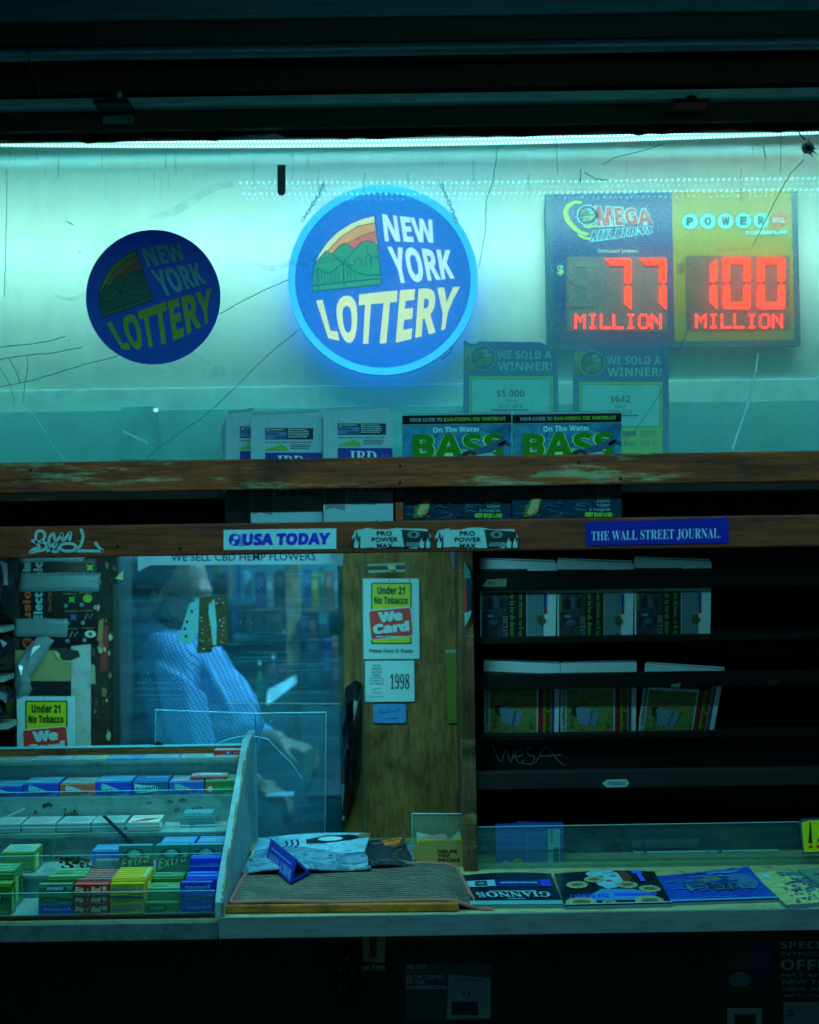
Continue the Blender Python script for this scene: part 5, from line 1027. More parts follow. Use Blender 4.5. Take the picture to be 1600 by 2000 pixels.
flatmag(((1558, 1699), (1700, 1696), (1790, 1735), (1640, 1750)), 'grey green booklet behind the yellow puzzle magazine', (ink((80, 124, 116), 0.4), lambda b, F: b.lines(.1, .2, .8, .7, 4, F, g, ink((50, 80, 80)), .5, 2)), 0.012, 0.006)

# ================================================================== MIDDLE OF THE COUNTER
b = MB(); a = Pz(440, 1781, ZC); m_brd = wood('mat_board', (150, 76, 18), (206, 112, 32), None, .6, .6, (3, 14, 14)); z1 = ZC + 0.018
pa = [Pz(438, 1768, z1), Pz(897, 1764, z1), Pz(880, 1700, z1), Pz(484, 1706, z1)]; lowz = Vector((0, 0, -0.017)); b.add(pa + [p + lowz for p in pa], [(0, 1, 2, 3), (7, 6, 5, 4), (0, 4, 5, 1), (1, 5, 6, 2), (2, 6, 7, 3), (3, 7, 4, 0)], m_brd)
b.build('mat_board', label='yellow brown wooden board under the woven mat', cat='board', bevel=0.003)
m, t = newmat('woven_mat'); v = coords(t); w = nd(t, 'ShaderNodeTexWave', bands_direction='Y'); w.inputs['Scale'].default_value = 21; w.inputs['Distortion'].default_value = 3.0; w.inputs['Detail'].default_value = 2; w.inputs['Detail Scale'].default_value = 3; t.links.new(v, w.inputs['Vector'])
w2 = nd(t, 'ShaderNodeTexWave', bands_direction='X'); w2.inputs['Scale'].default_value = 90; t.links.new(v, w2.inputs['Vector']); mm = nd(t, 'ShaderNodeMath', operation='MULTIPLY'); t.links.new(w.outputs[1], mm.inputs[0]); t.links.new(ramp(t, w2.outputs[1], [(0, g3(.55)), (1, g3(1))]), mm.inputs[1])
nz = noise(t, v, 14, 3); cl = ramp(t, mm.outputs[0], [(0.1, lin((74, 64, 54))), (0.5, lin((112, 98, 82))), (0.9, lin((140, 122, 104)))]); finish(t, mixc(t, 1.0, cl, ramp(t, nz, [(.3, g3(.6)), (.6, g3(1))]), 'MULTIPLY'), .85, 0, .2, mm.outputs[0], 1.0, .003)
mat_t = thing('woven_mat', 'ribbed grey brown woven mat with pink edging draped on the counter', 'mat', (-0.1, 0.15, ZC))
zm = ZC + 0.021
def matfn(u, v):
    n0 = Pz(449, 1763, zm) * (1 - u) + Pz(905, 1757, zm) * u; f0 = Pz(482, 1703, zm) * (1 - u) + Pz(892, 1688, zm) * u
    p = n0 * (1 - v) + f0 * v; p.z += 0.0025 * math.sin(u * 9 + v * 3) * (1 - u) + 0.006 * math.exp(-((u - .82) / .12) ** 2) * v
    if u > 0.93: k = (u - 0.93) / 0.07; p.z -= 0.019 * k * k * (1 - v * .6); p.x += 0.03 * k * k * (1 - v)
    return p
b = MB(); b.grid(matfn, 60, 16, m); b.grid(lambda u, v: matfn(u, v) - Vector((0, 0, .004)), 60, 16, m); b.build('weave', mat_t, smooth=True)
pk = painted('pink_edging', (150, 74, 66), (180, 100, 88), 40, .85, .3); b = MB(); edge = [matfn(i / 40, 0) for i in range(41)] + [matfn(1, j / 12) for j in range(1, 13)] + [matfn(1 - i / 40, 1) for i in range(1, 41)] + [matfn(0, 1 - j / 12) for j in range(1, 12)]
b.tube([p + Vector((0, 0, -.001)) for p in edge], 0.0046, pk, 7, closed=True); b.tube([matfn(1, 0), matfn(1, 0) + Vector((.012, -.004, -.0)), matfn(1, 0) + Vector((.028, -.004, -.001))], [.0046, .006, .0045], pk, 7); b.build('edging', mat_t, smooth=True)
# pile of newspapers and glossy magazines behind the mat
def sheetpile(name, lab, near, far, z0, n, th, cols, bulge, group=None):
    b = MB(); rd = random.Random(len(lab))
    for k in range(n):
        z = z0 + k * th; j = lambda: Vector((rd.uniform(-.02, .02), rd.uniform(-.012, .016), 0)); a, c = Pz(*near[0], z) + j(), Pz(*near[1], z) + j(); d, e = P(*far[0], near[2]) , P(*far[1], near[2]); d = Vector((d.x, near[2], z)) + j(); e = Vector((e.x, near[2], z)) + j()
        ph = rd.uniform(0, 6)
        def fn(u, v, dz=0.0):
            p = (a * (1 - u) + c * u) * (1 - v) + (d * (1 - u) + e * u) * v; p.z += dz + bulge * (k / n) * math.sin(math.pi * min(1, u * 1.1)) * (.4 + .6 * v) + .0030 * math.sin(u * 7 + ph) * (1 - v); return p
        mt = cols[k % len(cols)]; b.grid(lambda u, v: fn(u, v, th * .62), 12, 3, mt); b.grid(lambda u, v: fn(u, v), 12, 3, mt)
        for i in range(12): b.add([fn(i / 12, 0), fn((i + 1) / 12, 0), fn((i + 1) / 12, 0, th * .62), fn(i / 12, 0, th * .62)], [(0, 1, 2, 3)], mt)
        b.add([fn(1, 0), fn(1, 1), fn(1, 1, th * .62), fn(1, 0, th * .62)], [(0, 1, 2, 3)], mt); b.add([fn(0, 0), fn(0, 1), fn(0, 1, th * .62), fn(0, 0, th * .62)], [(0, 1, 2, 3)], mt)
    b.build(name, label=lab, cat='paper pile', group=group)
dkp = photo(((10, 18, 30), (40, 60, 80), (16, 28, 40), (110, 130, 140)), 16, 2, .15); blp = photo(((30, 70, 110), (130, 170, 190), (60, 110, 140), (190, 210, 214)), 12, 2, .1)
cl = [ink(c, .5) for c in ((170, 190, 194), (16, 26, 34), (190, 206, 208), (20, 44, 70), (150, 120, 60), (196, 210, 212), (24, 34, 38))]; cl[1] = dkp; cl[3] = blp; cl[5] = blp; cl[6] = dkp
sheetpile('magazine_pile', 'fanned pile of magazines behind the woven mat under the glossy one', ((484, 1702), (712, 1698), 0.52), ((505, 1640), (722, 1640)), ZC + .001, 6, .0052, cl, .008)
sheetpile('magazine_pile', 'smaller pile of dark magazines between the glossy one and the leaflet holder', ((640, 1699), (803, 1692), 0.50), ((690, 1655), (800, 1650)), ZC + .0015, 6, .0048, cl[1:], .006)
def glossy(q, lab, th, base, draw):
    W4 = q
    class Fr:
        flip = 1
        def __call__(s, u, v, h=0.0):
            p = (W4[0] * (1 - u) + W4[1] * u) * (1 - v) + (W4[3] * (1 - u) + W4[2] * u) * v; return p + Vector((0, -h * .5, h + .006 * math.sin(math.pi * u) * (1 - v)))
    F = Fr(); b = MB(); b.grid(lambda u, v: F(u, v, 0), 10, 6, base); b.grid(lambda u, v: F(u, v, -th), 10, 6, m_news)
    for i in range(10): b.add([F(i / 10, 1, 0), F(i / 10 + .1, 1, 0), F(i / 10 + .1, 1, -th), F(i / 10, 1, -th)], [(0, 1, 2, 3)], m_fold)
    draw(b, F); b.build('magazine', label=lab, cat='magazine')
zt = ZC + .062
def d_gl(b, F):
    b.face([(.44, .30), (.60, .16), (.80, .12), (.98, .20), (.84, .38), (.6, .5), (.46, .48)], F, .0012, ink((20, 34, 48), .15)); b.ell(.66, .32, .11, .10, F, .0018, ink((170, 200, 210), .15)); b.face([(.9, .10), (1, .02), (1, .22), (.9, .3)], F, .0018, ink((120, 100, 60), .3))
    for i in range(3): b.stroke([(.26 + .05 * i, .28), (.29 + .05 * i, .5), (.26 + .05 * i, .62)], .018, F, .0016, ink((24, 50, 76), .2))
    b.rect(.02, .72, .16, .80, F, .0014, ink((30, 60, 96)))
glossy([P(508, 1637, .50), P(724, 1627, .50), P(712, 1664, .385), P(486, 1678, .385)], 'glossy pale blue magazine on top of the pile behind the mat', .004, photo(((90, 140, 170), (150, 196, 216), (120, 170, 196), (60, 110, 150)), 10, 1, .08), d_gl)
def d_or(b, F):
    b.face([(.05, .2), (.5, .1), (.95, .05), (.9, .5), (.3, .8), (.02, .85)], F, .0012, photo(((120, 30, 10), (220, 90, 30), (240, 150, 70)), 24, 2, .2)); b.stroke([(.1, .6), (.5, .4), (.9, .3)], .12, F, .0018, ink((220, 140, 60), .2), True); b.stroke([(.0, .95), (.5, .85), (1, .7)], .1, F, .0018, bk)
glossy([P(712, 1652, .50), P(792, 1633, .50), P(784, 1662, .385), P(706, 1686, .385)], 'magazine with an orange picture leaning on the smaller pile', .005, ink((60, 60, 60), .15), d_or)
# blue three sided name block
za = zm + .004; c_ = Pz(567, 1725, za); e_ = Pz(607, 1704, za); d_ = Pz(519, 1683, za)
b_ = P(577, 1676, (c_.y + e_.y) / 2); off = d_ - c_; fe = e_ + off; a_ = b_ + off * 1.0
b = MB(); bl = ink((26, 40, 150), .35, .15); b.add([c_, e_, b_, d_, fe, a_], [(0, 3, 5, 2), (1, 2, 5, 4), (0, 1, 4, 3)], bl)
inn = lambda p, q, r_, k: p * (1 - 2 * k) + q * k + r_ * k
ci, ei, bi = inn(c_, e_, b_, .12), inn(e_, c_, b_, .12), inn(b_, c_, e_, .12); dp = off * .9
b.add([c_, e_, b_, ci, ei, bi], [(0, 1, 4, 3), (1, 2, 5, 4), (2, 0, 3, 5)], bl); b.add([ci, ei, bi, ci + dp, ei + dp, bi + dp], [(0, 3, 4, 1), (1, 4, 5, 2), (2, 5, 3, 0), (3, 4, 5)], ink((10, 16, 60)))
class Fq:
    flip = 1
    def __init__(s, tl, tr, br_, bl_): s.q = (tl, tr, br_, bl_); s.n = (tr - tl).cross(bl_ - tl).normalized(); s.n = -s.n if s.n.dot(CAM - tl) < 0 else s.n
    def __call__(s, u, v, h=0.0): q = s.q; return (q[0] * (1 - u) + q[1] * u) * (1 - v) + (q[3] * (1 - u) + q[2] * u) * v + s.n * h
Fs = Fq(a_, b_, c_, d_); wt = ink((120, 150, 200)); b.text('DAILY NEWS', [(.97, .90), (.10, .90), (.10, .52), (.97, .52)], Fs, .0008, wt, 'serif'); b.lines(.12, .30, .9, .38, 1, Fs, .0008, wt, .6, 3, 0)
b.build('name_block', label='blue three sided name block standing on the woven mat', cat='name block')
# leaflet holder
lh = thing('leaflet_holder', 'clear plastic leaflet holder with yellow leaflets beside the rack pilaster', 'leaflet holder', P(856, 1692, .40)); F = Pl(.42); m_hold = glass('holder_plastic', (.86, .95, .9), dust=(.5, .66, .5), dustmin=.10, dustmax=.3, scale=14, refl=1.4)
b = MB(); b.slab([(805, 1589), (908, 1589), (910, 1688), (806, 1690)], F, .003, m_hold); F2 = Pl(.375); b.slab([(805, 1654), (812, 1652), (820, 1643), (909, 1641), (911, 1694), (806, 1698)], F2, .003, ink((150, 120, 62), .35, .2)); b.add([F(805, 1600), F(806, 1690), F2(806, 1696), F2(805, 1654)], [(0, 1, 2, 3)], m_hold); b.add([F(908, 1600), F(910, 1688), F2(911, 1694), F2(909, 1641)], [(0, 1, 2, 3)], m_hold); b.build('pocket', lh)
b = MB()
for i, (s_, x1) in enumerate((('HELPS', 893), ('YOU', 878), ('DECIDE', 898))): b.text(s_, (855, 1659 + i * 8.6, x1, 1665.4 + i * 8.6), F2, .0012, ink((24, 36, 24)), 'bold', .03)
b.tube([F(805, 1589, .001), F(908, 1589, .001)], .0012, m_edge, 5); b.tube([F(805, 1589, .001), F(806, 1660, .001)], .0009, m_edge, 5); b.tube([F(908, 1589, .001), F(909, 1660, .001)], .0009, m_edge, 5); b.build('lettering', lh)
for pts, c, d, lab in (([(813, 1625), (880, 1640), (897, 1622), (904, 1650), (816, 1660)], (150, 170, 160), .405, 'pale leaflet standing in the clear holder, farthest back'), ([(814, 1638), (856, 1640), (880, 1650), (816, 1664)], (190, 170, 30), .396, 'yellow leaflet in the clear holder at the left'), ([(872, 1650), (900, 1632), (903, 1660), (870, 1664)], (200, 184, 20), .392, 'bright yellow leaflet in the clear holder at the right'), ([(824, 1634), (870, 1628), (884, 1660), (830, 1664)], (180, 140, 130), .401, 'pinkish leaflet in the middle of the clear holder')):
    b = MB(); b.slab(pts, Pl(d), .0012, ink(c, .4)); b.build('leaflet', label=lab, cat='leaflet', group='leaflets in the clear holder')

# ================================================================== GUM RACK ON THE LEFT OF THE COUNTER
gr = thing('gum_rack', 'stepped white wooden rack for chewing gum with clear lips at the left of the counter', 'gum rack', (-0.8, 0.3, ZC))
XR = -0.374; XLft = -1.35
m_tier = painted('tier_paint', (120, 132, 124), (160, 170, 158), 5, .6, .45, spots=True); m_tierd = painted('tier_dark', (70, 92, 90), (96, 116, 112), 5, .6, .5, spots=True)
m_panel = painted('panel_paint', (104, 134, 140), (128, 154, 156), 4, .55, .3, spots=True); m_raw = wood('raw_edge', (96, 78, 40), (150, 126, 76), (90, 110, 110), .5, .8, (30, 8, 8))
TIER = [(0.012, 0.140, ZC + .006), (0.145, 0.255, 0.945), (0.26, 0.36, 1.004), (0.365, 0.465, 1.062), (0.47, 0.545, 1.1225)]
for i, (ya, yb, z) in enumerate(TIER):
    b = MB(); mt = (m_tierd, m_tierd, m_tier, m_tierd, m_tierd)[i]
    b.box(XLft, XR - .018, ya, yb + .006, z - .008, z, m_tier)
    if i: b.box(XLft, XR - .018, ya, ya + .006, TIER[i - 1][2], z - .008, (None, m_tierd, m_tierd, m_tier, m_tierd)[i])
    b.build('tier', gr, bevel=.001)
b = MB(); b.prism([(0.0, ZC + .0005), (0.0, ZC + .03), (0.035, ZC + .06), (.462, 1.150), (.478, 1.160), (.50, 1.163), (.63, 1.163), (.63, ZC + .0005)], XR - .017, XR, m_panel); b.build('side_panel', gr, bevel=.0015)
b = MB(); e = [(-.0015, ZC + .002), (-.0015, ZC + .03), (.0335, ZC + .0612), (.4605, 1.1512)]
for (y0, z0), (y1, z1_) in zip(e, e[1:]):
    n = 9
    for k in range(n):
        a = k / n; c = (k + 1) / n; x0 = XR - .0045 - .002 * math.sin(k * 2.1); b.add([(x0, y0 + (y1 - y0) * a, z0 + (z1_ - z0) * a), (XR - .0005, y0 + (y1 - y0) * a, z0 + (z1_ - z0) * a), (XR - .0005, y0 + (y1 - y0) * c, z0 + (z1_ - z0) * c), (x0, y0 + (y1 - y0) * c, z0 + (z1_ - z0) * c)], [(0, 1, 2, 3)], m_raw)
b.build('raw_edge', gr)
Fp = Lo((XR + .0008, 0, 0), (0, 1, 0), (0, 0, 1)); b = MB(); 
for y, z in ((.50, 1.12), (.44, 1.04), (.33, .955), (.55, 1.0)): b.ell(y, z, .002, .006, Fp, 0, ink((20, 30, 34)), 8)
b.build('knot_hole', gr)
b = MB(); b.box(XLft, XR - .018, .548, .562, 1.10, 1.1405, wood('back_rail_wood', (70, 34, 10), (140, 84, 30), (150, 120, 70), .6, .7, (2, 20, 26))); b.box(XLft, XR - .018, .546, .564, 1.1405, 1.143, m_edge); b.build('back_rail', gr)
b = MB(); b.box(XLft, XR - .018, .0, .0115, ZC + .0005, ZC + .007, wood('base_rail', (26, 14, 8), (60, 34, 20), None, .6, .8)); b.build('base_rail', gr)
m_lip = glass('lip_acrylic', (.86, .98, .99), dust=(.3, .62, .62), dustmin=.02, dustmax=.10, scale=9, refl=1.2)
for (y, z0, z1_) in ((.0125, ZC + .0065, ZC + .050), (.1435, .900, .985), (.2585, .946, 1.018), (.3635, 1.005, 1.074), (.4685, 1.063, 1.1285)):
    b = MB(); b.box(XLft, XR - .0185, y - .0008, y + .0008, z0, z1_, m_lip); b.build('clear_lip', gr); b = MB(); b.box(XLft, XR - .0185, y - .001, y + .001, z1_, z1_ + .001, m_edge); b.build('lip_edge', gr)
b = MB(); F = Pl(.2575)                                             # broken pieces of the third lip and grime
b.slab([(200, 1594), (206, 1592), (262, 1646), (252, 1646)], F, .003, ink((30, 44, 40)), .002); b.build('broken_lip', gr); b = MB(); b.slab([(11, 1594), (48, 1578), (50, 1580), (16, 1596)], F, .002, ink((140, 180, 180)), .002); b.build('broken_lip', gr)
F = Pl(.2555); b = MB(); rd = random.Random(12); dirt = ink((24, 34, 28), .9, .5); brn = ink((70, 58, 28), .9, .6)
F = Pl(.1435 - .0012)
b = MB()
for i in range(70):
    x = rd.gauss(140, 18); y = 1672 + abs(rd.gauss(0, 10)) + (x - 120) * .12; r_ = rd.uniform(1.2, 5); b.face([(x + r_ * rd.uniform(.5, 1.6) * math.cos(k), y + r_ * rd.uniform(.4, 1) * math.sin(k)) for k in range(6)], F, .0002 * (i % 9), (brn, dirt, brn, ink((90, 80, 50), .9))[i % 4])
b.build('grime_mark', gr, kind='stuff'); b = MB()
F = Pl(.364)
for cx, cy, s_ in ((95, 1573, 12), (70, 1586, 8), (130, 1588, 14), (150, 1590, 10), (330, 1566, 8), (345, 1582, 6), (385, 1580, 9), (292, 1567, 4), (355, 1562, 8)):
    for i in range(12):
        x, y = rd.gauss(cx, s_ * .5), rd.gauss(cy, s_ * .28); r_ = rd.uniform(.8, s_ * .3); b.face([(x + r_ * rd.uniform(.4, 1.3) * math.cos(k * 1.1), y + r_ * rd.uniform(.4, 1) * math.sin(k * 1.1)) for k in range(6)], F, .0008 + .0001 * i, (dirt, ink((50, 54, 40), .9), dirt)[i % 3])
b.build('grime_mark', gr, kind='stuff')
# ---- gum packs
GM = {}
def gum(name, px, py, yv, zb, wpx, hm, dep, lab, kind, group=None, tilt=0):
    """a pack whose lower left front corner shows at px; zb = height of the surface it stands on"""
    sc = (yv + 2.8) / FP; w = wpx * sc; x = P(px, py, yv).x
    key = (kind, round(w, 3), round(hm, 4), round(dep, 3))
    if key not in GM:
        b = MB(); F = Lo((0, 0, 0)); k = KIND[kind]; body = ink(k[0], .3, .12); e = .0008
        b.box(e, w - e, 0, dep, 0, hm, body); g_ = .0004
        T = Lo((0, 0, hm + .0003), (1, 0, 0), (0, 1, 0)); b.rect(.002, .002, w - .002, dep - .002, T, 0, ink(k[1], .25, .15))
        k[2](b, F, T, w, hm, dep)
        pale = tuple(min(255, x + 70) for x in k[0])
        if 'boxr' not in kind and 'boxy' not in kind: b.lines(w * .08, dep * .70, w * .62, dep * .92, 2, T, .0008, ink(pale, .25), .5, 3)
        if kind not in ('ext', 'w', 'wr'): b.lines(w * .60, hm * .05, w * .94, hm * .17, 1, F, .0007, ink(pale, .25), .7, 5); b.rect(w * .02, hm * .93, w * .98, hm * .97, F, .0007, ink(pale, .2))
        Sd = Lo((w - e + .0003, 0, 0), (0, 1, 0), (0, 0, 1)); b.rect(dep * .15, hm * .15, dep * .5, hm * .8, Sd, 0, ink(pale, .3)); b.lines(dep * .55, hm * .2, dep * .9, hm * .8, 4, Sd, 0, ink(tuple(x // 2 for x in k[0]), .3), .5, 2)
        o = b.build('gum_pack'); me = o.data; lo = min(v.co.x for v in me.vertices)
        for v in me.vertices: v.co = v.co + o.location
        GM[key] = me; bpy.data.objects.remove(o)
    o = bpy.data.objects.new(name, GM[key]); C.objects.link(o); o.location = (x, yv, zb); o.rotation_euler.x = R(tilt); jr = random.Random(lab); o.rotation_euler.z = R(jr.uniform(-1.3, 1.3)); o.location.x += jr.uniform(-.0007, .0007); o.location.y += jr.uniform(0, .0012)
    bv = o.modifiers.new('bevel', 'BEVEL'); bv.width = .0016; bv.segments = 2; bv.limit_method = 'ANGLE'; bv.angle_limit = R(60)
    props(o, lab, 'gum pack', group); return o
def caps(b, F, u0, v0, u1, v1, txt, fg, bg, st='bold'):
    m_ = (v1 - v0) / 2; b.face([(u0, v0 + m_), (u0 + m_, v0), (u1 - m_, v0), (u1, v0 + m_), (u1 - m_, v1), (u0 + m_, v1)], F, .0005, ink(bg, .3)); p = m_ * .9; b.text(txt, [(u0 + p, v1 - m_ * .35), (u1 - p, v1 - m_ * .35), (u1 - p, v0 + m_ * .35), (u0 + p, v0 + m_ * .35)], F, .0009, ink(fg, .3), st, .01)
def ft(b, F, s_, u0, v0, u1, v1, c, st='bold', off=.02, h=.0006): b.text(s_, [(u0, v1), (u1, v1), (u1, v0), (u0, v0)], F, h, ink(c, .3), st, off)
def d_spear(b, F, T, w, h, d): b.rect(.001, h * .62, w - .001, h * .98, F, .0003, ink((30, 140, 110), .3)); caps(b, F, w * .16, h * .30, w * .80, h * .88, 'SPEARMINT', (170, 200, 200), (12, 40, 60)); b.ell(w * .9, h * .6, h * .16, h * .2, F, .0005, ink((60, 140, 150)))
def d_dbl(b, F, T, w, h, d): caps(b, F, w * .06, h * .22, w * .62, h * .74, 'DOUBLEMINT', (120, 170, 130), (12, 50, 50)); b.ell(w * .89, h * .56, h * .15, h * .18, F, .0005, ink((60, 130, 150)))
def d_wint(b, F, T, w, h, d): ft(b, F, 'Winterfresh', w * .16, h * .24, w * .80, h * .70, (110, 150, 200), 'iserif', .01); b.ell(w * .88, h * .56, h * .18, h * .22, F, .0005, ink((80, 120, 190))); b.ell(w * .08, h * .45, h * .14, h * .2, F, .0005, ink((30, 60, 160))); ft(b, F, 'sugar', w * .38, h * .80, w * .55, h * .92, (90, 120, 190), 'sans', 0)
def d_red(b, F, T, w, h, d): ft(b, F, 'Big', w * .02, h * .16, w * .28, h * .74, (214, 190, 170), 'iserif', .015); ft(b, F, 'Red', w * .48, h * .2, w * .77, h * .76, (214, 190, 170), 'iserif', .015); b.ell(w * .39, h * .46, h * .26, h * .30, F, .0005, ink((120, 30, 16))); b.ell(w * .39, h * .46, h * .12, h * .14, F, .0009, ink((190, 120, 50))); b.ell(w * .87, h * .56, h * .24, h * .26, F, .0005, ink((190, 160, 150))); b.rect(0, 0, w, h * .05, F, .0004, ink((150, 110, 40)))
def d_jfr(b, F, T, w, h, d): b.ell(w * .40, h * .5, w * .36, h * .34, F, .0003, ink((150, 120, 10), .3)); ft(b, F, 'Juicy Fruit', w * .05, h * .26, w * .74, h * .72, (140, 190, 170), 'ibold', .05); ft(b, F, 'Juicy Fruit', w * .05, h * .26, w * .74, h * .72, (20, 60, 140), 'ibold', .0, .001); b.ell(w * .87, h * .58, h * .2, h * .24, F, .0005, ink((60, 120, 150)))
def stripes(b, T, w, d, c, n):
    for i in range(n): b.rect(w * .03, d * (i + .25) / n, w * .97, d * (i + .62) / n, T, .0006, ink(c, .3)); b.rect(w * .1, d * (i + .32) / n, w * .8, d * (i + .5) / n, T, .0009, ink(tuple(min(255, x + 40) for x in c), .3))
def d_boxr(b, F, T, w, h, d): stripes(b, T, w, d, (186, 130, 120), 6); b.ell(w * .45, d * .5, w * .05, d * .36, T, .0013, ink((170, 100, 30)))
def d_boxy(b, F, T, w, h, d): stripes(b, T, w, d, (190, 176, 60), 6); b.rect(w * .85, d * .05, w * .95, d * .9, T, .0013, ink((150, 170, 130)))
def d_boxg(b, F, T, w, h, d): stripes(b, T, w, d, (100, 150, 100), 3); ft(b, T, 'MINT', w * .15, d * .3, w * .55, d * .55, (60, 120, 90), 'bold', .02, .0014)
def d_boxb(b, F, T, w, h, d): stripes(b, T, w, d, (50, 100, 180), 2)
def d_mint(b, F, T, w, h, d): caps(b, F, -.0 + w * .08, h * .38, w * .80, h * .66, 'DOUBLEMINT', (150, 190, 150), (12, 50, 50)); b.face([(w * .3, h * .1), (w * .5, h * .3), (w * .9, h * .34), (w * .7, h * .12)], F, .0004, ink((40, 110, 20)))
def d_trid(c2):
    def d_(b, F, T, w, h, d):
        b.face([(w * .18, h * .88), (w * .30, h * .80), (w * .68, h * .38), (w * .14, h * .42)], F, .0004, ink(c2, .3)); ft(b, F, 'Trident', w * .08, h * .10, w * .80, h * .50, (20, 36, 50), 'ibold', .0, .0008); b.rect(w * .06, d * .1, w * .5, d * .3, T, .0006, ink((120, 190, 200), .2)); b.rect(w * .3, d * .6, w * .9, d * .7, T, .0006, ink((140, 200, 210), .2))  # the two pale bars on the top are painted highlights
    return d_
def d_trid2(b, F, T, w, h, d): b.face([(w * .05, h * .86), (w * .3, h * .74), (w * .72, h * .68), (w * .7, h * .3), (w * .1, h * .12)], F, .0004, ink((110, 176, 180), .3)); b.text('Trident', [(w * .1, h * .58), (w * .72, h * .80), (w * .72, h * .44), (w * .1, h * .14)], F, .0008, ink((20, 40, 50)), 'ibold'); b.rect(w * .3, d * .6, w * .9, d * .7, T, .0006, ink((140, 200, 210), .2))  # pale bar on the top is a painted highlight
def d_lyp(b, F, T, w, h, d): b.ell(w * .16, h * .4, w * .14, h * .34, F, .0004, ink((180, 60, 56))); b.ell(w * .16, h * .4, w * .08, h * .2, F, .0008, ink((150, 170, 150))); ft(b, F, 'MANEROS', w * .32, h * .26, w * .98, h * .58, (50, 130, 90), 'bold')
def d_pink(b, F, T, w, h, d): b.rect(w * .25, d * .1, w * .85, d * .8, T, .0006, ink((170, 210, 214), .2)); b.rect(0, h * .1, w, h * .5, F, .0004, ink((160, 60, 60)))
def d_flat(b, F, T, w, h, d): b.rect(w * .1, d * .2, w * .7, d * .6, T, .0006, ink((150, 190, 196), .2)); b.lines(w * .1, d * .65, w * .9, d * .9, 2, T, .0006, ink((110, 140, 150)), .5, 2)
def d_redp(b, F, T, w, h, d): b.ell(w * .42, h * .5, w * .07, h * .34, F, .0005, ink((40, 80, 150))); b.ell(w * .42, h * .5, w * .03, h * .16, F, .0009, ink((160, 190, 200))); b.rect(w * .58, h * .4, w * .8, h * .56, F, .0005, ink((200, 140, 130)))
def d_white(b, F, T, w, h, d): b.lines(w * .1, d * .2, w * .9, d * .7, 2, T, .0006, ink((120, 150, 150)), .6, 4)
def d_wred(b, F, T, w, h, d): b.face([(w * .1, d * .05), (w * .5, d * .5), (w * .95, d * .55), (w * .6, d * .2)], T, .0006, ink((180, 70, 50)))
def d_ext(b, F, T, w, h, d):
    b.ell(w * .47, h * .66, w * .3, h * .24, F, .0003, ink((16, 56, 66), .3)); b.ell(w * .47, h * .68, w * .2, h * .19, F, .0005, ink((70, 140, 150), .3)); b.face([(w * .3, h * .7), (w * .5, h * .88), (w * .66, h * .66), (w * .44, h * .56)], F, .0007, ink((100, 170, 170), .3)); b.ell(w * .2, h * .72, w * .06, h * .06, F, .0005, ink((16, 56, 66)))
    q = [(w * .07, h * .52), (w * .92, h * .74), (w * .92, h * .42), (w * .07, h * .12)]
    b.text('Extra', q, F, .0010, ink((14, 40, 44)), 'ibold', .06); b.text('Extra', q, F, .0014, ink((170, 196, 130), .3), 'ibold', .01); b.lines(w * .2, h * .04, w * .9, h * .12, 2, F, .0006, ink((60, 120, 120)), .5, 2)
KIND = {'spear': ((40, 92, 36), (110, 166, 140), d_spear), 'dbl': ((64, 104, 20), (110, 150, 60), d_dbl), 'wint': ((22, 46, 160), (50, 110, 200), d_wint), 'red': ((190, 30, 20), (190, 120, 120), d_red), 'jfr': ((190, 140, 8), (200, 170, 40), d_jfr),
        'boxr': ((170, 40, 34), (150, 50, 40), d_boxr), 'boxy': ((214, 150, 10), (210, 160, 20), d_boxy), 'boxg': ((56, 104, 44), (96, 150, 104), d_boxg), 'boxb': ((24, 50, 170), (30, 80, 190), d_boxb), 'mint': ((56, 92, 12), (100, 140, 70), d_mint),
        'tb': ((24, 60, 160), (70, 150, 180), d_trid((90, 160, 170))), 'tr': ((180, 80, 60), (130, 150, 140), d_trid((130, 170, 170))), 'td': ((30, 76, 110), (40, 110, 170), d_trid2), 'tp': ((34, 80, 150), (160, 140, 150), d_trid((70, 150, 160))), 'lyp': ((50, 96, 44), (100, 160, 120), d_lyp), 'pink': ((200, 130, 130), (190, 150, 150), d_pink),
        'fp': ((170, 150, 170), (176, 176, 196), d_flat), 'fy': ((190, 170, 110), (196, 190, 150), d_flat), 'fb': ((40, 130, 180), (60, 160, 200), d_flat), 'fv': ((140, 150, 190), (150, 180, 200), d_flat), 'fo': ((190, 150, 130), (176, 200, 200), d_flat), 'redp': ((190, 40, 34), (200, 180, 176), d_redp),
        'w': ((110, 132, 128), (160, 172, 168), d_white), 'wr': ((150, 150, 140), (196, 200, 190), d_wred), 'ext': ((36, 110, 104), (80, 150, 160), d_ext), 'gw': ((96, 130, 60), (140, 176, 150), d_white), 'bb': ((34, 90, 170), (60, 140, 190), d_white)}
z5 = TIER[0][2] + .0002
H3 = .0196
G5 = 'gum packs on the bottom step'
col = lambda k: ('lowest', 'middle', 'topmost')[k]
for k, kind, c in ((0, 'wint', 'blue gum pack with script lettering, lowest under two green packs at the front left'), (1, 'dbl', 'yellow green gum pack with a dark capsule, between a blue and a dark green pack'), (2, 'spear', 'dark green gum pack with a spearmint capsule, topmost of the front left stack')): gum('gum_pack', 75, 1780, .020, z5 + k * H3, 68.5, H3 - .0004, .012, c, kind, G5)
for k in range(3): gum('gum_pack', 145, 1780, .018, z5 + k * H3, 69, H3 - .0004, .012, 'red gum pack with pale lettering, %s of the red stack' % col(k), 'red', G5)
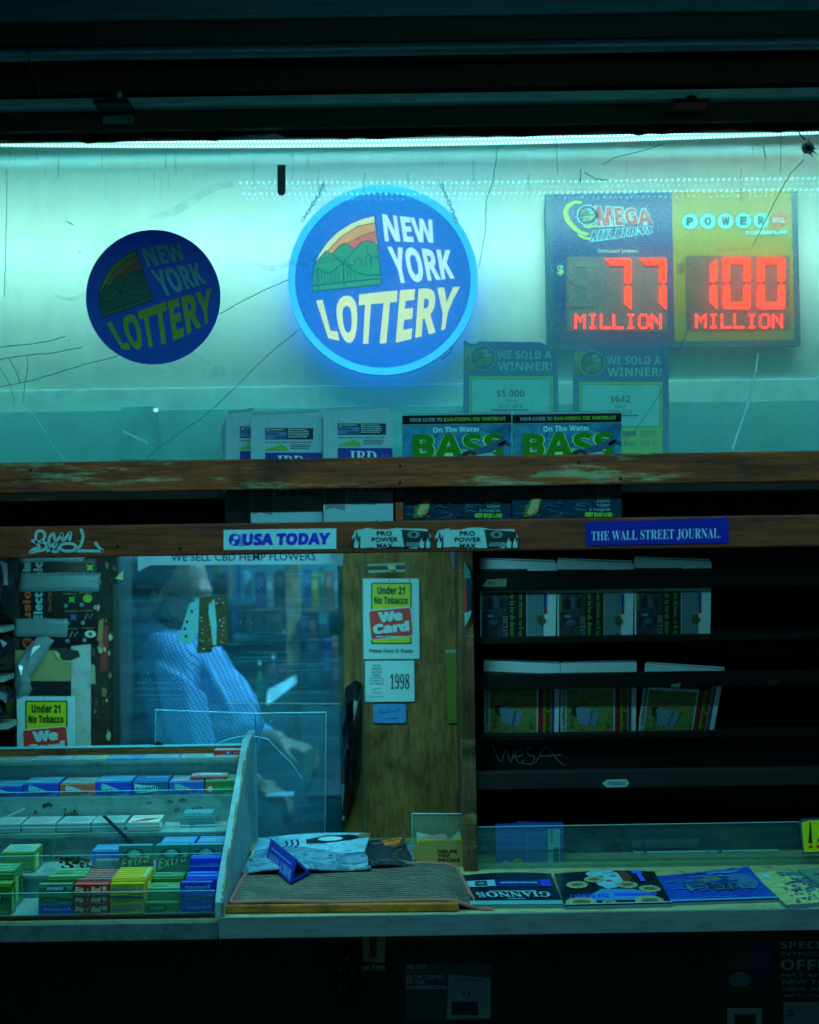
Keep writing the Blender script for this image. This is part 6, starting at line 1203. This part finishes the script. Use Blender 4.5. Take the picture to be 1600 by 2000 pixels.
for k in range(3): gum('gum_pack', 215, 1780, .018, z5 + k * H3, 67.5, H3 - .0004, .012, 'orange yellow gum pack with blue lettering, %s of the yellow stack' % col(k), 'jfr', G5)
gum('gum_pack', 284, 1780, .020, z5, 67, H3, .012, 'green gum pack with a dark capsule between the yellow and the blue stack', 'dbl', G5)
for k in range(3): gum('gum_pack', 352, 1780, .020, z5 + k * H3, 66 - 0.5 * k, H3 - .0004, .012, 'blue gum pack with pale script, %s of the right hand blue stack' % col(k), 'wint', G5)
gum('gum_box', 92, 1770, .052, z5, 75, .064, .075, 'open gum box with pale green top behind the front left stack', 'boxg', 'gum boxes behind the front packs')
gum('gum_box', 150, 1770, .036, z5, 71, .062, .088, 'gum box with red and white striped top behind the red stack', 'boxr', 'gum boxes behind the front packs')
gum('gum_box', 218, 1770, .034, z5, 70, .064, .094, 'gum box with yellow striped top behind the yellow stack', 'boxy', 'gum boxes behind the front packs')
gum('gum_box', 288, 1770, .044, z5, 66, .040, .05, 'lower bright green gum box between the yellow and the blue stack', 'boxg', 'gum boxes behind the front packs')
gum('gum_box', 296, 1770, .098, z5, 64, .050, .04, 'green gum box right behind the lower bright green one', 'boxg', 'gum boxes behind the front packs')
gum('gum_box', 362, 1770, .040, z5, 64, .063, .05, 'gum box with blue top behind the right hand blue stack', 'boxb', 'gum boxes behind the front packs')
gum('gum_pack', 370, 1720, .098, z5 + .060, 62, .011, .034, 'narrow blue gum pack, lower of two leaning behind the right hand stack', 'boxb'); gum('gum_pack', 371, 1700, .104, z5 + .073, 62, .012, .030, 'narrow blue gum pack, upper of two leaning behind the right hand stack', 'boxb')
gum('gum_box', -45, 1780, .020, z5, 68, .060, .03, 'green gum box cut by the left picture edge on the bottom step', 'mint'); gum('gum_box', -48, 1770, .056, z5, 76, .076, .07, 'tall green gum box behind the one at the left edge', 'boxg')
z4 = TIER[1][2] + .0002
gum('gum_box', 2, 1690, .165, z4, 66, .044, .07, 'pale green gum box at the left of the second step', 'gw'); gum('gum_box', 178, 1680, .18, z4 + .010, 62, .030, .06, 'flat blue gum box beside the grimy patch on the second step', 'bb'); gum('gum_box', 186, 1700, .165, z4, 48, .024, .012, 'small pale carton in front of the flat blue gum box', 'w')
for x, lab in ((231, 'left of the three upright teal gum packs with big pale lettering'), (304, 'middle one of the three upright teal gum packs with big pale lettering'), (372, 'right of the three upright teal gum packs, half behind blue packs')):
    gum('gum_pack', x, 1710, .150, z4, 67, .056, .016, lab, 'ext', 'upright teal gum packs')
gum('gum_box', 312, 1690, .18, z4, 68, .054, .06, 'pale blue topped gum box behind the middle teal pack', 'bb'); gum('gum_box', 383, 1690, .18, z4, 58, .054, .06, 'pale blue topped gum box behind the right hand teal pack', 'bb')
z3 = TIER[2][2] + .0002
for x, w, kk, lab in ((-15, 55, 'w', 'pale carton at the far left of the third step'), (42, 66, 'w', 'pale carton second from the left on the third step'), (110, 66, 'w', 'pale carton left of the dark broken strip on the third step'), (178, 66, 'w', 'pale carton behind the dark broken strip on the third step'), (248, 64, 'wr', 'pinkish white carton with an orange top mark on the third step')):
    gum('gum_carton', x, 1630, .268, z3, w, .020, .075, lab, kk, 'pale cartons on the third step')
m_case = glass('clear_case', (.7, .95, .96), dust=(.3, .66, .68), dustmin=.12, dustmax=.3, scale=12, refl=2.0); b = MB(); a = P(352, 1618, .30); sc = 3.1 / FP; b.box(a.x, a.x + 68 * sc, .30, .36, z3, z3 + .022, m_case); b.box(a.x + .006, a.x + 62 * sc, .31, .35, z3 + .0225, z3 + .030, ink((90, 150, 156), .2)); b.box(a.x + .022, a.x + .032, .2985, .2995, z3 + .003, z3 + .009, bk); b.build('clear_case', label='clear plastic case lying at the right end of the third step', cat='case', bevel=.001)
z2 = TIER[3][2] + .0002; G2 = 'gum boxes on the fourth step'
for x, w, kk, hm, lab in ((-22, 66, 'tb', .024, 'blue gum box at the left edge of the fourth step'), (45, 71, 'tb', .030, 'blue gum box with pale teal top on the fourth step, left of the red one'), (117, 70, 'tr', .028, 'red gum box with dark script on the fourth step'), (187, 71, 'tb', .031, 'bright blue gum box on the fourth step, right of the red one'), (259, 70, 'td', .030, 'dark teal gum box with slanting lettering on the fourth step'), (330, 69, 'tp', .029, 'blue gum box with pinkish top under the small pink pack'), (400, 66, 'lyp', .030, 'green gum box with a red disc at the right of the fourth step')):
    gum('gum_box', x, 1553, .370, z2, w, hm, .075, lab, kk, G2)
gum('gum_pack', 372, 1530, .385, z2 + .0305, 72, .009, .03, 'small pink gum pack lying on top of the right hand boxes of the fourth step', 'pink')
z1_ = TIER[4][2] + .0002
for x, w, kk, lab in ((62, 76, 'fp', 'pale lilac flat pack on the top step, leftmost'), (138, 68, 'fy', 'cream flat pack on the top step beside the lilac one'), (206, 70, 'fb', 'bright blue flat pack on the top step'), (276, 72, 'fv', 'pale violet flat pack on the top step right of the bright blue one'), (350, 68, 'fo', 'flat pack with orange rim on the top step'), (418, 50, 'fo', 'flat pack under the red pack at the end of the top step')):
    gum('gum_pack', x, 1482, .475, z1_, w, .0035, .055, lab, kk, 'flat packs on the top step')
gum('gum_pack', 417, 1478, .50, z1_ + .004, 70, .011, .03, 'red pack with a blue disc on top of the rack beside the side panel', 'redp')

# ================================================================== POSTERS UNDER THE COUNTER
F = Pl(.298); gry = ink((54, 60, 58), .6)
b = MB(); b.slab([(706, 1818), (754, 1820), (752, 1880), (710, 1878)], F, .001, ink((150, 140, 96)), .001); b.rect(722, 1820, 736, 1870, F, .0016, ink((14, 16, 16))); b.text('OR FREE', (707, 1885, 753, 1894), F, .0016, ink((170, 190, 184)), 'bold'); b.build('tan_sticker', label='tan sticker with a dark bar and free offer lettering under the counter', cat='sticker')
b = MB(); b.slab([(790, 1882), (960, 1880), (960, 1992), (793, 1994)], F, .001, ink((50, 68, 80)), .001)
for i, (s_, x1, c) in enumerate((('WE PUT', 831, (170, 196, 196)), ('QUEENS', 832, (170, 130, 50)), ('IN THE CENTER', 867, (170, 196, 196)), ('OF THE', 829, (170, 196, 196)), ('CONVERSATION.', 874, (170, 196, 196)))): b.text(s_, (794, 1884 + i * 9.9, x1, 1892 + i * 9.9), F, .0016, ink(c), 'bold')
b.lines(796, 1938, 858, 1946, 1, F, .0016, gry, .5, 2, 0); b.face([(876, 1902), (958, 1910), (958, 1988), (873, 1990)], F, .0014, ink((130, 156, 160))); b.text('THE QUEENS DAILY', (888, 1910, 948, 1918), F, .0018, ink((40, 50, 52)), 'serif'); b.text('9.3', (902, 1936, 918, 1945), F, .0018, ink((24, 30, 32)), 'bold'); b.rect(882, 1956, 934, 1982, F, .0018, ink((24, 34, 48))); b.build('dark_poster', label='dark poster with a newspaper picture in the middle under the counter', cat='poster')
b = MB(); b.slab([(1404, 1824), (1720, 1818), (1720, 2060), (1410, 2060)], F, .001, ink((40, 42, 26)), .001); b.slab([(1408, 1828), (1720, 1822), (1720, 2056), (1413, 2056)], F, .001, ink((22, 30, 32)), .0018)
b.rect(1424, 1850, 1480, 1900, F, .0024, ink((70, 50, 40))); b.rect(1472, 1846, 1510, 1900, F, .0026, ink((30, 40, 110))); b.ell(1444, 1912, 22, 14, F, .0028, ink((90, 120, 130))); b.face([(1430, 1900), (1500, 1904), (1490, 1920), (1440, 1924)], F, .0026, ink((34, 44, 48)))
tx = ink((150, 172, 166))
for s_, x0, y0, x1, y1 in (('SPECIAL', 1524, 1838, 1640, 1852), ('INTRODUCTORY', 1524, 1859, 1690, 1866), ('OFFER', 1525, 1873, 1640, 1894), ('NAT AMERICAN', 1527, 1900, 1680, 1907), ('NEW YORK', 1528, 1912, 1640, 1922), ('100% ADDITIVE', 1529, 1928, 1680, 1935), ('NATURAL TOBACCO', 1530, 1941, 1700, 1946)): b.text(s_, (x0, y0, x1, y1), F, .0024, tx, 'bold' if y1 - y0 > 12 else 'sans')
b.rect(1420, 1968, 1488, 2030, F, .0024, ink((140, 160, 160))); b.rect(1434, 1980, 1476, 2000, F, .0028, bk); b.rect(1530, 1956, 1700, 2040, F, .0024, ink((120, 138, 138))); b.text('$', (1536, 1970, 1550, 1986), F, .0028, bk, 'bold'); b.build('offer_poster', label='dark framed special offer poster under the right end of the counter', cat='poster')
b = MB(); bag(b, [(662, 1850), (690, 1832), (708, 1828), (704, 1880), (698, 1930), (688, 1966), (672, 1976), (656, 1940), (654, 1890)], Pl(.298), .05, painted('dim_plastic', (24, 32, 36), (34, 44, 48), 12, .3, .3), 14); b.build('dark_bag', label='dim dark plastic bag hanging under the counter left of the tan sticker', cat='bag')
b = MB(); rd = random.Random(21); 
for i in range(60):
    x = rd.uniform(925, 1100); y = rd.uniform(1826, 1902); w = rd.uniform(6, 30); b.face([(x, y), (x + w, y - 1), (x + w * .9, y + rd.uniform(1, 3)), (x + 2, y + 2)], F, .0002 + 1e-5 * i, ink((40, 50, 52), .7))
pt('glue_mark', b)

# ================================================================== GOODS SEEN THROUGH THE HATCH
def goods(x0, y0, x1, y1, yv, d, c, lab, name='goods_box', cat='box', c2=None):
    b = MB(); a = P(x0, y1, yv); e = P(x1, y0, yv); b.box(a.x, e.x, yv, yv + d, a.z, e.z, ink(tuple(int(v * .62) for v in c), .5, .3)); h = e.z - a.z; F = Lo((a.x, yv, a.z)); w = e.x - a.x
    b.rect(w * .1, h * .55, w * .9, h * .85, F, .001, ink(c2 or tuple(min(255, int(v * .6) + 40) for v in c), .5)); b.rect(w * .2, h * .15, w * .8, h * .3, F, .001, ink(tuple(v // 2 for v in c), .5)); b.build(name, label=lab, cat=cat, bevel=.002)
zsh = P(500, 1245, 1.75).z
goods(452, 1190, 466, 1245, 1.80, .06, (40, 60, 150), 'blue packet standing on the booth shelf beside the vendor'); goods(482, 1188, 492, 1246, 1.80, .06, (170, 150, 30), 'yellow packet on the booth shelf behind the vendor'); goods(495, 1196, 516, 1246, 1.80, .06, (60, 80, 70), 'dull green packet on the booth shelf beside the yellow one'); goods(518, 1190, 550, 1246, 1.80, .06, (110, 84, 50), 'brown carton on the booth shelf beside the stud')
goods(632, 1250, 648, 1380, 1.52, .08, (30, 44, 130), 'tall dark blue roll standing inside right of the stud', 'goods_roll', 'packet'); goods(650, 1290, 664, 1376, 1.50, .06, (170, 56, 56), 'tall red packet inside at the right edge of the hatch'); goods(648, 1246, 658, 1288, 1.54, .06, (190, 110, 90), 'small salmon packet above the red one inside the hatch'); goods(600, 1300, 628, 1376, 1.56, .08, (30, 90, 110), 'teal carton inside right of the stud'); goods(600, 1250, 624, 1298, 1.60, .08, (20, 50, 80), 'dark teal carton above the other inside right of the stud')
zc2 = .885
b = MB(); a = P(300, 1150, 1.9); c = P(660, 1150, 1.9); zs = P(500, 1186, 1.9).z; b.box(a.x, c.x + .2, 1.86, 2.05, zs - .016, zs, wood('stock_shelf_wood', (70, 50, 30), (110, 84, 54), None, .6, .7)); pt('stock_shelf', b, .001)
for k, (x0, x1, top, c, nm) in enumerate(((426, 440, 1120, (150, 60, 50), 'red'), (594, 606, 1112, (40, 90, 140), 'blue'), (608, 622, 1122, (190, 160, 60), 'yellow'), (624, 634, 1108, (60, 120, 70), 'green'), (636, 650, 1116, (170, 90, 60), 'orange'), (652, 662, 1124, (120, 140, 150), 'grey'), (500, 516, 1116, (90, 60, 130), 'purple'), (520, 534, 1126, (170, 170, 160), 'white'), (538, 556, 1114, (60, 40, 30), 'brown'))):
    goods(x0, top, x1, 1186, 1.88, .07, c, '%s carton on the high stock shelf at the back of the booth' % nm)
for k, (x0, x1, y0, y1, c, nm) in enumerate(((586, 600, 1206, 1246, (30, 60, 110), 'navy'), (602, 618, 1214, 1246, (150, 70, 60), 'brick red'), (622, 640, 1200, 1240, (60, 110, 120), 'sea green'), (584, 598, 1300, 1376, (70, 60, 50), 'dull brown'))):
    goods(x0, y0, x1, y1, 1.66, .06, c, '%s packet stacked inside the hatch right of the stud' % nm, 'packet', 'packet')
def bottle(px, yv, h, r_, c, lab):
    p = P(px, 1400, yv); b = MB(); zz = [0, .005, h * .6, h * .75, h * .82, h]; rr_ = [r_ * .96, r_, r_, r_ * .45, r_ * .4, r_ * .4]; z0 = P(px, 1380, yv).z
    b.tube([(p.x, yv, z0 + z) for z in zz], rr_, ink(c, .15), 14); b.tube([(p.x, yv, z0 + h), (p.x, yv, z0 + h + .014)], r_ * .46, ink((160, 180, 180), .4), 12); b.tube([(p.x, yv, z0 + h * .2), (p.x, yv, z0 + h * .5)], r_ * 1.02, ink(tuple(min(255, v + 60) for v in c), .5), 14); b.build('bottle', label=lab, cat='bottle', smooth=True)
bottle(508, 1.62, .13, .013, (60, 120, 20), 'green bottle on the pile behind the vendor'); bottle(535, 1.66, .15, .011, (90, 140, 150), 'pale slim bottle behind the red packets')
for k, (x0, y0, x1, y1, c, lab) in enumerate(((520, 1306, 542, 1326, (150, 60, 60), 'red crumpled packet heaped beside the stud, left'), (542, 1300, 560, 1324, (130, 50, 60), 'dark red packet heaped beside the stud, right'), (526, 1326, 556, 1342, (30, 60, 130), 'blue packet under the red ones beside the stud'), (496, 1330, 510, 1346, (150, 50, 50), 'small red packet low behind the vendor'))): goods(x0, y0, x1, y1, 1.56 + .02 * k, .06, c, lab, 'packet', 'packet')
for k, (x0, x1, y0, y1, c, lab) in enumerate(((447, 452, 1100, 1170, (190, 140, 120), 'curved salmon strip hanging at the back of the booth'), (463, 470, 1104, 1172, (30, 70, 140), 'blue strip hanging at the back of the booth'), (478, 490, 1120, 1170, (120, 170, 180), 'pale strip pack hanging at the back of the booth'))):
    b = MB(); F = Pl(1.92); n = 8; top_ = zy(1062, 1.92)
    b.slab([(x0 + (1 if i else -6) * (i == 0), y0 - 6 + (y1 - y0 + 6) * i / n) for i in range(n + 1)] + [(x1 - (6 if i == 0 else 0), y0 - 6 + (y1 - y0 + 6) * i / n) for i in range(n, -1, -1)], F, .006, ink(c, .4)); q = F((x0 + x1) / 2 - 4, y0 - 6, .003); b.tube([q, (q.x, q.y, 2.272)], .001, m_chain, 5); b.build('hanging_strip', label=lab, cat='packet')

# ================================================================== THE VENDOR
YM = 1.10; MS = (YM + 2.8) / FP                                       # metres per photo pixel where he stands
def V(px, py, y=YM): return P(px, py, y)
skin = painted('skin', (140, 90, 68), (164, 110, 84), 10, .55, .1); m, t = newmat('checked_shirt'); v = coords(t, (1, 1, 1), (0, R(28), 0)); sx_ = nd(t, 'ShaderNodeSeparateXYZ'); t.links.new(v, sx_.inputs[0])
def gridline(sock, per, w):
    a = nd(t, 'ShaderNodeMath', operation='MULTIPLY'); t.links.new(sock, a.inputs[0]); a.inputs[1].default_value = 1 / per; q = nd(t, 'ShaderNodeMath', operation='FRACT'); t.links.new(a.outputs[0], q.inputs[0]); c = nd(t, 'ShaderNodeMath', operation='LESS_THAN'); t.links.new(q.outputs[0], c.inputs[0]); c.inputs[1].default_value = w; return c.outputs[0]
gx, gz = gridline(sx_.outputs[0], .0085, .32), gridline(sx_.outputs[2], .0085, .32); s1 = nd(t, 'ShaderNodeMath', operation='ADD'); t.links.new(gx, s1.inputs[0]); t.links.new(gz, s1.inputs[1]); s2 = nd(t, 'ShaderNodeMath', operation='MULTIPLY'); t.links.new(s1.outputs[0], s2.inputs[0]); s2.inputs[1].default_value = .5
wr = noise(t, coords(t, (3, 3, 1.2)), 7, 4); finish(t, ramp(t, s2.outputs[0], [(0, lin((120, 160, 196))), (.5, lin((78, 112, 160))), (1, lin((40, 60, 110)))]), .85, 0, .15, wr, .7, .012); shirtm = m
hairm = painted('dark_hair', (20, 16, 14), (40, 32, 28), 60, .7, .3); troum = painted('dark_trousers', (24, 26, 34), (34, 36, 46), 20, .85, .2)
vd = thing('person', 'bearded man in checked blue shirt and glasses looking down behind the hatch pane', 'person', (V(350, 1500).x, YM, .004))
def remesh(o, vox, it=6, fac=.6):
    k = o.modifiers.new('remesh', 'REMESH'); k.mode = 'VOXEL'; k.voxel_size = vox; k.use_smooth_shade = True; s_ = o.modifiers.new('smooth', 'SMOOTH'); s_.factor = fac; s_.iterations = it
def cap(b, pts, rs, mat):
    """tapered limb: tubes with a ball at each joint (melted into one skin by the remesh)"""
    b.tube(pts, rs, mat, 14)
    for p, r_ in zip(pts, rs): b.ball(p, r_, mat, None, 14, 8)
hc = V(338, 1158); tilt = R(15)                                        # head centre; face towards +x, chin down
HM = Matrix.Rotation(R(-14), 3, 'Z') @ Matrix.Rotation(tilt, 3, 'Y')
def H(f_, s_, u): return hc + HM @ Vector((f_, s_, u))
bd = MB(); bd.ball(H(-.012, 0, .035), (.100, .078, .098), skin, HM); bd.ball(H(.028, 0, -.045), (.072, .060, .072), skin, HM); bd.ball(H(.050, 0, .02), (.052, .058, .055), skin, HM)
cap(bd, [H(.088, 0, .022), H(.108, 0, -.004), H(.118, 0, -.026)], [.011, .013, .017], skin); bd.ball(H(.104, -.014, -.030), .010, skin); bd.ball(H(.104, .014, -.030), .010, skin)
cap(bd, [H(.086, -.034, .030), H(.096, 0, .032), H(.086, .034, .030)], [.010, .012, .010], skin); cap(bd, [H(.088, -.020, -.062), H(.098, 0, -.060), H(.088, .020, -.062)], [.008, .010, .008], skin); cap(bd, [H(.086, -.018, -.076), H(.094, 0, -.075), H(.086, .018, -.076)], [.008, .010, .008], skin); bd.ball(H(.080, 0, -.104), .024, skin)
for s_ in (-1, 1): bd.ball(H(-.012, s_ * .080, -.008), (.020, .009, .033), skin, HM); bd.ball(H(.058, s_ * .038, -.028), (.030, .022, .024), skin, HM)
nb = V(312, 1262); cap(bd, [H(-.030, 0, -.055), (H(-.04, 0, -.10) + nb) / 2, nb], [.060, .060, .072], skin)
chest = V(345, 1318); belly = V(384, 1412); pel = V(366, 1540); ns, fs = V(318, 1292, YM - .17), V(322, 1288, YM + .17)
cap(bd, [nb, chest, belly, pel], [.09, .135, .165, .150], skin); cap(bd, [ns, V(345, 1294), fs], [.065, .09, .065], skin)
ne, nw = V(352, 1474, YM - .22), V(496, 1532, YM - .10); fe_, fw = V(452, 1436, YM + .20), V(540, 1448, YM + .06)
cap(bd, [ns, ne, nw], [.060, .046, .031], skin); cap(bd, [fs, fe_, fw], [.060, .046, .031], skin)
def hand(b, wr_, fwd, up_, side, sgn):
    """palm, four bent fingers of unequal length and a thumb from the side of the palm; fwd along the hand, up_ = back of the hand, side = thumb side"""
    pc = wr_ + fwd * .050; 
    for k, o_ in enumerate((-.026, -.009, .009, .026)): cap(b, [wr_ + fwd * .012 + side * o_ * .6, wr_ + fwd * .085 + side * o_], [.014, .011], skin)
    for o_, L in zip((.028, .010, -.010, -.028), (.070, .080, .074, .058)):
        k0 = wr_ + fwd * .086 + side * o_; d1 = (fwd * .85 - up_ * .5).normalized(); d2 = (fwd * .35 - up_ * .95).normalized(); k1 = k0 + d1 * L * .5; k2 = k1 + d2 * L * .32; cap(b, [k0, k1, k2, k2 + (d2 - fwd * .3).normalized() * L * .22], [.0105, .0092, .0082, .0072], skin)
    t0 = wr_ + fwd * .030 + side * .030; t1 = t0 + (side * .8 + fwd * .6 - up_ * .2).normalized() * .036; cap(b, [t0, t1, t1 + (fwd * .9 + side * .1 - up_ * .5).normalized() * .034], [.0135, .011, .009], skin)
hand(bd, nw, Vector((.86, .12, -.5)).normalized(), Vector((.4, -.35, .82)).normalized(), Vector((.1, .93, .32)).normalized(), 1); hand(bd, fw, Vector((.95, -.2, -.26)).normalized(), Vector((.25, -.2, .95)).normalized(), Vector((-.2, -.95, -.1)).normalized(), 1)
hipn, hipf = pel + Vector((0, -.09, -.06)), pel + Vector((0, .09, -.06))
for hp in (hipn, hipf): kn = Vector((hp.x + .05, hp.y, .47)); an = Vector((hp.x + .01, hp.y, .09)); cap(bd, [hp, kn, an], [.095, .062, .042], skin); cap(bd, [an + Vector((0, 0, -.04)), an + Vector((.08, 0, -.05)), an + Vector((.16, 0, -.06))], [.042, .040, .026], skin)
o = bd.build('body', vd); remesh(o, .0058, 5, .5)
sh = MB(); cap(sh, [nb + Vector((0, 0, .005)), chest, belly, pel], [.098, .147, .180, .172], shirtm); cap(sh, [ns, V(345, 1294), fs], [.076, .100, .076], shirtm)
mid = ne.lerp(nw, .62); cap(sh, [ns, ns.lerp(ne, .5) + Vector((-.006, -.004, 0)), ne, mid], [.078, .070, .060, .047], shirtm); midf = fe_.lerp(fw, .66); cap(sh, [fs, fe_, midf], [.076, .060, .046], shirtm)
rd = random.Random(4)
for i in range(9):                                                    # folds at the armpit, elbow and belly
    c0 = ns.lerp(ne, .15 + .09 * i) + Vector((.05, -.02, .0)); cap(sh, [c0 + Vector((-.06, -.055, .03)), c0 + Vector((.0, -.050, -.01)), c0 + Vector((.055, -.015, -.055))], [.012, .018, .010], shirtm)
cap(sh, [V(400, 1298, YM - .10), V(420, 1345, YM - .13), V(452, 1400, YM - .12)], [.014, .02, .012], shirtm)
o = sh.build('shirt', vd); remesh(o, .007, 4, .5)
co = MB(); ring = [nb + Vector((.090 * math.cos(a) + .02, .085 * math.sin(a), .018 + .012 * math.cos(a) * -1)) for a in [2 * math.pi * k / 20 for k in range(20)]]; co.tube(ring, .015, shirtm, 8, closed=True); o = co.build('collar', vd, smooth=True)
b = MB(); b.slab([(405, 1262), (443, 1284), (452, 1330), (412, 1330)], Pl(YM - .16), .004, shirtm); 
b = MB(); cap(b, [belly + Vector((.165, -.02, .05)), belly + Vector((.183, -.02, -.0)), belly + Vector((.165, -.02, -.08))], [.004, .004, .004], shirtm); b.build('placket', vd)
tr = MB(); cap(tr, [pel + Vector((0, 0, -.02)), pel + Vector((0, 0, -.10))], [.165, .150], troum)
for hp in (hipn, hipf): kn = Vector((hp.x + .05, hp.y, .47)); an = Vector((hp.x + .01, hp.y, .07)); cap(tr, [hp, kn, an], [.108, .076, .060], troum)
o = tr.build('trousers', vd); remesh(o, .010, 4)
ha = MB(); ha.ball(H(-.030, 0, .050), (.092, .084, .092), hairm, HM); ha.ball(H(-.062, 0, .0), (.058, .076, .076), hairm, HM); cap(ha, [H(-.02, -.078, .03), H(-.004, -.078, -.01)], [.016, .010], hairm); cap(ha, [H(-.02, .078, .03), H(-.004, .078, -.01)], [.016, .010], hairm); o = ha.build('hair', vd); remesh(o, .006, 3)
be = MB(); be.ball(H(.038, 0, -.086), (.074, .066, .058), hairm, HM); be.ball(H(.010, 0, -.068), (.066, .072, .044), hairm, HM); 
for s_ in (-1, 1): cap(be, [H(.0, s_ * .072, -.02), H(.02, s_ * .066, -.06), H(.06, s_ * .040, -.098)], [.012, .018, .020], hairm)
cap(be, [H(.092, -.026, -.050), H(.106, 0, -.047), H(.092, .026, -.050)], [.007, .008, .007], hairm); o = be.build('beard', vd); remesh(o, .006, 2)
for s_ in (-1, 1):
    b = MB(); b.ball(H(.078, s_ * .032, .006), .0125, ink((190, 186, 180), .15)); b.ball(H(.0865, s_ * .032, .004), .006, ink((30, 20, 16), .1)); b.build('eye', vd, smooth=True)
gm = ink((20, 24, 28), .3); gl = MB()
for s_ in (-1, 1):
    gl.tube([H(.106, s_ * .034 + .025 * math.cos(a), .000 + .020 * math.sin(a)) for a in [2 * math.pi * k / 18 for k in range(18)]], .0017, gm, 6, closed=True); gl.tube([H(.105, s_ * .059, .004), H(.06, s_ * .079, .008), H(-.01, s_ * .083, .008)], .0016, gm, 6)
gl.tube([H(.106, -.010, .004), H(.110, 0, .007), H(.106, .010, .004)], .0016, gm, 6); gl.build('glasses', vd)
# the card and pen in his hands
F = Pl(YM - .02); b = MB(); b.slab([(598, 1466), (620, 1458), (622, 1466), (606, 1524), (588, 1524)], F, .002, ink((170, 160, 120))); b.build('paper_slip', label='pale paper slip in the vendor\'s far hand', cat='paper')
b = MB(); q0 = V(520, 1512, YM - .14); b.box(q0.x - .002, q0.x + .07, q0.y - .01, q0.y + .05, q0.z - .06, q0.z - .056, ink((150, 170, 170))); b.build('till_note', label='small pale note lying under the vendor\'s near hand', cat='paper')
